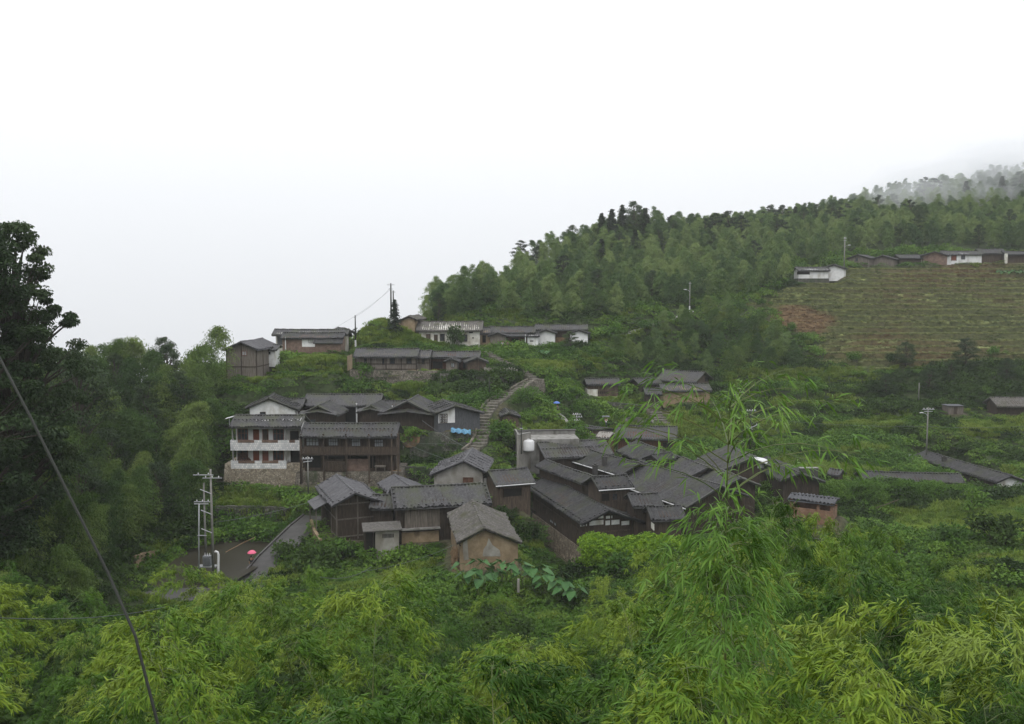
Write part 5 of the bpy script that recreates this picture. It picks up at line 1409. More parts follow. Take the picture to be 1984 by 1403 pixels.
# --- stone retaining walls
def stone_wall(label, pts, hgt, mat='rubble', batter=.18, name='stone_wall', thick=.6, cat='wall', cap=None):
    """pts (px,py,D) along the top edge; the wall drops hgt metres"""
    P_ = [P(*a) for a in pts]
    hs_ = hgt if isinstance(hgt, (list, tuple)) else [hgt] * len(P_)
    o0 = P_[0] - Vector((0, 0, hs_[0]))
    mb = MB(); V = []
    fine = []
    for i in range(len(P_) - 1):
        for k in range(6): fine.append((P_[i].lerp(P_[i + 1], k / 6), hs_[i] + (hs_[i + 1] - hs_[i]) * k / 6))
    fine.append((P_[-1], hs_[-1]))
    for i, (p, hh) in enumerate(fine):
        d = fine[min(i + 1, len(fine) - 1)][0] - fine[max(i - 1, 0)][0]; d.z = 0; d.normalize()
        n_ = Vector((d.y, -d.x, 0))
        if n_.dot(-p) < 0: n_ = -n_
        j = random.uniform(-.06, .06); p = p - o0
        z1 = p.z + j
        f0 = p; f1 = p + n_ * batter * hh; bk = p - n_ * thick
        V += [(f0.x, f0.y, z1), (f0.x + n_.x * batter * hh * .5 + n_.x * j, f0.y + n_.y * batter * hh * .5 + n_.y * j, z1 - hh * .5), (f1.x, f1.y, z1 - hh), (bk.x, bk.y, z1 - hh), (bk.x, bk.y, z1)]
    Fc = []
    for i in range(len(fine) - 1):
        a = i * 5; b_ = a + 5
        Fc += [(a + k, a + k + 1, b_ + k + 1, b_ + k) for k in range(4)] + [(a + 4, a, b_, b_ + 4)]
    Fc += [(0, 4, 3, 2, 1), tuple(len(V) - 5 + k for k in range(5))]
    mb.add(V, Fc)
    o_ = mb.build(name, mat); o_.location = o0
    setp(o_, label, cat)
    return o_
for w_args, w_kw in WALLS: stone_wall(*w_args, **w_kw)
# white board fence on the terrace
f0, f1 = P(938, 724, 158.2), P(1003, 724, 159)
t = empty('board_fence', 'pale weathered board fence on the rubble terrace wall', 'fence', f0)
k = 26
mb = MB()
for i in range(k):
    if i in (9, 16): continue
    p = (f1 - f0) * (i / k); hh = random.uniform(.65, 1.15) if i > 8 else random.uniform(.95, 1.2)
    mb.box(p.x, p.x + .19, p.y - .03, p.y + .03, p.z, p.z + hh)
mb.build('boards', 'plaster_grey', t)
mb = MB(); mb.tube([(0, .06, .35), tuple(f1 - f0 + Vector((0, .06, .35)))], .04, n=5); mb.build('rail', 'wood_grey', t)
# blue tarpaulin under the half white house
c0, c1 = P(874, 832, 132.8), P(912, 836, 132.4)
V = []; Fc = []
nn = 16
for i in range(nn + 1):
    q = c0.lerp(c1, i / nn)
    for j, (dy, dz) in enumerate(((0, .22), (-.3, .05), (-.45, -.3), (-.42, -.36), (-.05, .1))):
        V.append((q.x, q.y + dy + random.uniform(-.05, .05), q.z + dz + .12 * math.sin(i * 1.3 + j)))
for i in range(nn):
    for j in range(5):
        Fc.append((i * 5 + j, i * 5 + (j + 1) % 5, (i + 1) * 5 + (j + 1) % 5, (i + 1) * 5 + j))
Fc += [(4, 3, 2, 1, 0), tuple(nn * 5 + j for j in range(5))]
mb = MB(); mb.add(V, Fc); o_ = mb.build('tarpaulin', 'blue'); setp(o_, 'crumpled blue tarpaulin below the half white house', 'tarpaulin')

# ================================================================ VEGETATION
def nrm(v): return v / (np.linalg.norm(v, axis=-1, keepdims=True) + 1e-9)
def quads(C, Dv, L, W, rg, tilt=None):
    """rhombic leaves: C centres, Dv leaf directions"""
    n = len(C)
    L = np.broadcast_to(L, (n,))[:, None]; W = np.broadcast_to(W, (n,))[:, None]
    Dv = nrm(Dv)
    r = rg.normal(0, 1, (n, 3)); 
    if tilt is not None: r = nrm(r) * tilt + np.array([0, 0, 1.0])
    side = nrm(np.cross(Dv, r))
    a = C - Dv * L * .5; c = C + Dv * L * .5 - np.array([0, 0, .12]) * L
    b = C + side * W * .5 - Dv * L * .05; d = C - side * W * .5 - Dv * L * .05
    V = np.stack([a, b, c, d], 1).reshape(-1, 3)
    Fq = np.arange(n * 4).reshape(-1, 4)
    return V, Fq
def lances(B, Dv, L, W, rg, droop=.35):
    """lance-shaped bent leaves from base points B: 6 vertices each"""
    n = len(B)
    L = np.broadcast_to(L, (n,))[:, None]; W = np.broadcast_to(W, (n,))[:, None]
    Dv = nrm(Dv); side = nrm(np.cross(Dv, rg.normal(0, .5, (n, 3)) + np.array([0, 0, 1.0])))
    up = np.cross(side, Dv)
    g = np.array([0, 0, -1.0]) * droop
    p1 = B + Dv * L * .35 + g * L * .06; p2 = B + Dv * L * .7 + g * L * .3; p3 = B + Dv * L + g * L * .75
    V = np.stack([B, p1 - side * W * .5, p1 + side * W * .5, p2 - side * W * .42, p2 + side * W * .42, p3], 1).reshape(-1, 3)
    i = np.arange(n)[:, None] * 6
    T = np.concatenate([i + np.array([[0, 2, 1]]), i + np.array([[3, 4, 5]])]); Q = i + np.array([[1, 2, 4, 3]])
    return V, T, Q
def tube_np(pts, r0, r1, n=5):
    mb = MB(); mb.tube([tuple(p) for p in pts], r0, r1, n); return mb
def bamboo_mesh(seed, H=10.0, R=2.4, nb=110, nc=10, nl=2, lf=(.45, .16), lean=.35, start=.3, spread=.3, droop=.9):
    rg = np.random.default_rng(seed)
    C = []; Dd = []
    def culm(t): 
        t = np.asarray(t); return np.stack([lean * H * .5 * t ** 2.6, 0 * t, H * (t - .16 * lean * t ** 4 * 2)], -1)
    t = start + (1 - start) * rg.random(nb) ** .8
    az = rg.random(nb) * 2 * np.pi
    for tt, a in zip(t, az):
        u = (tt - start) / (1 - start)
        Lb = R * (.35 + 1.0 * math.sin(math.pi * min(1, u * .8 + .15)) ** .8) * rg.uniform(.6, 1.1) * (1 - .55 * u ** 3)
        o_ = culm(np.array(tt))
        d = np.array([math.cos(a), math.sin(a), .55])
        s_ = rg.random(nc) ** .6
        pts = o_ + np.outer(s_, d) * Lb - np.outer(s_ ** 2.2, [0, 0, droop * Lb])
        pts = np.repeat(pts, nl, 0) + rg.normal(0, spread, (nc * nl, 3)) * np.array([1, 1, .6])
        C.append(pts)
        dd = np.array([math.cos(a), math.sin(a), -.9]) + rg.normal(0, .6, (nc * nl, 3)); Dd.append(dd)
    C = np.concatenate(C); Dd = np.concatenate(Dd)
    L = rg.uniform(.7, 1.3, len(C)) * lf[0]
    V, Q = quads(C, Dd, L, L * lf[1] / lf[0], rg)
    cu = tube_np(culm(np.linspace(0, 1, 9)), .06 * H / 10, .012, 5)
    return (V, [Q]), cu
def bamboo_near(seed, H=6.0, nodes=30, Lb=1.1, leaf=.16, lean=.3, start=.22, fans=9, per=5, topwide=False, dens=1.0):
    rg = np.random.default_rng(seed)
    B = []; Dd = []; tw = MB()
    def culm(t):
        t = np.asarray(t, float); return np.stack([lean * H * .5 * t ** 2.8 + .02 * np.sin(t * 9 + seed), .02 * np.cos(t * 8), H * (t - .25 * lean * t ** 5)], -1)
    for k in range(nodes):
        t = start + (1 - start) * (k + .5) / nodes
        u = (t - start) / (1 - start)
        o_ = culm(t)
        nbr = (1 + k % 2) if topwide is False else (4 if u > .72 else 4)
        for q in range(nbr):
            a = rg.uniform(0, 2 * np.pi) if not topwide else (q * np.pi / 2 + rg.normal(0, .5))
            if topwide:
                L_ = Lb * ((.7 + .55 * rg.random()) if u > .8 else (.75 + .5 * rg.random()) * min(1.0, .3 + 1.9 * (.8 - u))) * (1 - .5 * max(0, u - .93) / .07)
            else:
                L_ = Lb * rg.uniform(.6, 1.15) * (.55 + .6 * math.sin(math.pi * min(1, u * .9 + .12)))
            d = np.array([math.cos(a), math.sin(a), .55 + .3 * rg.random()]); g = .95 if not topwide else (.4 if u > .8 else 1.0)
            ss = np.linspace(0, 1, 6)
            bp = o_ + np.outer(ss, d) * L_ - np.outer(ss ** 2.0, [0, 0, g * L_])
            tw.tube([tuple(p) for p in bp], .006, .002, 3)
            nf = max(3, int(fans * dens * (1.0 if not (topwide and u > .8) else .75)))
            sf = .35 + .65 * rg.random(nf) ** .6
            for s_ in sf:
                p = o_ + s_ * d * L_ - np.array([0, 0, g * L_ * s_ ** 2])
                p = p + rg.normal(0, .07 * Lb, 3) * (1.0 if topwide else np.array([1.2, 1.2, .8]))
                m_ = rg.integers(max(2, per - 2), per + 2) if not (topwide and u > .8) else rg.integers(2, 5)
                aa = a + rg.normal(0, .9, m_)
                el = -.35 + rg.normal(0, .45, m_)
                B.append(np.repeat(p[None], m_, 0) + rg.normal(0, .012, (m_, 3)))
                Dd.append(np.stack([np.cos(aa), np.sin(aa), el], -1))
    B = np.concatenate(B); Dd = np.concatenate(Dd)
    L = leaf * rg.uniform(.55, 1.25, len(B))
    V, T, Q = lances(B, Dd, L, L * (.125 if not topwide else .105), rg)
    cu = tube_np(culm(np.linspace(0, 1, 14)), .022, .004, 6)
    cu.add(tw.v, tw.f)
    return (V, [T, Q]), cu
def clump_leaves(C, r, n, rg, flat=.6):
    d = nrm(rg.normal(0, 1, (len(C), n, 3))); rad_ = rg.random((len(C), n, 1)) ** .45
    p = C[:, None] + d * rad_ * np.asarray(r)[:, None, None] * np.array([1, 1, flat])
    return p.reshape(-1, 3), d.reshape(-1, 3)
def tree_mesh(seed, H=12.0, crown=(3.2, 4.5), clumps=60, per=180, lf=(.24, .15), base=.25, cr=(.7, 1.3), conic=False, flat=.55):
    rg = np.random.default_rng(seed)
    tr = MB(); k = 9
    tz = [np.array([.25 * math.sin(i * .9 + seed) * i / k, .25 * math.cos(i * 1.1 + seed) * i / k, H * .93 * i / k]) for i in range(k + 1)]
    tr.tube([tuple(p) for p in tz], .03 * H / 1.6, .03, 7)
    C = []; r = []
    for i in range(clumps):
        z = H * (base + (1 - base) * (i + rg.random()) / clumps)
        u = (z / H - base) / (1 - base)
        Rm = crown[0] * ((1 - u) * 1.1 + .12 if conic else math.sin(math.pi * min(1, .18 + u * .78)) ** .7 * 1.0)
        a = rg.random() * 2 * np.pi; rr = Rm * rg.uniform(.45, 1.0)
        c = np.array([math.cos(a) * rr, math.sin(a) * rr, z]); C.append(c); r.append(rg.uniform(*cr) * (.6 if conic else 1))
        j = max(1, min(k - 1, int(z / H * k * .8))); s0 = tz[j]
        mid = (s0 + c) / 2 + np.array([0, 0, .12 * H * .3])
        tr.tube([tuple(s0), tuple(mid), tuple(c)], .012 * H / 1.6, .012, 4)
    C.append(np.array([tz[-1][0], tz[-1][1], H])); r.append(cr[0])
    p, d = clump_leaves(np.array(C), np.array(r), per, rg, flat)
    L = rg.uniform(.7, 1.3, len(p)) * lf[0]
    V, Q = quads(p, d + rg.normal(0, .6, d.shape) + np.array([0, 0, -.25]), L, L * lf[1] / lf[0], rg, tilt=.9)
    return (V, [Q]), tr
def conifer_mesh(seed, H=12.0, R=2.4):
    rg = np.random.default_rng(seed)
    tr = MB(); tr.tube([(0, 0, 0), (0, 0, H)], .16, .02, 6)
    C = []; Dd = []
    z = H * .12
    while z < H:
        u = z / H; n = 7
        for q in range(n):
            a = rg.random() * 2 * np.pi; Lb = R * (1 - u) ** .75 * rg.uniform(.7, 1.15) + .15
            m_ = 16
            s_ = rg.random(m_); pts = np.stack([np.cos(a) * Lb * s_, np.sin(a) * Lb * s_, z + .1 * Lb * s_ - .35 * Lb * s_ ** 2], -1) + rg.normal(0, .13, (m_, 3))
            C.append(pts); Dd.append(np.array([math.cos(a), math.sin(a), -.3]) + rg.normal(0, .5, (m_, 3)))
        z += .42
    C = np.concatenate(C); Dd = np.concatenate(Dd)
    V, Q = quads(C, Dd, .55, .2, rg)
    return (V, [Q]), tr
def shrub_mesh(seed, R=1.0, Hh=1.0, n=620, lf=(.17, .11), stems=True):
    rg = np.random.default_rng(seed)
    k = 9
    Cc = np.stack([rg.normal(0, .45, k) * R, rg.normal(0, .45, k) * R, Hh * rg.uniform(.35, .8, k)], -1)
    p, d = clump_leaves(Cc, rg.uniform(.35, .6, k) * R, n // k, rg, .75)
    p[:, 2] = np.maximum(p[:, 2], .02)
    L = rg.uniform(.7, 1.3, len(p)) * lf[0]
    V, Q = quads(p, d + rg.normal(0, .7, d.shape), L, L * lf[1] / lf[0], rg, tilt=.8)
    tr = MB()
    for c in Cc: tr.tube([(c[0] * .15, c[1] * .15, -.2), (c[0] * .6, c[1] * .6, c[2] * .5), tuple(c)], .03, .01, 4)
    return (V, [Q]), tr
def cover_mesh(seed, n=150, R=.95, hh=.42, lf=(.22, .15)):
    rg = np.random.default_rng(seed)
    r = R * np.sqrt(rg.random(n)); a = rg.random(n) * 2 * np.pi
    x, y = r * np.cos(a), r * np.sin(a)
    z = hh * (1 - (r / R) ** 2) * rg.uniform(.3, 1.1, n) + .1 * np.sin(x * 5 + seed) * np.cos(y * 4) + .05
    L = rg.uniform(.6, 1.35, n) * lf[0]
    V, Q = quads(np.stack([x, y, z], -1), np.stack([np.cos(a), np.sin(a), rg.normal(-.1, .5, n)], -1) + rg.normal(0, .5, (n, 3)), L, L * lf[1] / lf[0], rg, tilt=.7)
    return V, [Q]
def grass_mesh(seed, n=60, R=.5, hh=.5, wd=.03):
    rg = np.random.default_rng(seed)
    r = R * np.sqrt(rg.random(n)); a = rg.random(n) * 2 * np.pi
    b = np.stack([r * np.cos(a), r * np.sin(a), np.zeros(n) - .05], -1)
    az = rg.random(n) * 2 * np.pi; h_ = hh * rg.uniform(.5, 1.2, n)
    s_ = np.stack([-np.sin(az), np.cos(az), 0 * az], -1) * wd
    o_ = np.stack([np.cos(az), np.sin(az), 0 * az], -1)
    mid = b + o_ * (h_ * .2)[:, None] + np.array([0, 0, 1]) * (h_ * .7)[:, None]
    tip = b + o_ * (h_ * .6)[:, None] + np.array([0, 0, 1]) * (h_ * .9)[:, None]
    V = np.stack([b - s_, b + s_, mid + s_ * .8, mid - s_ * .8, tip], 1).reshape(-1, 3)
    i = np.arange(n)[:, None] * 5
    return V, [i + np.array([[0, 1, 2, 3]]), i + np.array([[3, 2, 4]])]

class Plant:
    """a plant kind: root empty > foliage, stem; placed as copies sharing meshes"""
    def __init__(s, name, leafname, stemname, data, leafmat_, stemmat):
        (V, Fc), st = data
        s.name, s.ln, s.sn = name, leafname, stemname
        s.lm = build_mesh(leafname, V, Fc); s.lm.materials.append(M[leafmat_])
        s.sm = bpy.data.meshes.new(stemname); s.sm.from_pydata(st.v, [], st.f); s.sm.update(); s.sm.materials.append(M[stemmat])
        s.H = float(max(V[:, 2].max(), 0.1))
    def place(s, x, y, z, scale, rz, label, cat, group, tilt=0.0, sz=None):
        r = bpy.data.objects.new(s.name, None); COL.objects.link(r)
        r.location = (x, y, z); r.rotation_euler = (tilt, 0, rz); r.scale = (scale, scale, scale if sz is None else sz)
        setp(r, label, cat, group)
        for nm, me_ in ((s.ln, s.lm), (s.sn, s.sm)):
            o_ = bpy.data.objects.new(nm, me_); COL.objects.link(o_); o_.parent = r
        return r
def stuff_scatter(name, pts, rots, scls, meshes, label=None, mats=None):
    """thousands of small plants as ONE object (geometry nodes, instances on points)"""
    n = len(pts)
    if n == 0: return
    me = bpy.data.meshes.new(name)
    me.vertices.add(n); me.vertices.foreach_set('co', np.asarray(pts, np.float32).ravel())
    A = me.attributes.new('rot', 'FLOAT_VECTOR', 'POINT'); A.data.foreach_set('vector', np.asarray(rots, np.float32).ravel())
    A = me.attributes.new('scl', 'FLOAT_VECTOR', 'POINT'); A.data.foreach_set('vector', np.asarray(scls, np.float32).ravel())
    A = me.attributes.new('idx', 'INT', 'POINT'); A.data.foreach_set('value', rng.integers(0, len(meshes), n).astype(np.int32))
    o_ = bpy.data.objects.new(name, me); COL.objects.link(o_); setp(o_, label, None, None, 'stuff')
    ng = bpy.data.node_groups.new(name + '_scatter', 'GeometryNodeTree')
    ng.interface.new_socket('Geometry', in_out='INPUT', socket_type='NodeSocketGeometry')
    ng.interface.new_socket('Geometry', in_out='OUTPUT', socket_type='NodeSocketGeometry')
    N = ng.nodes; Lk = ng.links
    gi = N.new('NodeGroupInput'); go = N.new('NodeGroupOutput')
    iop = N.new('GeometryNodeInstanceOnPoints'); iop.inputs['Pick Instance'].default_value = True
    jn = N.new('GeometryNodeJoinGeometry')
    for mm in meshes:
        po = bpy.data.objects.new(name + '_sprig', mm)
        oi = N.new('GeometryNodeObjectInfo'); oi.inputs['Object'].default_value = po; oi.inputs['As Instance'].default_value = True
        Lk.new(oi.outputs['Geometry'], jn.inputs[0])
    def attr(nm, ty):
        a_ = N.new('GeometryNodeInputNamedAttribute'); a_.data_type = ty; a_.inputs[0].default_value = nm; return a_
    ar, as_, ai = attr('rot', 'FLOAT_VECTOR'), attr('scl', 'FLOAT_VECTOR'), attr('idx', 'INT')
    Lk.new(gi.outputs[0], iop.inputs['Points']); Lk.new(jn.outputs[0], iop.inputs['Instance'])
    Lk.new(ai.outputs[0], iop.inputs['Instance Index']); Lk.new(ar.outputs[0], iop.inputs['Rotation']); Lk.new(as_.outputs[0], iop.inputs['Scale'])
    Lk.new(iop.outputs[0], go.inputs[0])
    md = o_.modifiers.new('scatter', 'NODES'); md.node_group = ng
    return o_
def mk(nm, VF, mat):
    me = build_mesh(nm, VF[0], VF[1]); me.materials.append(M[mat]); return me
def jitter_grid(x0, x1, y0, y1, sp):
    xs = np.arange(x0, x1, sp); ys = np.arange(y0, y1, sp)
    A, B = np.meshgrid(xs, ys, indexing='ij')
    A = A + rng.uniform(-.5, .5, A.shape) * sp; B = B + rng.uniform(-.5, .5, B.shape) * sp
    return A.ravel(), B.ravel()
PATHMASK = np.zeros(GX.shape)
for best, wd in PATHS: PATHMASK = np.maximum(PATHMASK, (best < wd / 2 + .35).astype(float))
def info(x, y):
    z = sample(Z, x, y); px_, py_ = topix(x, y, z)
    free = (sample(HOUSE_D, x, y) > .45) & (sample(PATHMASK, x, y) < .5) & (sample(pm, x, y) < .4)
    return z, px_, py_, free

FOREST = [(795, 632), (785, 600), (850, 560), (1000, 500), (1100, 450), (1230, 420), (1500, 420), (1700, 395), (1850, 370), (2000, 330), (2160, 330), (2160, 478), (1984, 484), (1900, 482), (1820, 481), (1650, 489), (1600, 508), (1535, 515), (1525, 545), (1490, 566), (1420, 586), (1330, 592), (1240, 600), (1190, 614), (1100, 622), (960, 626), (880, 620)]
# --- plant kinds
hill_b = [Plant('bamboo', 'foliage', 'culm', bamboo_mesh(20 + i, H=10, R=2.0, nb=85, nc=10, nl=5, lf=(.28, .11), lean=.15 + .15 * i, spread=.26, start=.12, droop=.9), 'lf_bam_hill', 'culm') for i in range(4)]
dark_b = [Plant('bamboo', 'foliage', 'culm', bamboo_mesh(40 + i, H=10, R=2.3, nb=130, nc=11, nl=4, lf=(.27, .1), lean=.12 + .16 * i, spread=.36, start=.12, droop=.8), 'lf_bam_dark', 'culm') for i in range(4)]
trees = [Plant('broadleaf_tree', 'foliage', 'trunk', tree_mesh(60 + i, H=12, clumps=46, per=190, base=.2), 'lf_tree', 'bark') for i in range(3)]
conif = [Plant('conifer', 'foliage', 'trunk', conifer_mesh(70 + i), 'lf_pine', 'bark') for i in range(2)]
pines = [Plant('pine_tree', 'foliage', 'trunk', tree_mesh(75 + i, H=10, crown=(2.6, 3), clumps=20, per=150, base=.5, cr=(.6, 1.1), lf=(.3, .12), flat=.4), 'lf_pine', 'bark') for i in range(2)]
shrubs = [Plant('shrub', 'foliage', 'stems', shrub_mesh(80 + i), 'lf_shrub', 'bark') for i in range(3)]
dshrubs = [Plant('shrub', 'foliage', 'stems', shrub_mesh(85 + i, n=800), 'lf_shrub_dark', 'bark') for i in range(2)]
def pick(L_): return L_[int(rng.integers(len(L_)))]
COUNT = {}

# --- conifers and round trees along the crest
crest = [(800, 590, 0, 7), (765, 612, 1, 7), (690, 628, 2, 3.0), (604, 640, 2, 3.6), (612, 640, 2, 3.2), (560, 645, 1, 3), (895, 566, 1, 8), (958, 528, 1, 6), (850, 595, 0, 7), (1185, 450, 1, 12), (1205, 440, 1, 12), (1228, 440, 0, 13), (1250, 440, 1, 11), (1165, 470, 1, 10), (1385, 440, 2, 10), (1410, 442, 2, 11), (1435, 445, 2, 10), (1490, 448, 2, 10), (1515, 448, 2, 10), (1540, 445, 1, 9), (1580, 440, 0, 9), (1610, 436, 0, 9), (1640, 432, 2, 8), (1700, 420, 0, 9), (1730, 412, 0, 8), (1790, 395, 2, 11), (1808, 392, 2, 10), (1870, 400, 1, 10), (1940, 390, 1, 10), (1975, 380, 0, 10),
         (1165, 520, 1, 9), (1230, 500, 1, 9)]
for px0, py0, kd, hh in crest:
    p = hit(px0, py0 + 6, 150, 342)
    if p is None: 
        p = hit(px0, py0 + 34, 150, 342)
    if p is None: continue
    kk = (trees, conif, pines)[kd]; pl = pick(kk)
    nm = ('round dark broadleaf tree standing above the bamboo hillside', 'dark pointed conifer rising out of the bamboo hillside', 'flat-crowned dark pine on the hill crest')[kd]
    r_ = pl.place(p.x, p.y, p.z - .2, hh / pl.H, rng.uniform(0, 6.28), nm, 'tree', ('broadleaf trees on the crest', 'conifers among the hillside bamboo', 'pines along the crest')[kd])
    if kd == 1: r_.scale = (hh / pl.H * 1.5, hh / pl.H * 1.5, hh / pl.H)

x, y = jitter_grid(0, 150, 200, 300, 13.0)
z, px_, py_, free = info(x, y); m_ = inpoly(px_, py_, FOREST) & free & (rng.random(len(x)) < .5)
for X_, Y_, Z_ in zip(x[m_], y[m_], z[m_]):
    pl = pick(trees if rng.random() < .7 else pines); hh = rng.uniform(6, 10)
    pl.place(X_, Y_, Z_ - .3, hh / pl.H, rng.uniform(0, 6.28), 'dark broadleaf or pine crown breaking the bamboo canopy of the hillside', 'tree', 'dark trees within the hillside bamboo')
# --- dark forest on the left
LEFTF = [(-260, 700), (0, 800), (180, 782), (300, 752), (400, 738), (415, 742), (420, 800), (428, 900), (410, 960), (388, 1012), (350, 1035), (268, 1062), (240, 1150), (150, 1200), (0, 1260), (-260, 1300)]
x, y = jitter_grid(-95, -25, 58, 156, 4.3)
z, px_, py_, free = info(x, y)
m_ = inpoly(px_, py_, LEFTF) & free
for X_, Y_, Z_, a_, b_ in zip(x[m_], y[m_], z[m_], px_[m_], py_[m_]):
    f = rng.random()
    edge = (a_ > 370) or (b_ > 1080)
    if f < .2 and not edge:
        pl = pick(trees); hh = rng.uniform(8, 11)
        pl.place(X_, Y_, Z_ - .3, hh / pl.H, rng.uniform(0, 6.28), 'dark broadleaf tree within the valley forest on the left', 'tree', 'broadleaf trees in the left forest')
    else:
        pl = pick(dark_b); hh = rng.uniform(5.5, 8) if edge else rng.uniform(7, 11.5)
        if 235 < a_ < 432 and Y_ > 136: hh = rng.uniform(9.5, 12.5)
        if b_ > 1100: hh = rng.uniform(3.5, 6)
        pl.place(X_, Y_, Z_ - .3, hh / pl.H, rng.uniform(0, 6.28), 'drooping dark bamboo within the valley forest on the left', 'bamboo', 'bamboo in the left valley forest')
# the tall dark tree at the left edge
big = Plant('broadleaf_tree', 'foliage', 'trunk', tree_mesh(99, H=24, crown=(5.6, 8), clumps=170, per=330, lf=(.24, .15), base=.12, cr=(.55, 1.35), flat=.45), 'lf_tree', 'bark')
g0 = P(34, 800, 72)
bg_s = (kz(418) * 72 - ground(g0.x, 72)) / 24.3
big.place(g0.x, 72, ground(g0.x, 72) - .5, bg_s * .82, .6, 'tall dark tree towering at the left edge of the picture', 'tree', None, sz=bg_s)
g0 = P(-70, 800, 66)
big.place(g0.x, 66, ground(g0.x, 66) - .5, (kz(385) * 66 - ground(g0.x, 66)) / 24.3, 2.6, 'dark tree behind the left picture edge, only its right boughs in view', 'tree', None)
for pxx, D, row, lb in ((150, 112, 668, 'airy grey-green tree between the tall left tree and the bamboo'),):
    g0 = P(pxx, 800, D); pl = trees[0]
    pl.place(g0.x, D, ground(g0.x, D) - .4, (kz(row) * D - ground(g0.x, D)) / pl.H, 1.0 + D, lb, 'tree', None)

# --- bamboo stand in the middle, in front of the terraces
MIDB = [(1185, 705), (1215, 670), (1260, 650), (1320, 628), (1400, 618), (1470, 640), (1545, 665), (1560, 712), (1480, 722), (1400, 728), (1260, 722)]
x, y = jitter_grid(10, 75, 165, 210, 3.3)
z, px_, py_, free = info(x, y)
m_ = inpoly(px_, py_, MIDB) & free
for X_, Y_, Z_ in zip(x[m_], y[m_], z[m_]):
    pl = pick(dark_b if rng.random() < .6 else hill_b); hh = rng.uniform(4.5, 7)
    pl.place(X_, Y_, Z_ - .2, hh / pl.H, rng.uniform(0, 6.28), 'bushy bamboo in the stand between the white row and the terraced field', 'bamboo', 'bamboo stand below the terraces')

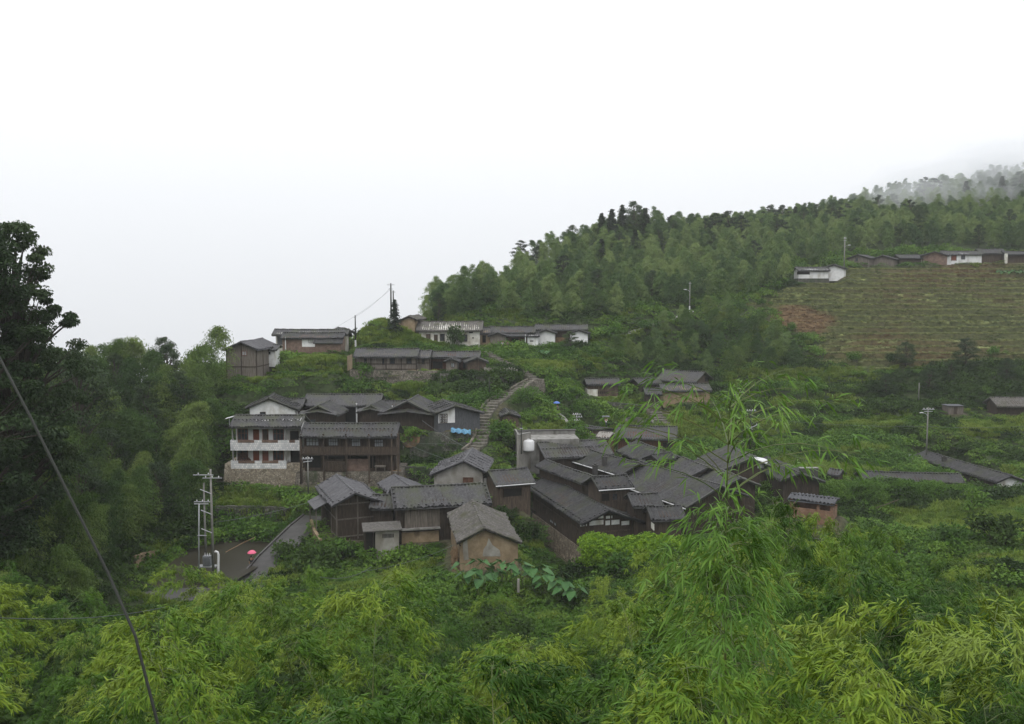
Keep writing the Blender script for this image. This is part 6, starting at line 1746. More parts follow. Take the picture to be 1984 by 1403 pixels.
# --- individual trees and shrubs
def at_px(pxx, pyy, d0=58, d1=340): return hit(pxx, pyy, d0, d1)
for pxx, pyy, hh, kd, lb in [
    (1755, 712, 5.5, 't', 'dark bushy tree overlapping the lower left of the terraces'), (1870, 715, 6.5, 't', 'brownish dark tree under the right part of the terraces'), (1715, 772, 5.0, 't', 'dark tree in the gully right of the grassy knoll'),
    (1800, 765, 5.5, 't', 'dark tree beside the thin grey post below the terraces'), (1840, 745, 5.0, 't', 'spreading dark tree in the middle of the right slope'), (1950, 735, 4.5, 't', 'dark tree near the right edge under the terraces'),
    (1600, 800, 3.5, 't', 'low dark tree in the shade of the grassy knoll'), (1455, 880, 5.5, 't', 'dense green tree behind the wide-roofed house and its pole'),
    (1105, 680, 4.2, 't', 'rounded dark tree below the last white gable wing'), (884, 672, 6.0, 'i', 'ivy-covered tree splitting the old white house front'),
    (1155, 660, 4.0, 's', 'feathery yellow-green clump right of the white row'), (1185, 655, 4.5, 's', 'tall grassy clump above the path right of the white row'),
    (1255, 640, 3.4, 's', 'light bush on the slope beside the upper path'), (700, 725, 3.2, 's', 'leafy bush left of the long weathered house'), (540, 712, 4.5, 's', 'round light bush in front of the little white hut'), (500, 715, 4.0, 'd', 'dark hedge bush beside the tall brown house'),
    (880, 748, 4.0, 'd', 'dark shrub growing on the terrace wall below the small gables'), (905, 745, 3.6, 'd', 'second dark shrub on the terrace wall, nearer the fence'), (960, 742, 4.0, 'd', 'grey-green shrub under the white fence'), (985, 746, 3.4, 'd', 'shrub between the white fence and the stair wall'),
    (1000, 868, 4.2, 's', 'leafy green bush left of the grey slab wall'), (965, 850, 3.8, 's', 'bush between the curved stairs and the plank shed'), (985, 845, 3.5, 's', 'bush in front of the plank shed'), (1025, 820, 2.8, 's', 'flowering bush above the plank shed'),
    (955, 988, 3.0, 's', 'bright bush on the back of the mud barn roof'), (975, 1010, 2.8, 'd', 'dark creeper clump between the barn and the small porch'), (1010, 1050, 3.4, 'd', 'dark bush against the rubble base of the largest house'),
    (588, 1066, 2.2, 'd', 'dark clipped bush beside the road at the mud wall'), (565, 1085, 3.2, 'd', 'dark-leaved bush in front of the road bend'), (650, 1075, 3.0, 's', 'bright bush at the foot of the dark timber gable'), (690, 1078, 2.6, 's', 'light bush near the wash-house door'),
    (612, 1110, 4.2, 'd', 'dark bush with yellow creeper left of the garden'), (770, 1100, 3.0, 's', 'rounded bush in front of the mud wall base'), (725, 1095, 3.0, 's', 'leafy bush below the wash-house'), (800, 1085, 2.6, 's', 'small bush near the grass between house and barn'),
    (1105, 1130, 3.5, 'd', 'dark bush at the near corner of the rubble base'), (1150, 1120, 4.0, 's', 'bush under the bright vine hedge'), (1210, 1125, 4.0, 's', 'second bush under the bright vine hedge'),
    (1780, 985, 3.0, 'd', 'dark bush on the hedge bank, middle'), (1880, 985, 3.6, 's', 'bright climber-covered bush before the white end wall'), (1945, 1060, 4.5, 'd', 'dark-leaved bush at the right edge below the grass field'), (1860, 1060, 3.6, 's', 'yellow-leaved climber bush on the right'),
    (1820, 872, 3.0, 's', 'bush behind the large right-hand roof'), (1700, 850, 2.5, 's', 'low green bush right of the knoll'), (1660, 905, 2.4, 's', 'bush in the field behind the low roofs'), (430, 830, 4.5, 's', 'climbing vine bush left of the balconied house'), (435, 880, 4.0, 's', 'big-leaved bush at the corner of the balconied house'),
    (560, 968, 3.0, 's', 'low bush at the foot of the tall pale stone base'), (590, 990, 3.4, 's', 'leafy bush by the lean-to of the dark timber gable house'), (410, 1052, 2.6, 's', 'bush at the head of the pond'), (365, 1048, 3.6, 'd', 'dark bush beyond the pond corner'), (318, 1128, 1.6, 's', 'small bush at the lower left corner of the pond'), (395, 1135, 2.2, 's', 'bush before the transformer frame'), (1660, 700, 3.0, 's', 'bush on the lower edge of the terraced field, left'), (1730, 702, 2.6, 'd', 'dark bush on the lower edge of the terraced field'), (1575, 690, 3.4, 's', 'bush where the terraces meet the bamboo stand'), (1930, 690, 3.0, 's', 'pale bush at the lower right edge of the terraced field'), (1480, 592, 2.4, 's', 'bush at the upper left tip of the terraced field'), (1530, 640, 2.6, 's', 'bush below the bare reddish slope'), (1560, 660, 2.8, 's', 'bush on the left edge of the lower terraces'), (1500, 610, 2.2, 's', 'low bush left of the bare reddish slope')]:
    p = at_px(pxx, pyy)
    if p is None: continue
    pl = {'t': trees, 's': shrubs, 'd': dshrubs, 'i': dshrubs}[kd]; pl = pick(pl)
    nm = 'tree' if kd in 'ti' else 'shrub'
    sc_ = hh / pl.H * (1.0 if kd == 't' else .8)
    r_ = pl.place(p.x, p.y, p.z - .15, sc_, rng.uniform(0, 6.28), lb, nm, None)
    if kd == 't': r_.scale = (sc_ * 1.5, sc_ * 1.5, sc_)
    if kd == 'i': r_.scale = (sc_ * .45, sc_ * .45, sc_)
SH = 0
x, y = jitter_grid(-45, 120, 70, 186, 5.2)
z, px_, py_, free = info(x, y)
ok = free & (sample(HOUSE_D, x, y) > 2.0) & (px_ > 430) & (px_ < 2100) & (py_ < 1200) & (sample(mask1, x, y) < .3) & (sample(paddy, x, y) < .1)
ok &= ~inpoly(px_, py_, [(560, 985), (1330, 985), (1330, 860), (980, 850), (830, 870), (560, 940)])
ok &= ~inpoly(px_, py_, [(980, 780), (1110, 790), (1250, 790), (1250, 850), (1000, 850)]) & ~inpoly(px_, py_, [(1700, 985), (1990, 985), (1990, 1040), (1700, 1040)])
ok &= ~inpoly(px_, py_, [(790, 1080), (1120, 1120), (1120, 1200), (790, 1200)]) & ~inpoly(px_, py_, [(400, 940), (610, 940), (610, 1100), (280, 1160)])
for X_, Y_, Z_, a_, b_ in zip(x[ok], y[ok], z[ok], px_[ok], py_[ok]):
    if SH >= 270 or rng.random() < .3: continue
    dk = rng.random() < .35
    pl = pick(dshrubs if dk else shrubs); SH += 1
    s_ = rng.uniform(.7, 1.7)
    r_ = pl.place(X_, Y_, Z_ - .2, s_, rng.uniform(0, 6.28), 'dark shrub growing wild on the village slopes' if dk else 'green shrub growing wild on the village slopes', 'shrub', 'dark wild shrubs' if dk else 'green wild shrubs')
    r_.scale = (s_ * 1.25, s_ * 1.25, s_ * rng.uniform(.6, 1.0))

# --- bright vine hedge right of the big house, and the clipped hedge bank
def leaf_mass(name, label, cat, blobs, mat, n=900, lf=(.2, .14), rough_=0.0):
    rg = np.random.default_rng(5)
    o0 = Vector(blobs[0][:3]); V_ = []; k_ = 0; Q_ = []
    for bx_, by_, bz_, rx, ry, rz_ in blobs:
        d = nrm(rg.normal(0, 1, (n, 3))); d[:, 2] = np.abs(d[:, 2]) * 1.1 - .25
        rr = (.66 + .42 * rg.random((n, 1)) ** .7)
        p = np.array([bx_ - o0.x, by_ - o0.y, bz_ - o0.z]) + d * rr * np.array([rx, ry, rz_])
        p = p + rough_ * np.stack([np.sin(p[:, 2] * 4.1 + p[:, 1] * 3), np.sin(p[:, 0] * 3.7), np.sin(p[:, 0] * 5.3) * np.cos(p[:, 1] * 4.4)], -1)
        L = rg.uniform(.7, 1.3, n) * lf[0]
        v, q = quads(p, d * .4 + rg.normal(0, .8, d.shape), L, L * lf[1] / lf[0], rg, tilt=.8)
        V_.append(v); Q_.append(q + k_); k_ += len(v)
    me_ = build_mesh(name, np.concatenate(V_), [np.concatenate(Q_)])
    o_ = obj_from(name, me_, mat); o_.location = o0
    setp(o_, label, cat)
    return o_
bl = []
for i in range(14):
    t = i / 13
    p = P(1142 + 170 * t + random.uniform(-6, 6), 1060 + random.uniform(-9, 9), 97.5 + random.uniform(-1.6, 1.6))
    bl.append((p.x, p.y, p.z - .4, 1.1, 1.5, .85)); bl.append((p.x + .3, p.y + 1.8, p.z - .1, 1.3, 1.5, .75)); bl.append((p.x - .2, p.y - .9, p.z - 1.5, 1.0, 1.0, 1.5))
leaf_mass('vine_hedge', 'vivid yellow-green vine hedge below the white-banded gable of the largest house', 'hedge', bl, 'lf_bright', n=900, lf=(.25, .15), rough_=.22)
bl = []
for i in range(44):
    t = i / 43
    p = P(1448 + 560 * t, 938 + 22 * max(0, t - .62) / .38 + 4 * math.sin(i * 1.3), 124 + 1.2 * math.sin(i * .9) - 4 * max(0, t - .6))
    bl.append((p.x, p.y, p.z - .35, 1.3, 1.5, .8)); bl.append((p.x, p.y - 1.4, p.z - 1.8, 1.2, 1.1, 1.5))
leaf_mass('hedge', 'long shaggy hedge bank running right in front of the low dark roofs', 'hedge', bl, 'lf_shrub', n=640, lf=(.2, .12), rough_=.2)

# --- giant taro by the barn
def heart(L):
    pts = [(0, 0), (-.2, .34), (-.12, .5), (.15, .46), (.5, .32), (.85, .12), (1.0, 0)]
    up = [(a * L, b * L * .85) for a, b in pts]
    return up
def taro(x, y, z, hh, n, label, group=None, L=.85):
    t = empty('taro_plant', label, 'taro', (x, y, z), 0, group)
    st = MB()
    for i in range(n):
        a = 2 * math.pi * (i + random.random() * .6) / n; rr = random.uniform(.35, .85) * hh * .5; zz = hh * random.uniform(.6, 1.0)
        tip = Vector((math.cos(a) * rr, math.sin(a) * rr, zz))
        st.tube([(0, 0, -.1), tuple(tip * .55 + Vector((0, 0, zz * .18))), tuple(tip)], .035, .02, 5)
        mb = MB(); pts = heart(L * random.uniform(.75, 1.15)); dr = random.uniform(.35, .9)
        dv = Vector((math.cos(a), math.sin(a), -dr)).normalized(); sd = Vector((-math.sin(a), math.cos(a), 0)); nn_ = sd.cross(dv)
        V = []; 
        for (u_, v_) in pts: V.append(tip + dv * u_)
        for (u_, v_) in pts: V.append(tip + dv * u_ + sd * v_ + nn_ * (-.12 * v_) - Vector((0, 0, .18 * v_)))
        for (u_, v_) in pts: V.append(tip + dv * u_ - sd * v_ + nn_ * (-.12 * v_) - Vector((0, 0, .18 * v_)))
        k = len(pts)
        Fc = []
        for j in range(k - 1):
            Fc.append((j, j + 1, k + j + 1, k + j)); Fc.append((j + 1, j, 2 * k + j, 2 * k + j + 1))
        mb.add(V, Fc); mb.build('leaf', 'lf_taro', t, smooth=True)
    st.build('stalks', 'culm', t)
    return t
for i, (pxx, pyy, D) in enumerate([(905, 1108, 84), (922, 1100, 85), (940, 1104, 84.5), (958, 1100, 85.5), (975, 1108, 85), (1000, 1116, 85), (1018, 1112, 86), (1036, 1120, 86), (1052, 1130, 85), (1066, 1142, 84.5), (1082, 1148, 84), (1096, 1160, 83.5), (1108, 1168, 83), (930, 1118, 82)]):
    p = P(pxx, pyy, D); gz = ground(p.x, p.y); hh = max(1.3, min(3.4, p.z - gz + 2.0))
    taro(p.x, p.y, gz, hh, 7, 'giant taro in the row bending from the mud barn past the rubble base', 'giant taro row', L=1.0)
for pxx, pyy in ((1052, 692), (1062, 694)):
    p = hit(pxx, pyy); taro(p.x, p.y, p.z, 1.6, 6, 'taro clump with broad pale leaves below the white box house', 'taro below the white row', L=1.1)
for i in range(9):
    p = hit(1935 + i * 7, 531 + (i % 2) * 3, 150); 
    if p: taro(p.x, p.y, p.z, 1.2, 5, 'broad-leaved taro in the patch at the top right terrace', 'taro patch at the top right terrace', L=.9)

# --- ground cover: stuff
cov = [mk('cover_sprig', cover_mesh(i), 'lf_cover') for i in range(3)]
cov_s = [mk('shrub_sprig', cover_mesh(i + 5, n=190, hh=.8, lf=(.2, .13)), 'lf_shrub') for i in range(3)]
cov_d = [mk('dark_sprig', cover_mesh(i + 9, n=170, hh=.7), 'lf_shrub_dark') for i in range(2)]
gr = [mk('grass_sprig', grass_mesh(i, n=90, R=.6, hh=.55, wd=.035), 'lf_grass') for i in range(2)]
gol = [mk('olive_sprig', grass_mesh(i + 3, n=80, R=.55, hh=.26, wd=.04), 'lf_olive') for i in range(2)]
glip = [mk('edge_sprig', grass_mesh(i + 6, n=50, R=.35, hh=.42, wd=.05), 'lf_lip') for i in range(2)]
gdry = [mk('dry_sprig', grass_mesh(i + 9, n=80, R=.55, hh=.26, wd=.04), 'lf_dry') for i in range(2)]
gpad = [mk('paddy_sprig', grass_mesh(i + 12, n=60, R=.3, hh=.5, wd=.03), 'lf_paddy') for i in range(2)]
def rs(n, lo=.8, hi=1.3, tilt=.15):
    return np.stack([rng.normal(0, tilt, n), rng.normal(0, tilt, n), rng.uniform(0, 6.28, n)], -1), rng.uniform(lo, hi, (n, 1))
def vnoise(x, y, s, seed): return np.clip(.5 + .5 * fbm(x, y, s, 2, seed), 0, 1)
BRIGHT = [[(1470, 730), (1700, 728), (1690, 740), (1480, 745)], [(1480, 770), (1640, 765), (1700, 780), (1500, 790)], [(1600, 820), (1760, 815), (1750, 832), (1600, 838)], [(1100, 850), (1300, 780), (1340, 795), (1250, 850)], [(1850, 820), (1984, 815), (1984, 840), (1880, 850)], [(1180, 640), (1300, 628), (1300, 645), (1190, 660)], [(1000, 805), (1110, 815), (1110, 855), (985, 855)], [(420, 945), (600, 960), (600, 1008), (420, 985)], [(1700, 985), (1984, 970), (1984, 1045), (1760, 1030)], [(1240, 905), (1640, 925), (1750, 915), (1560, 890)], [(500, 700), (670, 690), (680, 722), (470, 725)], [(1400, 715), (1700, 715), (1700, 745), (1400, 750)], [(1230, 780), (1320, 790), (1560, 830), (1450, 860), (1240, 850)], [(700, 625), (800, 620), (800, 668), (690, 672)], [(860, 765), (915, 768), (912, 776), (855, 775)], [(1630, 868), (1720, 868), (1720, 880), (1630, 880)]]
for tag_, (x0, x1, y0, y1, sp_) in {'near': (-75, 80, 60, 132, 1.0), 'far': (-60, 135, 132, 190, 1.15), 'upper': (-40, 140, 190, 250, 1.6)}.items():
    x, y = jitter_grid(x0, x1, y0, y1, sp_)
    z, px_, py_, free = info(x, y)
    ok = free & (px_ > -120) & (px_ < 2120) & (sample(mask1, x, y) < .35) & (sample(paddy, x, y) < .2)
    ok &= ~((sample(strip, x, y) > .4) & (rng.random(len(x)) < .6))
    x, y, z, px_, py_ = x[ok], y[ok], z[ok], px_[ok], py_[ok]
    n = len(x); N1 = vnoise(x, y, .11, 1.1); N2 = vnoise(x, y, .23, 3.3)
    br = np.zeros(n, bool)
    for pl_ in BRIGHT: br |= inpoly(px_, py_, pl_)
    darkm = inpoly(px_, py_, [(1550, 730), (1984, 700), (1984, 790), (1700, 800)]) | inpoly(px_, py_, LEFTF) | inpoly(px_, py_, [(840, 722), (1010, 722), (1010, 760), (840, 765)]) | inpoly(px_, py_, [(1440, 940), (1984, 945), (1984, 985), (1440, 985)])
    close = sample(HOUSE_D, x, y) < 1.6
    cls = np.where(br, 0, np.where(darkm, 2, np.where(N1 > .66, 1, np.where(N2 < .22, 2, 3))))
    cls = np.where((cls == 3) & (N2 > .8), 0, cls)
    for c_, nm, ms, lo, hi in ((0, 'grass', gr, .8, 1.3), (1, 'undergrowth', cov_s, .9, 1.7), (2, 'dark_undergrowth', cov_d, .9, 1.6), (3, 'creeping_plants', cov, .8, 1.5)):
        q = cls == c_
        if c_ == 0:   # denser
            xx = np.concatenate([x[q]] + [x[q] + rng.normal(0, .4, q.sum()) for _ in range(2)]); yy = np.concatenate([y[q]] + [y[q] + rng.normal(0, .4, q.sum()) for _ in range(2)])
        else: xx, yy = x[q], y[q]
        if len(xx) == 0: continue
        zz = sample(Z, xx, yy); r_, s_ = rs(len(xx), lo, hi)
        s_ = s_ * (.65 + .8 * vnoise(xx, yy, .35, 7.7)[:, None]) * (sp_ / 1.0) ** .6
        cl_ = np.clip(sample(HOUSE_D, xx, yy) / 2.2, .35, 1)[:, None]
        s3 = np.concatenate([s_, s_, s_ * cl_], 1)
        stuff_scatter(nm, np.stack([xx, yy, zz - .03], -1), r_, s3, ms)
xx = []; 
for D0, D1, sp_ in ((3.5, 16, .75), (16, 34, 1.1), (34, 61, 1.5)):
    x, y = jitter_grid(-D1 * .66 - 2, D1 * .66 + 2, D0, D1, sp_)
    q = np.abs(x) < y * .64 + 2; xx.append(np.stack([x[q], y[q]], -1))
xx = np.concatenate(xx); zz = sample(Z, xx[:, 0], xx[:, 1]); r_, s_ = rs(len(xx), .8, 1.5)
stuff_scatter('dark_undergrowth', np.stack([xx[:, 0], xx[:, 1], zz - .03], -1), r_, np.repeat(s_ * np.where(xx[:, 1:] > 34, 1.4, 1.0), 3, 1), cov_d)
# terraces
x, y = jitter_grid(50, 160, 178, 246, .85)
z, px_, py_, free = info(x, y)
ok = free & (sample(mask1, x, y) > .3) & (px_ < 2120)
ff = sample(ZT1, x, y) % 1.0; bb = sample(bare, x, y); N1 = vnoise(x, y, .09, 5.2)
for nm, q, ms in (('terrace_grass', ok & (ff > .25) & (bb < .4) & (N1 < .8) & ((ff < .7) | (rng.random(len(x)) < .4)), gol), ('dry_grass', ok & ((bb >= .4) | ((N1 >= .8) & (ff > .2))), gdry)):
    r_, s_ = rs(q.sum(), .7, 1.2); stuff_scatter(nm, np.stack([x[q], y[q], z[q] - .03], -1), r_, np.repeat(s_, 3, 1), ms)
x, y = jitter_grid(50, 160, 178, 246, .34)
z, px_, py_, free = info(x, y); ff = sample(ZT1, x, y) % 1.0
q = free & (sample(mask1, x, y) > .4) & (px_ < 2100) & ((ff > .97) | (ff < .13)) & (sample(bare, x, y) < .3) & (vnoise(x, y, .06, 8.8) > .12)
r_, s_ = rs(q.sum(), .7, 1.1); stuff_scatter('terrace_edge_grass', np.stack([x[q], y[q], z[q]], -1), r_, np.repeat(s_, 3, 1), glip)
x, y = jitter_grid(10, 50, 150, 175, .38)
z, px_, py_, free = info(x, y); q = (sample(paddy, x, y) > .3) & free
r_, s_ = rs(q.sum(), .8, 1.1, .05); stuff_scatter('paddy', np.stack([x[q], y[q], z[q]], -1), r_, np.repeat(s_, 3, 1), gpad)
x, y = jitter_grid(-50, -25, 85, 115, .45)
z, px_, py_, free = info(x, y); q = (sample(strip, x, y) > .4) & free & (rng.random(len(x)) < .8)
r_, s_ = rs(q.sum(), .5, .9, .1); stuff_scatter('vegetable_rows', np.stack([x[q], y[q], z[q]], -1), r_, np.repeat(s_, 3, 1), gpad)

# --- foreground bamboo
near_b = [Plant('bamboo', 'foliage', 'culm', bamboo_near(200 + i, H=6, nodes=17, Lb=1.7, leaf=.2, lean=.35 + .25 * (i % 3), fans=36, per=8), 'lf_bam_near', 'culm') for i in range(5)]
outl = np.array([(-200, 1080), (0, 1095), (60, 1135), (150, 1170), (250, 1200), (330, 1140), (370, 1082), (430, 1080), (520, 1080), (600, 1105), (650, 1110), (700, 1100), (760, 1135), (790, 1175), (850, 1185), (880, 1140), (930, 1120), (990, 1135), (1030, 1180), (1090, 1195), (1150, 1185), (1200, 1160), (1260, 1130), (1300, 1075), (1500, 995), (1560, 1035), (1640, 995), (1700, 1025), (1760, 1075), (1850, 1085), (1984, 1100), (2200, 1090)], float)
for D, sp_, off in ((6.2, 1.7, 265), (8.2, 1.9, 205), (11, 2.3, 150), (15, 2.8, 105), (20.5, 3.3, 70), (28, 3.9, 42), (38, 4.4, 20), (50, 4.8, 4), (64, 5.0, -4)):
    half = D * .62 + 1.5
    xx = -half
    while xx < half:
        X_ = xx + rng.uniform(-.3, .3) * sp_; Y_ = D * rng.uniform(.93, 1.07); xx += sp_
        pxx, _ = pix(X_, Y_, -.4 * Y_)
        row = np.interp(pxx, outl[:, 0], outl[:, 1]) + off * rng.uniform(.75, 1.15) + rng.uniform(-24, 30)
        if abs(pxx - 1405) < 160 and D < 9: row += 40
        if 235 < pxx < 350: row = max(row, 1190)
        gz = ground(X_, Y_); hh = kz(row) * Y_ - gz
        if hh < .5: continue
        pl = pick(near_b)
        sc_ = hh / pl.H
        r_ = pl.place(X_, Y_, gz - .1, max(.55, min(1.25, sc_)), rng.uniform(0, 6.28), 'leafy foreground bamboo crowding the bottom of the picture', 'bamboo', 'foreground bamboo thicket', sz=sc_)
for pxx, row, D in ((1545, 1000, 34), (1600, 1004, 46), (1650, 985, 40), (1500, 975, 28), (380, 1112, 58), (470, 1108, 62), (1180, 1100, 60), (760, 1130, 48)):
    q = P(pxx, row, D); gz = ground(q.x, D); pl = pick(near_b)
    pl.place(q.x, D, gz - .1, 1.1, rng.uniform(0, 6.28), 'leafy foreground bamboo crowding the bottom of the picture', 'bamboo', 'foreground bamboo thicket', sz=max(.4, (q.z - gz) / pl.H))
# the tall feathery bamboo in the foreground
tallp = Plant('tall_bamboo', 'foliage', 'culm', bamboo_near(333, H=5.0, nodes=32, Lb=1.05, leaf=.145, lean=-.05, start=.12, fans=15, per=5, topwide=True), 'lf_bam_tall', 'culm')
D = 8.2; tip = P(1392, 765, D); gz = ground(tip.x, D)
r_ = tallp.place(tip.x + .12, D, gz - .1, 1.0, 1.2, 'tall feathery bamboo rising alone in front of the clustered roofs', 'bamboo', None, sz=(tip.z - gz) / 5.0)

for pxx, pyy, hh in ((812, 618, 4.0), (826, 617, 5.0), (838, 616, 5.5), (850, 614, 6.5), (862, 612, 6.5), (832, 612, 5.0), (872, 610, 7.0), (856, 606, 7.0), (843, 620, 4.0)):
    p = hit(pxx, pyy, 178, 260)
    if p is not None:
        pl = pick(hill_b); pl.place(p.x, p.y, p.z - .2, hh / pl.H, rng.uniform(0, 6.28), 'plume-topped bamboo in the dense forest covering the hillside', 'bamboo', 'bamboo forest on the hillside')

NHILL = max(0, 298 - sum(1 for o_ in scene.objects if o_.get('category') == 'bamboo'))
# --- bamboo forest on the hill

x, y = jitter_grid(-40, 215, 186, 345, 3.7)
z, px_, py_, free = info(x, y)
m_ = inpoly(px_, py_, FOREST) & free
x, y, z, px_, py_ = x[m_], y[m_], z[m_], px_[m_], py_[m_]
order = np.argsort(y)
left_idx = []; k = 0
for q in order:
    if k < NHILL:
        s_ = rng.uniform(.55, .95)
        pick(hill_b).place(x[q], y[q], z[q] - .3, s_, rng.uniform(0, 6.28), 'plume-topped bamboo in the dense forest covering the hillside', 'bamboo', 'bamboo forest on the hillside'); k += 1
    else: left_idx.append(q)
li = np.array(left_idx, int)
if len(li):
    stuff_scatter('bamboo_forest', np.stack([x[li], y[li], z[li] - .3], -1), np.stack([0 * li, 0 * li, rng.uniform(0, 6.28, len(li))], -1), np.repeat(rng.uniform(.55, .95, (len(li), 1)), 3, 1), [b.lm for b in hill_b], 'far upper part of the bamboo forest on the hill')

# ================================================================ POLES, WIRES, PEOPLE
def pole(name, label, foot, top_row, r=.13, mat='pole', D=None, arms=(), cat='utility pole', lean=0.0, lamp=None, foot_z=None, white_foot=False, sink=.6):
    """foot (px,py,D); top where the photo shows it"""
    f = P(*foot); 
    if foot_z is not None: f.z = foot_z
    hgt = kz(top_row) * f.y - f.z
    t = empty(name, label, cat, f)
    mb = MB(); mb.tube([(0, 0, -sink), (lean * .5, 0, hgt * .5), (lean, 0, hgt)], r, r * .68, 10); mb.build('shaft', mat, t, smooth=True)
    if white_foot:
        mb = MB(); mb.tube([(0, 0, 0), (0, 0, 1.3)], r + .02, r + .012, 10); mb.build('painted_foot', 'white', t)
    for row, ln, ang, nins, off in arms:
        z = kz(row) * f.y - f.z
        ca, sa = math.cos(rad(ang)), math.sin(rad(ang)); xl = lean * z / max(hgt, .1)
        mb = MB(); c = Vector((xl + off, -.12, z))
        a_ = c - Vector((ca, 0, sa)) * ln / 2; b_ = c + Vector((ca, 0, sa)) * ln / 2
        mb.tube([tuple(a_), tuple(b_)], .05, .05, 4)
        arm = mb.build('cross_arm', 'metal', t)
        for k in range(nins):
            q = a_.lerp(b_, (k + .5) / nins if nins > 1 else .5)
            mi = MB(); mi.tube([(q.x, q.y, q.z + .04), (q.x, q.y, q.z + .12), (q.x, q.y, q.z + .15), (q.x, q.y, q.z + .26)], .03, .03, 6)
            mi.tube([(q.x, q.y, q.z + .12), (q.x, q.y, q.z + .2)], .075, .06, 8); mi.build('insulator', 'white', arm)
    if lamp:
        z = kz(lamp[0]) * f.y - f.z; s_ = lamp[1]
        mb = MB(); mb.tube([(0, 0, z - .5), (s_ * .35, -.05, z - .05), (s_ * .9, -.1, z + .1)], .045, .035, 6); la = mb.build('lamp_arm', 'metal', t)
        mb = MB(); mb.tube([(s_ * .85, -.1, z + .1), (s_ * 1.1, -.12, z + .14), (s_ * 1.45, -.14, z + .12)], .09, .06, 8); mb.build('lamp_head', 'white', la)
    return t
p1 = pole('utility_pole', 'taller front concrete pole of the transformer frame beside the pond', (413, 1095, 95), 909, r=.15, arms=((926, 2.1, 0, 3, 0.2), (952, 1.25, -22, 0, -.55), (992, 1.25, -22, 0, -.55), (1028, 1.25, -22, 0, -.55), (920, 2.2, 0, 2, -.75)))
p2 = pole('utility_pole', 'rear dark pole of the transformer frame beside the pond', (399, 1085, 98), 936, r=.13, arms=((972, 1.9, 0, 3, -.15), (976, 1.6, 0, 0, -.3)), mat='concrete')
p3 = pole('utility_pole', 'thin pale pole left of the transformer frame, with a bent top', (385, 1105, 95), 976, r=.085, mat='metal', lean=.25, arms=((1037, 1.0, 0, 0, .4),), cat='pole')
c = P(402, 1086, 95.5)
t = empty('transformer', 'grey finned transformer hung between the poles by the pond', 'transformer', c)
mb = MB(); mb.box(-.42, .42, -.32, .32, -.55, .55); mb.build('tank_body', 'umb_grey', t)
mb = MB()
for i in range(7): mb.box(-.36 + i * .115, -.32 + i * .115, -.44, -.323, -.45, .4)
mb.build('cooling_fins', 'umb_grey', t)
for x_ in (-.25, 0, .25):
    mb = MB(); mb.tube([(x_, 0, .55), (x_, 0, .85)], .05, .03, 6); mb.build('bushing', 'white', t)
mb = MB(); mb.box(-1.0, 1.0, -.4, .4, -.68, -.58); mb.build('platform', 'metal', t)
a_, b_, c_ = P(417, 1068, 94.3), P(423, 1074, 94.3), P(423, 1115, 94.3)
mb = MB(); o0 = c_
mb.tube([tuple(P(416, 1070, 94.3) - o0), tuple(P(418, 1068.5, 94.3) - o0), tuple(P(421.5, 1070, 94.3) - o0), tuple(b_ - o0), (0, 0, 0), (0, 0, -.8)], .13, .13, 8)
o_ = mb.build('cable_pipe', 'white', smooth=True); o_.location = o0; setp(o_, 'bent white pipe running down beside the transformer', 'pipe')
pole('utility_pole', 'tallest pole on the mound left of the white row', (758, 628, 181), 549, r=.2, mat='cable', arms=((552, 1.6, 0, 2, 0), (560, .9, 0, 0, 0)), white_foot=True)
pole('utility_pole', 'second, shorter pole on the mound left of the white row', (762.5, 622, 190), 563, r=.17, mat='cable', arms=((566, 1.0, 0, 2, 0),), white_foot=True)
pole('utility_pole', 'single dark pole between the white and brick house and the mound', (689, 672, 171), 611, r=.15, mat='cable', arms=((615, .5, 0, 0, 0),), white_foot=True)
pole('utility_pole', 'slim pole in front of the timber gallery house, above the gable roof', (597.5, 952, 116), 884, r=.11, mat='concrete', arms=((889, 1.5, 0, 4, 0), (894, 1.2, 8, 0, 0)))
pole('utility_pole', 'dark wooden post between the balconied and the gallery house', (583, 930, 121), 852, r=.12, mat='wood_dark', cat='pole')
pole('street_lamp', 'lamp pole with a side arm beside the ridge-top row above the terraces', (1635.5, 515, 229), 459, r=.16, arms=((462, .8, 0, 2, 0), (466, .8, 0, 0, 0)), lamp=(476, 1), cat='street lamp')
pole('street_lamp', 'white-footed street lamp standing by the upper path on the ridge saddle', (1336, 604, 204), 546, r=.13, lamp=(562, -1), white_foot=True, arms=((549, .6, 0, 0, 0),), cat='street lamp')
pole('utility_pole', 'pole with a lamp arm above the large right-hand roof', (1795, 875, 147), 789, r=.14, arms=((793, 2.0, 0, 4, 0), (797, 1.4, 0, 0, 0)), lamp=(801, -1))
pole('utility_pole', 'thin grey post among the dark trees under the terraces', (1780, 768, 168), 742, r=.12, mat='pole', cat='pole')
pole('utility_pole', 'dark pole with white insulators seen through the tall bamboo', (1453, 880, 138), 790, r=.14, mat='cable', arms=((796, 1.6, 0, 4, 0), (826, 1.8, 25, 2, .5), (829, 1.4, -20, 0, -.3)))
pole('utility_pole', 'pole crowded with white insulators beside the beige shed', (1117, 848, 150), 800, r=.15, arms=((803, 1.5, 0, 4, 0), (808, 1.6, 0, 4, .2), (815, 1.2, 0, 3, .1), (824, 1.2, 0, 3, -.1)))
pole('utility_pole', 'black pole rising from the grey slab wall beside the white tank', (1010, 872, 127.5), 820, r=.09, mat='cable', cat='pole', arms=((830, .5, 0, 0, 0),))
pole('utility_pole', 'thin dark post on the terrace wall below the white fence', (948, 775, 149), 730, r=.1, mat='cable', cat='pole', white_foot=False)
pole('utility_pole', 'slender pole at the corner between the white house and the ochre house', (928, 690, 173), 665, r=.07, mat='pole', cat='pole')

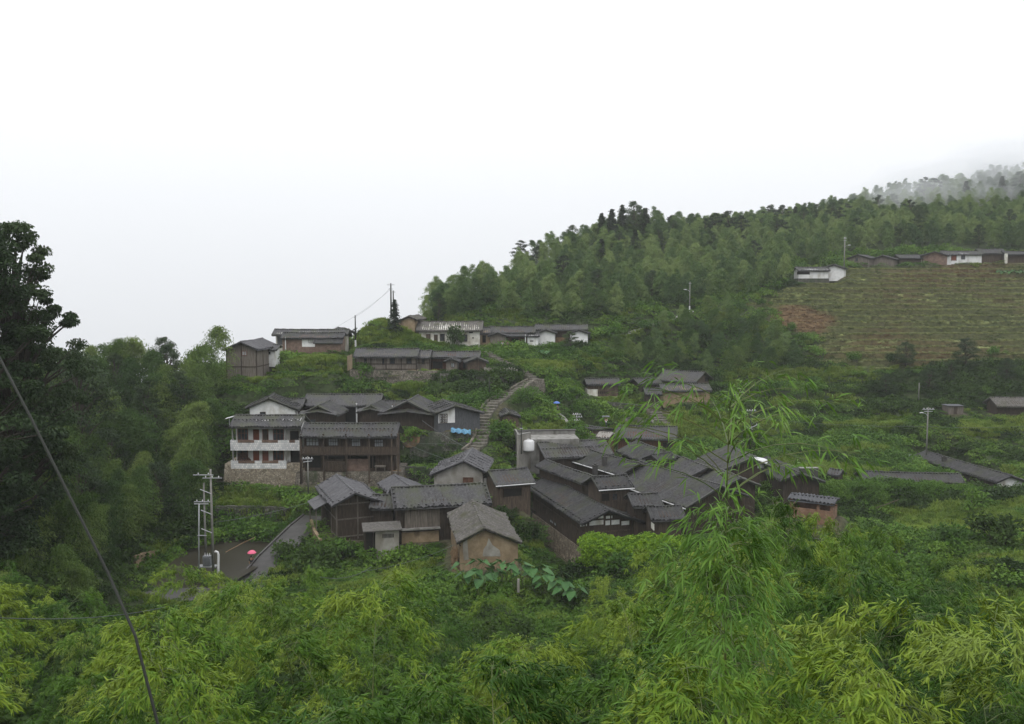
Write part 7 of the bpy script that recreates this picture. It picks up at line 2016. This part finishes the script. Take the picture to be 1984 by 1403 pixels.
# cables: sagging tubes between real points, each its own object
def wire(label, pts, r=.012, sag=.5, mat='wire', name='wire', seg=14):
    Pt = [Vector(p) for p in pts]; mb = MB(); V = []
    o0 = Pt[0]
    for i in range(len(Pt) - 1):
        for k in range(seg):
            t_ = k / seg; p = Pt[i].lerp(Pt[i + 1], t_); p = p - Vector((0, 0, 4 * sag * t_ * (1 - t_))); V.append(tuple(p - o0))
    V.append(tuple(Pt[-1] - o0)); mb.tube(V, r, r, 5)
    o_ = mb.build(name, mat); o_.location = o0; setp(o_, label, 'wire'); return o_
wire('thick dark cable slanting down across the left foreground', [P(-12, 672, 7.5), P(60, 810, 7.2), P(135, 962, 6.9), P(210, 1112, 6.6), P(262, 1232, 6.3), P(310, 1420, 6.0)], r=.011, sag=0, mat='cable', name='cable')
wire('pale thin wire crossing the lower left corner above the bamboo', [P(-20, 1196, 11), P(320, 1176, 16)], r=.006, sag=.1)
wire('wire from the transformer poles to the dark timber gable house', [P(417, 1012, 95), P(640, 960, 104)], r=.022, sag=.35)
wire('long wire over the garden to the mud barn', [P(700, 1108, 60), P(880, 1055, 90)], r=.015, sag=.35)
wire('wire from the gallery house corner down to the cluster', [P(776, 855, 123), P(940, 912, 116)], r=.022, sag=.3)
wire('wire from the dark opening of the stepped gable toward the stairs', [P(785, 858, 127), P(945, 856, 128)], r=.018, sag=.2)
wire('wire sloping from the stepped gable to the plaster house', [P(818, 815, 134), P(905, 868, 120)], r=.022, sag=.2)
wire('wire from the hillside pole down to the pole above the white row', [P(689, 613, 171), P(758, 556, 181)], r=.02, sag=.5)
wire('wire from the mound pole down left to the brick house', [P(758, 560, 181), P(640, 640, 172)], r=.018, sag=.5)
wire('long pale wire crossing the scrub slope on the right', [P(1453, 808, 138), P(1795, 826, 147)], r=.02, sag=.5)
wire('wire running off the right edge from the lamp-armed pole', [P(1795, 826, 147), P(2010, 824, 140)], r=.02, sag=.3)
wire('slanting wire from the bamboo-hidden pole to the low roofs', [P(1500, 868, 130), P(1600, 905, 128)], r=.02, sag=.1)
wire('pale clothes line in the foreground left of the barn', [P(620, 1118, 40), P(720, 1098, 50)], r=.012, sag=.3)

def figure(label, base, rz=0, sit=False, shirt='cloth_white', trousers='cloth_dark', arm_up=None, scale=1.0, group=None):
    """one continuous skinned body; clothes and hair are its children"""
    t = empty('person', label, 'person', base, rz, group); t.scale = (scale,) * 3
    if sit:
        hip = .47; J = {'pelvis': (0, 0, hip), 'chest': (0, .02, hip + .42), 'neck': (0, .0, hip + .55), 'head': (0, -.02, hip + .72), 'crown': (0, -.01, hip + .83)}
        for s_, k in ((-1, 'l'), (1, 'r')):
            J['hip' + k] = (s_ * .1, 0, hip - .02); J['knee' + k] = (s_ * .14, -.42, hip + .02); J['ank' + k] = (s_ * .14, -.42, .08); J['toe' + k] = (s_ * .15, -.58, .04)
            J['sh' + k] = (s_ * .18, .02, hip + .47); J['el' + k] = (s_ * .24, -.1, hip + .24); J['wr' + k] = (s_ * .12, -.32, hip + .12); J['ha' + k] = (s_ * .1, -.39, hip + .1)
    else:
        hip = .9; J = {'pelvis': (0, 0, hip), 'chest': (0, -.01, 1.3), 'neck': (0, -.01, 1.45), 'head': (0, -.03, 1.6), 'crown': (0, -.02, 1.7)}
        for s_, k in ((-1, 'l'), (1, 'r')):
            st = .16 * s_
            J['hip' + k] = (s_ * .1, 0, hip - .04); J['knee' + k] = (s_ * .11, -.02 + st, .48); J['ank' + k] = (s_ * .11, st * 1.2, .08); J['toe' + k] = (s_ * .12, st * 1.2 - .17, .04)
            J['sh' + k] = (s_ * .19, 0, 1.38); J['el' + k] = (s_ * .25, .03, 1.1); J['wr' + k] = (s_ * .25, -.1, .87); J['ha' + k] = (s_ * .25, -.13, .79)
        for k in (arm_up or ''):
            s_ = -1 if k == 'l' else 1
            J['el' + k] = (s_ * .27, -.18, 1.25); J['wr' + k] = (s_ * .17, -.22, 1.52) if arm_up != 'lr' else (s_ * .2, -.08, 1.66); J['ha' + k] = (s_ * .15, -.22, 1.6) if arm_up != 'lr' else (s_ * .17, -.06, 1.75)
    Rr = {'pelvis': .13, 'chest': .15, 'neck': .055, 'head': .095, 'crown': .07, 'hip': .09, 'knee': .062, 'ank': .045, 'toe': .035, 'sh': .062, 'el': .045, 'wr': .032, 'ha': .035}
    names = list(J); idx = {k: i for i, k in enumerate(names)}
    E = [('pelvis', 'chest'), ('chest', 'neck'), ('neck', 'head'), ('head', 'crown')]
    for k in 'lr': E += [('pelvis', 'hip' + k), ('hip' + k, 'knee' + k), ('knee' + k, 'ank' + k), ('ank' + k, 'toe' + k), ('chest', 'sh' + k), ('sh' + k, 'el' + k), ('el' + k, 'wr' + k), ('wr' + k, 'ha' + k)]
    def skin(nm, keys, edges, mul, mat, root):
        ii = {k: i for i, k in enumerate(keys)}
        me_ = bpy.data.meshes.new(nm); me_.from_pydata([J[k] for k in keys], [(ii[a], ii[b]) for a, b in edges], [])
        me_.update(); me_.materials.append(M[mat])
        o_ = bpy.data.objects.new(nm, me_); COL.objects.link(o_); o_.parent = t
        md = o_.modifiers.new('skin', 'SKIN'); md.use_smooth_shade = True
        if not me_.skin_vertices: me_.attributes
        sv = me_.skin_vertices[0].data if me_.skin_vertices else None
        if sv is not None:
            for i, k in enumerate(keys):
                rr = Rr.get(k, Rr.get(k[:-1], .05)) * mul; sv[i].radius = (rr, rr * .85)
                sv[i].use_root = (k == root)
        o_.modifiers.new('sub', 'SUBSURF').levels = 1
        return o_, sv
    def ensure(nm, keys, edges, mul, mat, root):
        o_, sv = skin(nm, keys, edges, mul, mat, root)
        if sv is None:
            # fall back: tubes joined in one mesh
            for m_ in list(o_.modifiers): o_.modifiers.remove(m_)
            mb = MB()
            for a, b in edges:
                ra = Rr.get(a, Rr.get(a[:-1], .05)) * mul; rb = Rr.get(b, Rr.get(b[:-1], .05)) * mul
                mb.tube([J[a], J[b]], ra, rb, 8)
            me_ = o_.data; me_.clear_geometry(); me_.from_pydata(mb.v, [], mb.f); me_.update()
        return o_
    ensure('body', names, E, 1.0, 'skin', 'pelvis')
    ensure('shirt', ['pelvis', 'chest', 'shl', 'shr', 'ell', 'elr'], [('pelvis', 'chest'), ('chest', 'shl'), ('chest', 'shr'), ('shl', 'ell'), ('shr', 'elr')], 1.16, shirt, 'pelvis')
    ensure('trousers', ['pelvis', 'hipl', 'hipr', 'kneel', 'kneer', 'ankl', 'ankr'], [('pelvis', 'hipl'), ('pelvis', 'hipr'), ('hipl', 'kneel'), ('hipr', 'kneer'), ('kneel', 'ankl'), ('kneer', 'ankr')], 1.18, trousers, 'pelvis')
    h_ = J['head']; mb = MB(); n_ = 10; V = []
    for j in range(6):
        th = math.pi * .62 * j / 5
        for i in range(n_):
            ph = 2 * math.pi * i / n_; V.append((h_[0] + .108 * math.sin(th) * math.cos(ph), h_[1] + .025 + .115 * math.sin(th) * math.sin(ph), h_[2] + .03 + .12 * math.cos(th)))
    mb.add(V, [(j * n_ + i, (j + 1) * n_ + i, (j + 1) * n_ + (i + 1) % n_, j * n_ + (i + 1) % n_) for j in range(5) for i in range(n_)]); mb.build('hair', 'hair', t, smooth=True)
    return t
def umbrella(label, p, mat, r=.52):
    t = empty('umbrella', label, 'umbrella', p)
    mb = MB(); n_ = 8; V = [(0, 0, .95)]
    for j, (f, z) in enumerate(((.4, .9), (.75, .78), (1.0, .62))):
        for i in range(n_ * 2):
            a = math.pi * i / n_; k = 1.0 if i % 2 == 0 else .93
            V.append((math.cos(a) * r * f * k, math.sin(a) * r * f * k, z - (0 if i % 2 == 0 else -.01 * j)))
    m_ = n_ * 2
    Fc = [(0, 1 + i, 1 + (i + 1) % m_) for i in range(m_)] + [(1 + j * m_ + i, 1 + (j + 1) * m_ + i, 1 + (j + 1) * m_ + (i + 1) % m_, 1 + j * m_ + (i + 1) % m_) for j in range(2) for i in range(m_)]
    mb.add(V, Fc); mb.build('canopy', mat, t)
    mb = MB(); mb.tube([(0, 0, -.02), (0, 0, .99)], .012, .008, 6); mb.build('shaft', 'metal', t)
    return t
p = P(484, 1090, 100.0); gz = ground(p.x, p.y)
pk = P(485.5, 1072, 100.0)
figure('person walking under the pink umbrella on the road by the pond', (pk.x + .05, pk.y + .05, pk.z - 2.02), .5, shirt='cloth_dark', arm_up='r')
umbrella('open pink umbrella held over a walker by the pond', (pk.x + .18, pk.y - .1, pk.z - .55), 'umb_pink')
p = P(1080, 812, 152.3); gz = ground(p.x, p.y); 
figure('person walking down the middle lane under the blue umbrella', (p.x, p.y, gz + .02), 3.0, shirt='umb_grey', arm_up='r')
umbrella('open blue umbrella on the lane above the grass field', (p.x - .15, p.y - .2, gz + 1.35), 'umb_blue', r=.62)
p = P(1174, 829, 152.0); gz = ground(p.x, p.y)
figure('person in a white shirt carrying a grey bundle overhead behind the striped-roof house', (p.x, p.y, max(gz, p.z)), .4, shirt='cloth_white', arm_up='lr')
c = Vector((p.x, p.y, max(gz, p.z) + 1.92)); mb = MB(); mb.tube([(-.7, -.05, 0), (-.35, -.05, .05), (0, -.05, .06), (.35, -.05, .04), (.7, -.05, -.04)], .13, .11, 8); mb.tube([(-.6, .08, .1), (.6, .06, .12)], .1, .08, 8)
o_ = mb.build('bundle', 'umb_grey'); o_.location = c; setp(o_, 'grey bundle carried on the head behind the striped-roof house', 'bundle')
for pxx, lb, sh_ in ((974, 'left seated person in a pale top on the porch of the white row', 'cloth_white'), (984, 'right seated person in a pale top on the porch of the white row', 'plaster_grey')):
    p = P(pxx, 673, 177.6); gz = ground(p.x, p.y)
    zz = max(gz, p.z)
    figure(lb, (p.x, p.y, zz), rng.uniform(-.5, .5), sit=True, shirt=sh_)
    s0 = empty('stool', 'low wooden stool under the %s seated person' % lb.split()[0], 'stool', (p.x, p.y, zz))
    mb = MB(); mb.box(-.17, .17, -.14, .14, .33, .37); mb.build('seat', 'wood_grey', s0)
    for sx_ in (-1, 1):
        for sy_ in (-1, 1):
            mb = MB(); mb.box(sx_ * .13 - .02, sx_ * .13 + .02, sy_ * .1 - .02, sy_ * .1 + .02, -.1, .33); mb.build('leg', 'wood_grey', s0)
# leaning bamboo pole over the pond, thin stick by the hedge, white post in the taro
a_, b_ = P(437, 1070, 99), P(494, 1041, 101)
mb = MB(); mb.tube([(0, 0, 0), tuple((b_ - a_) * .5 + Vector((0, 0, .06))), tuple(b_ - a_)], .05, .03, 6); o_ = mb.build('bamboo_pole', 'straw'); o_.location = a_; setp(o_, 'pale cut bamboo pole leaning out over the pond', 'pole')
a_, b_ = P(1698, 984, 112), P(1742, 968, 114)
mb = MB(); mb.tube([(0, 0, 0), tuple(b_ - a_)], .05, .04, 6); o_ = mb.build('stick', 'wood_brown'); o_.location = a_; setp(o_, 'brown stick leaning on the hedge bank at the right', 'stick')
a_ = P(1004.5, 1116, 83)
mb = MB(); mb.tube([(0, 0, -1.2), (0, 0, 0), (0, 0, .1)], .13, .12, 10); o_ = mb.build('marker_post', 'plaster_grey'); o_.location = a_ - Vector((0, 0, .4)); setp(o_, 'short white post standing under the taro leaves', 'post')
a_ = P(444, 809, 128)
mb = MB(); mb.add([(-.5, -.4, -.15), (.6, -.4, .15), (.6, .5, .2), (-.5, .5, -.1), (-.5, -.4, -.2), (.6, -.4, .1), (.6, .5, .15), (-.5, .5, -.15)], [(0, 1, 2, 3), (7, 6, 5, 4), (0, 4, 5, 1), (1, 5, 6, 2), (2, 6, 7, 3), (3, 7, 4, 0)])
mb.tube([(0, 0, -1.2), (0, 0, -.1)], .03, .03, 5)
o_ = mb.build('solar_collector', 'white'); o_.location = a_; setp(o_, 'small tilted white panel at the left eave of the balconied house', 'panel')

# ================================================================ AIR
def volume_box(name, x0, x1, y0, y1, z0, z1, dens, col=(.93, .95, .97)):
    mb = MB(); mb.box(x0, x1, y0, y1, z0, z1)
    m, n, o = newmat(name + '_air')
    v = n.nodes.new('ShaderNodeVolumePrincipled')
    v.inputs['Color'].default_value = (*col, 1); v.inputs['Density'].default_value = dens; v.inputs['Anisotropy'].default_value = 0.0
    n.links.new(v.outputs[0], o.inputs['Volume'])
    o_ = mb.build(name, m); setp(o_, kind='stuff'); return o_
zmin = float(Z.min()) - 1.0
volume_box('haze', gx[0] - 5, gx[-1] + 5, gy[0] - 5, gy[-1] + 5, zmin, 95.0, 0.00024)
def mist(px, py, D, rx, ry, rz, dens, seed):
    """a soft-edged bank of drifting mist: closed lumpy volume whose density thins towards its rim"""
    c = P(px, py, D)
    mb = MB(); nu, nv = 20, 12; V = []
    for j in range(nv + 1):
        th = math.pi * j / nv
        for i in range(nu):
            ph = 2 * math.pi * i / nu
            k = 1 + .22 * math.sin(3 * ph + seed) * math.sin(th) + .15 * math.sin(5 * th + 2 * ph + seed)
            V.append((rx * k * math.sin(th) * math.cos(ph), ry * k * math.sin(th) * math.sin(ph), rz * k * math.cos(th)))
    Fc = [(j * nu + i, (j + 1) * nu + i, (j + 1) * nu + (i + 1) % nu, j * nu + (i + 1) % nu) for j in range(nv) for i in range(nu)]
    mb.add(V, Fc)
    m, n, o = newmat('drifting_mist')
    v = n.nodes.new('ShaderNodeVolumePrincipled'); v.inputs['Color'].default_value = (.93, .95, .97, 1); v.inputs['Anisotropy'].default_value = 0
    v.inputs['Density'].default_value = dens
    n.links.new(v.outputs[0], o.inputs['Volume'])
    o_ = mb.build('mist', m); o_.location = c; setp(o_, kind='stuff')
    return o_
mist(2000, 350, 336, 50, 28, 15, .012, 1)
mist(1815, 382, 310, 26, 10, 5.5, .026, 2)
mist(1890, 362, 322, 38, 15, 9, .017, 5)
mist(1965, 330, 335, 20, 12, 6, .02, 3)
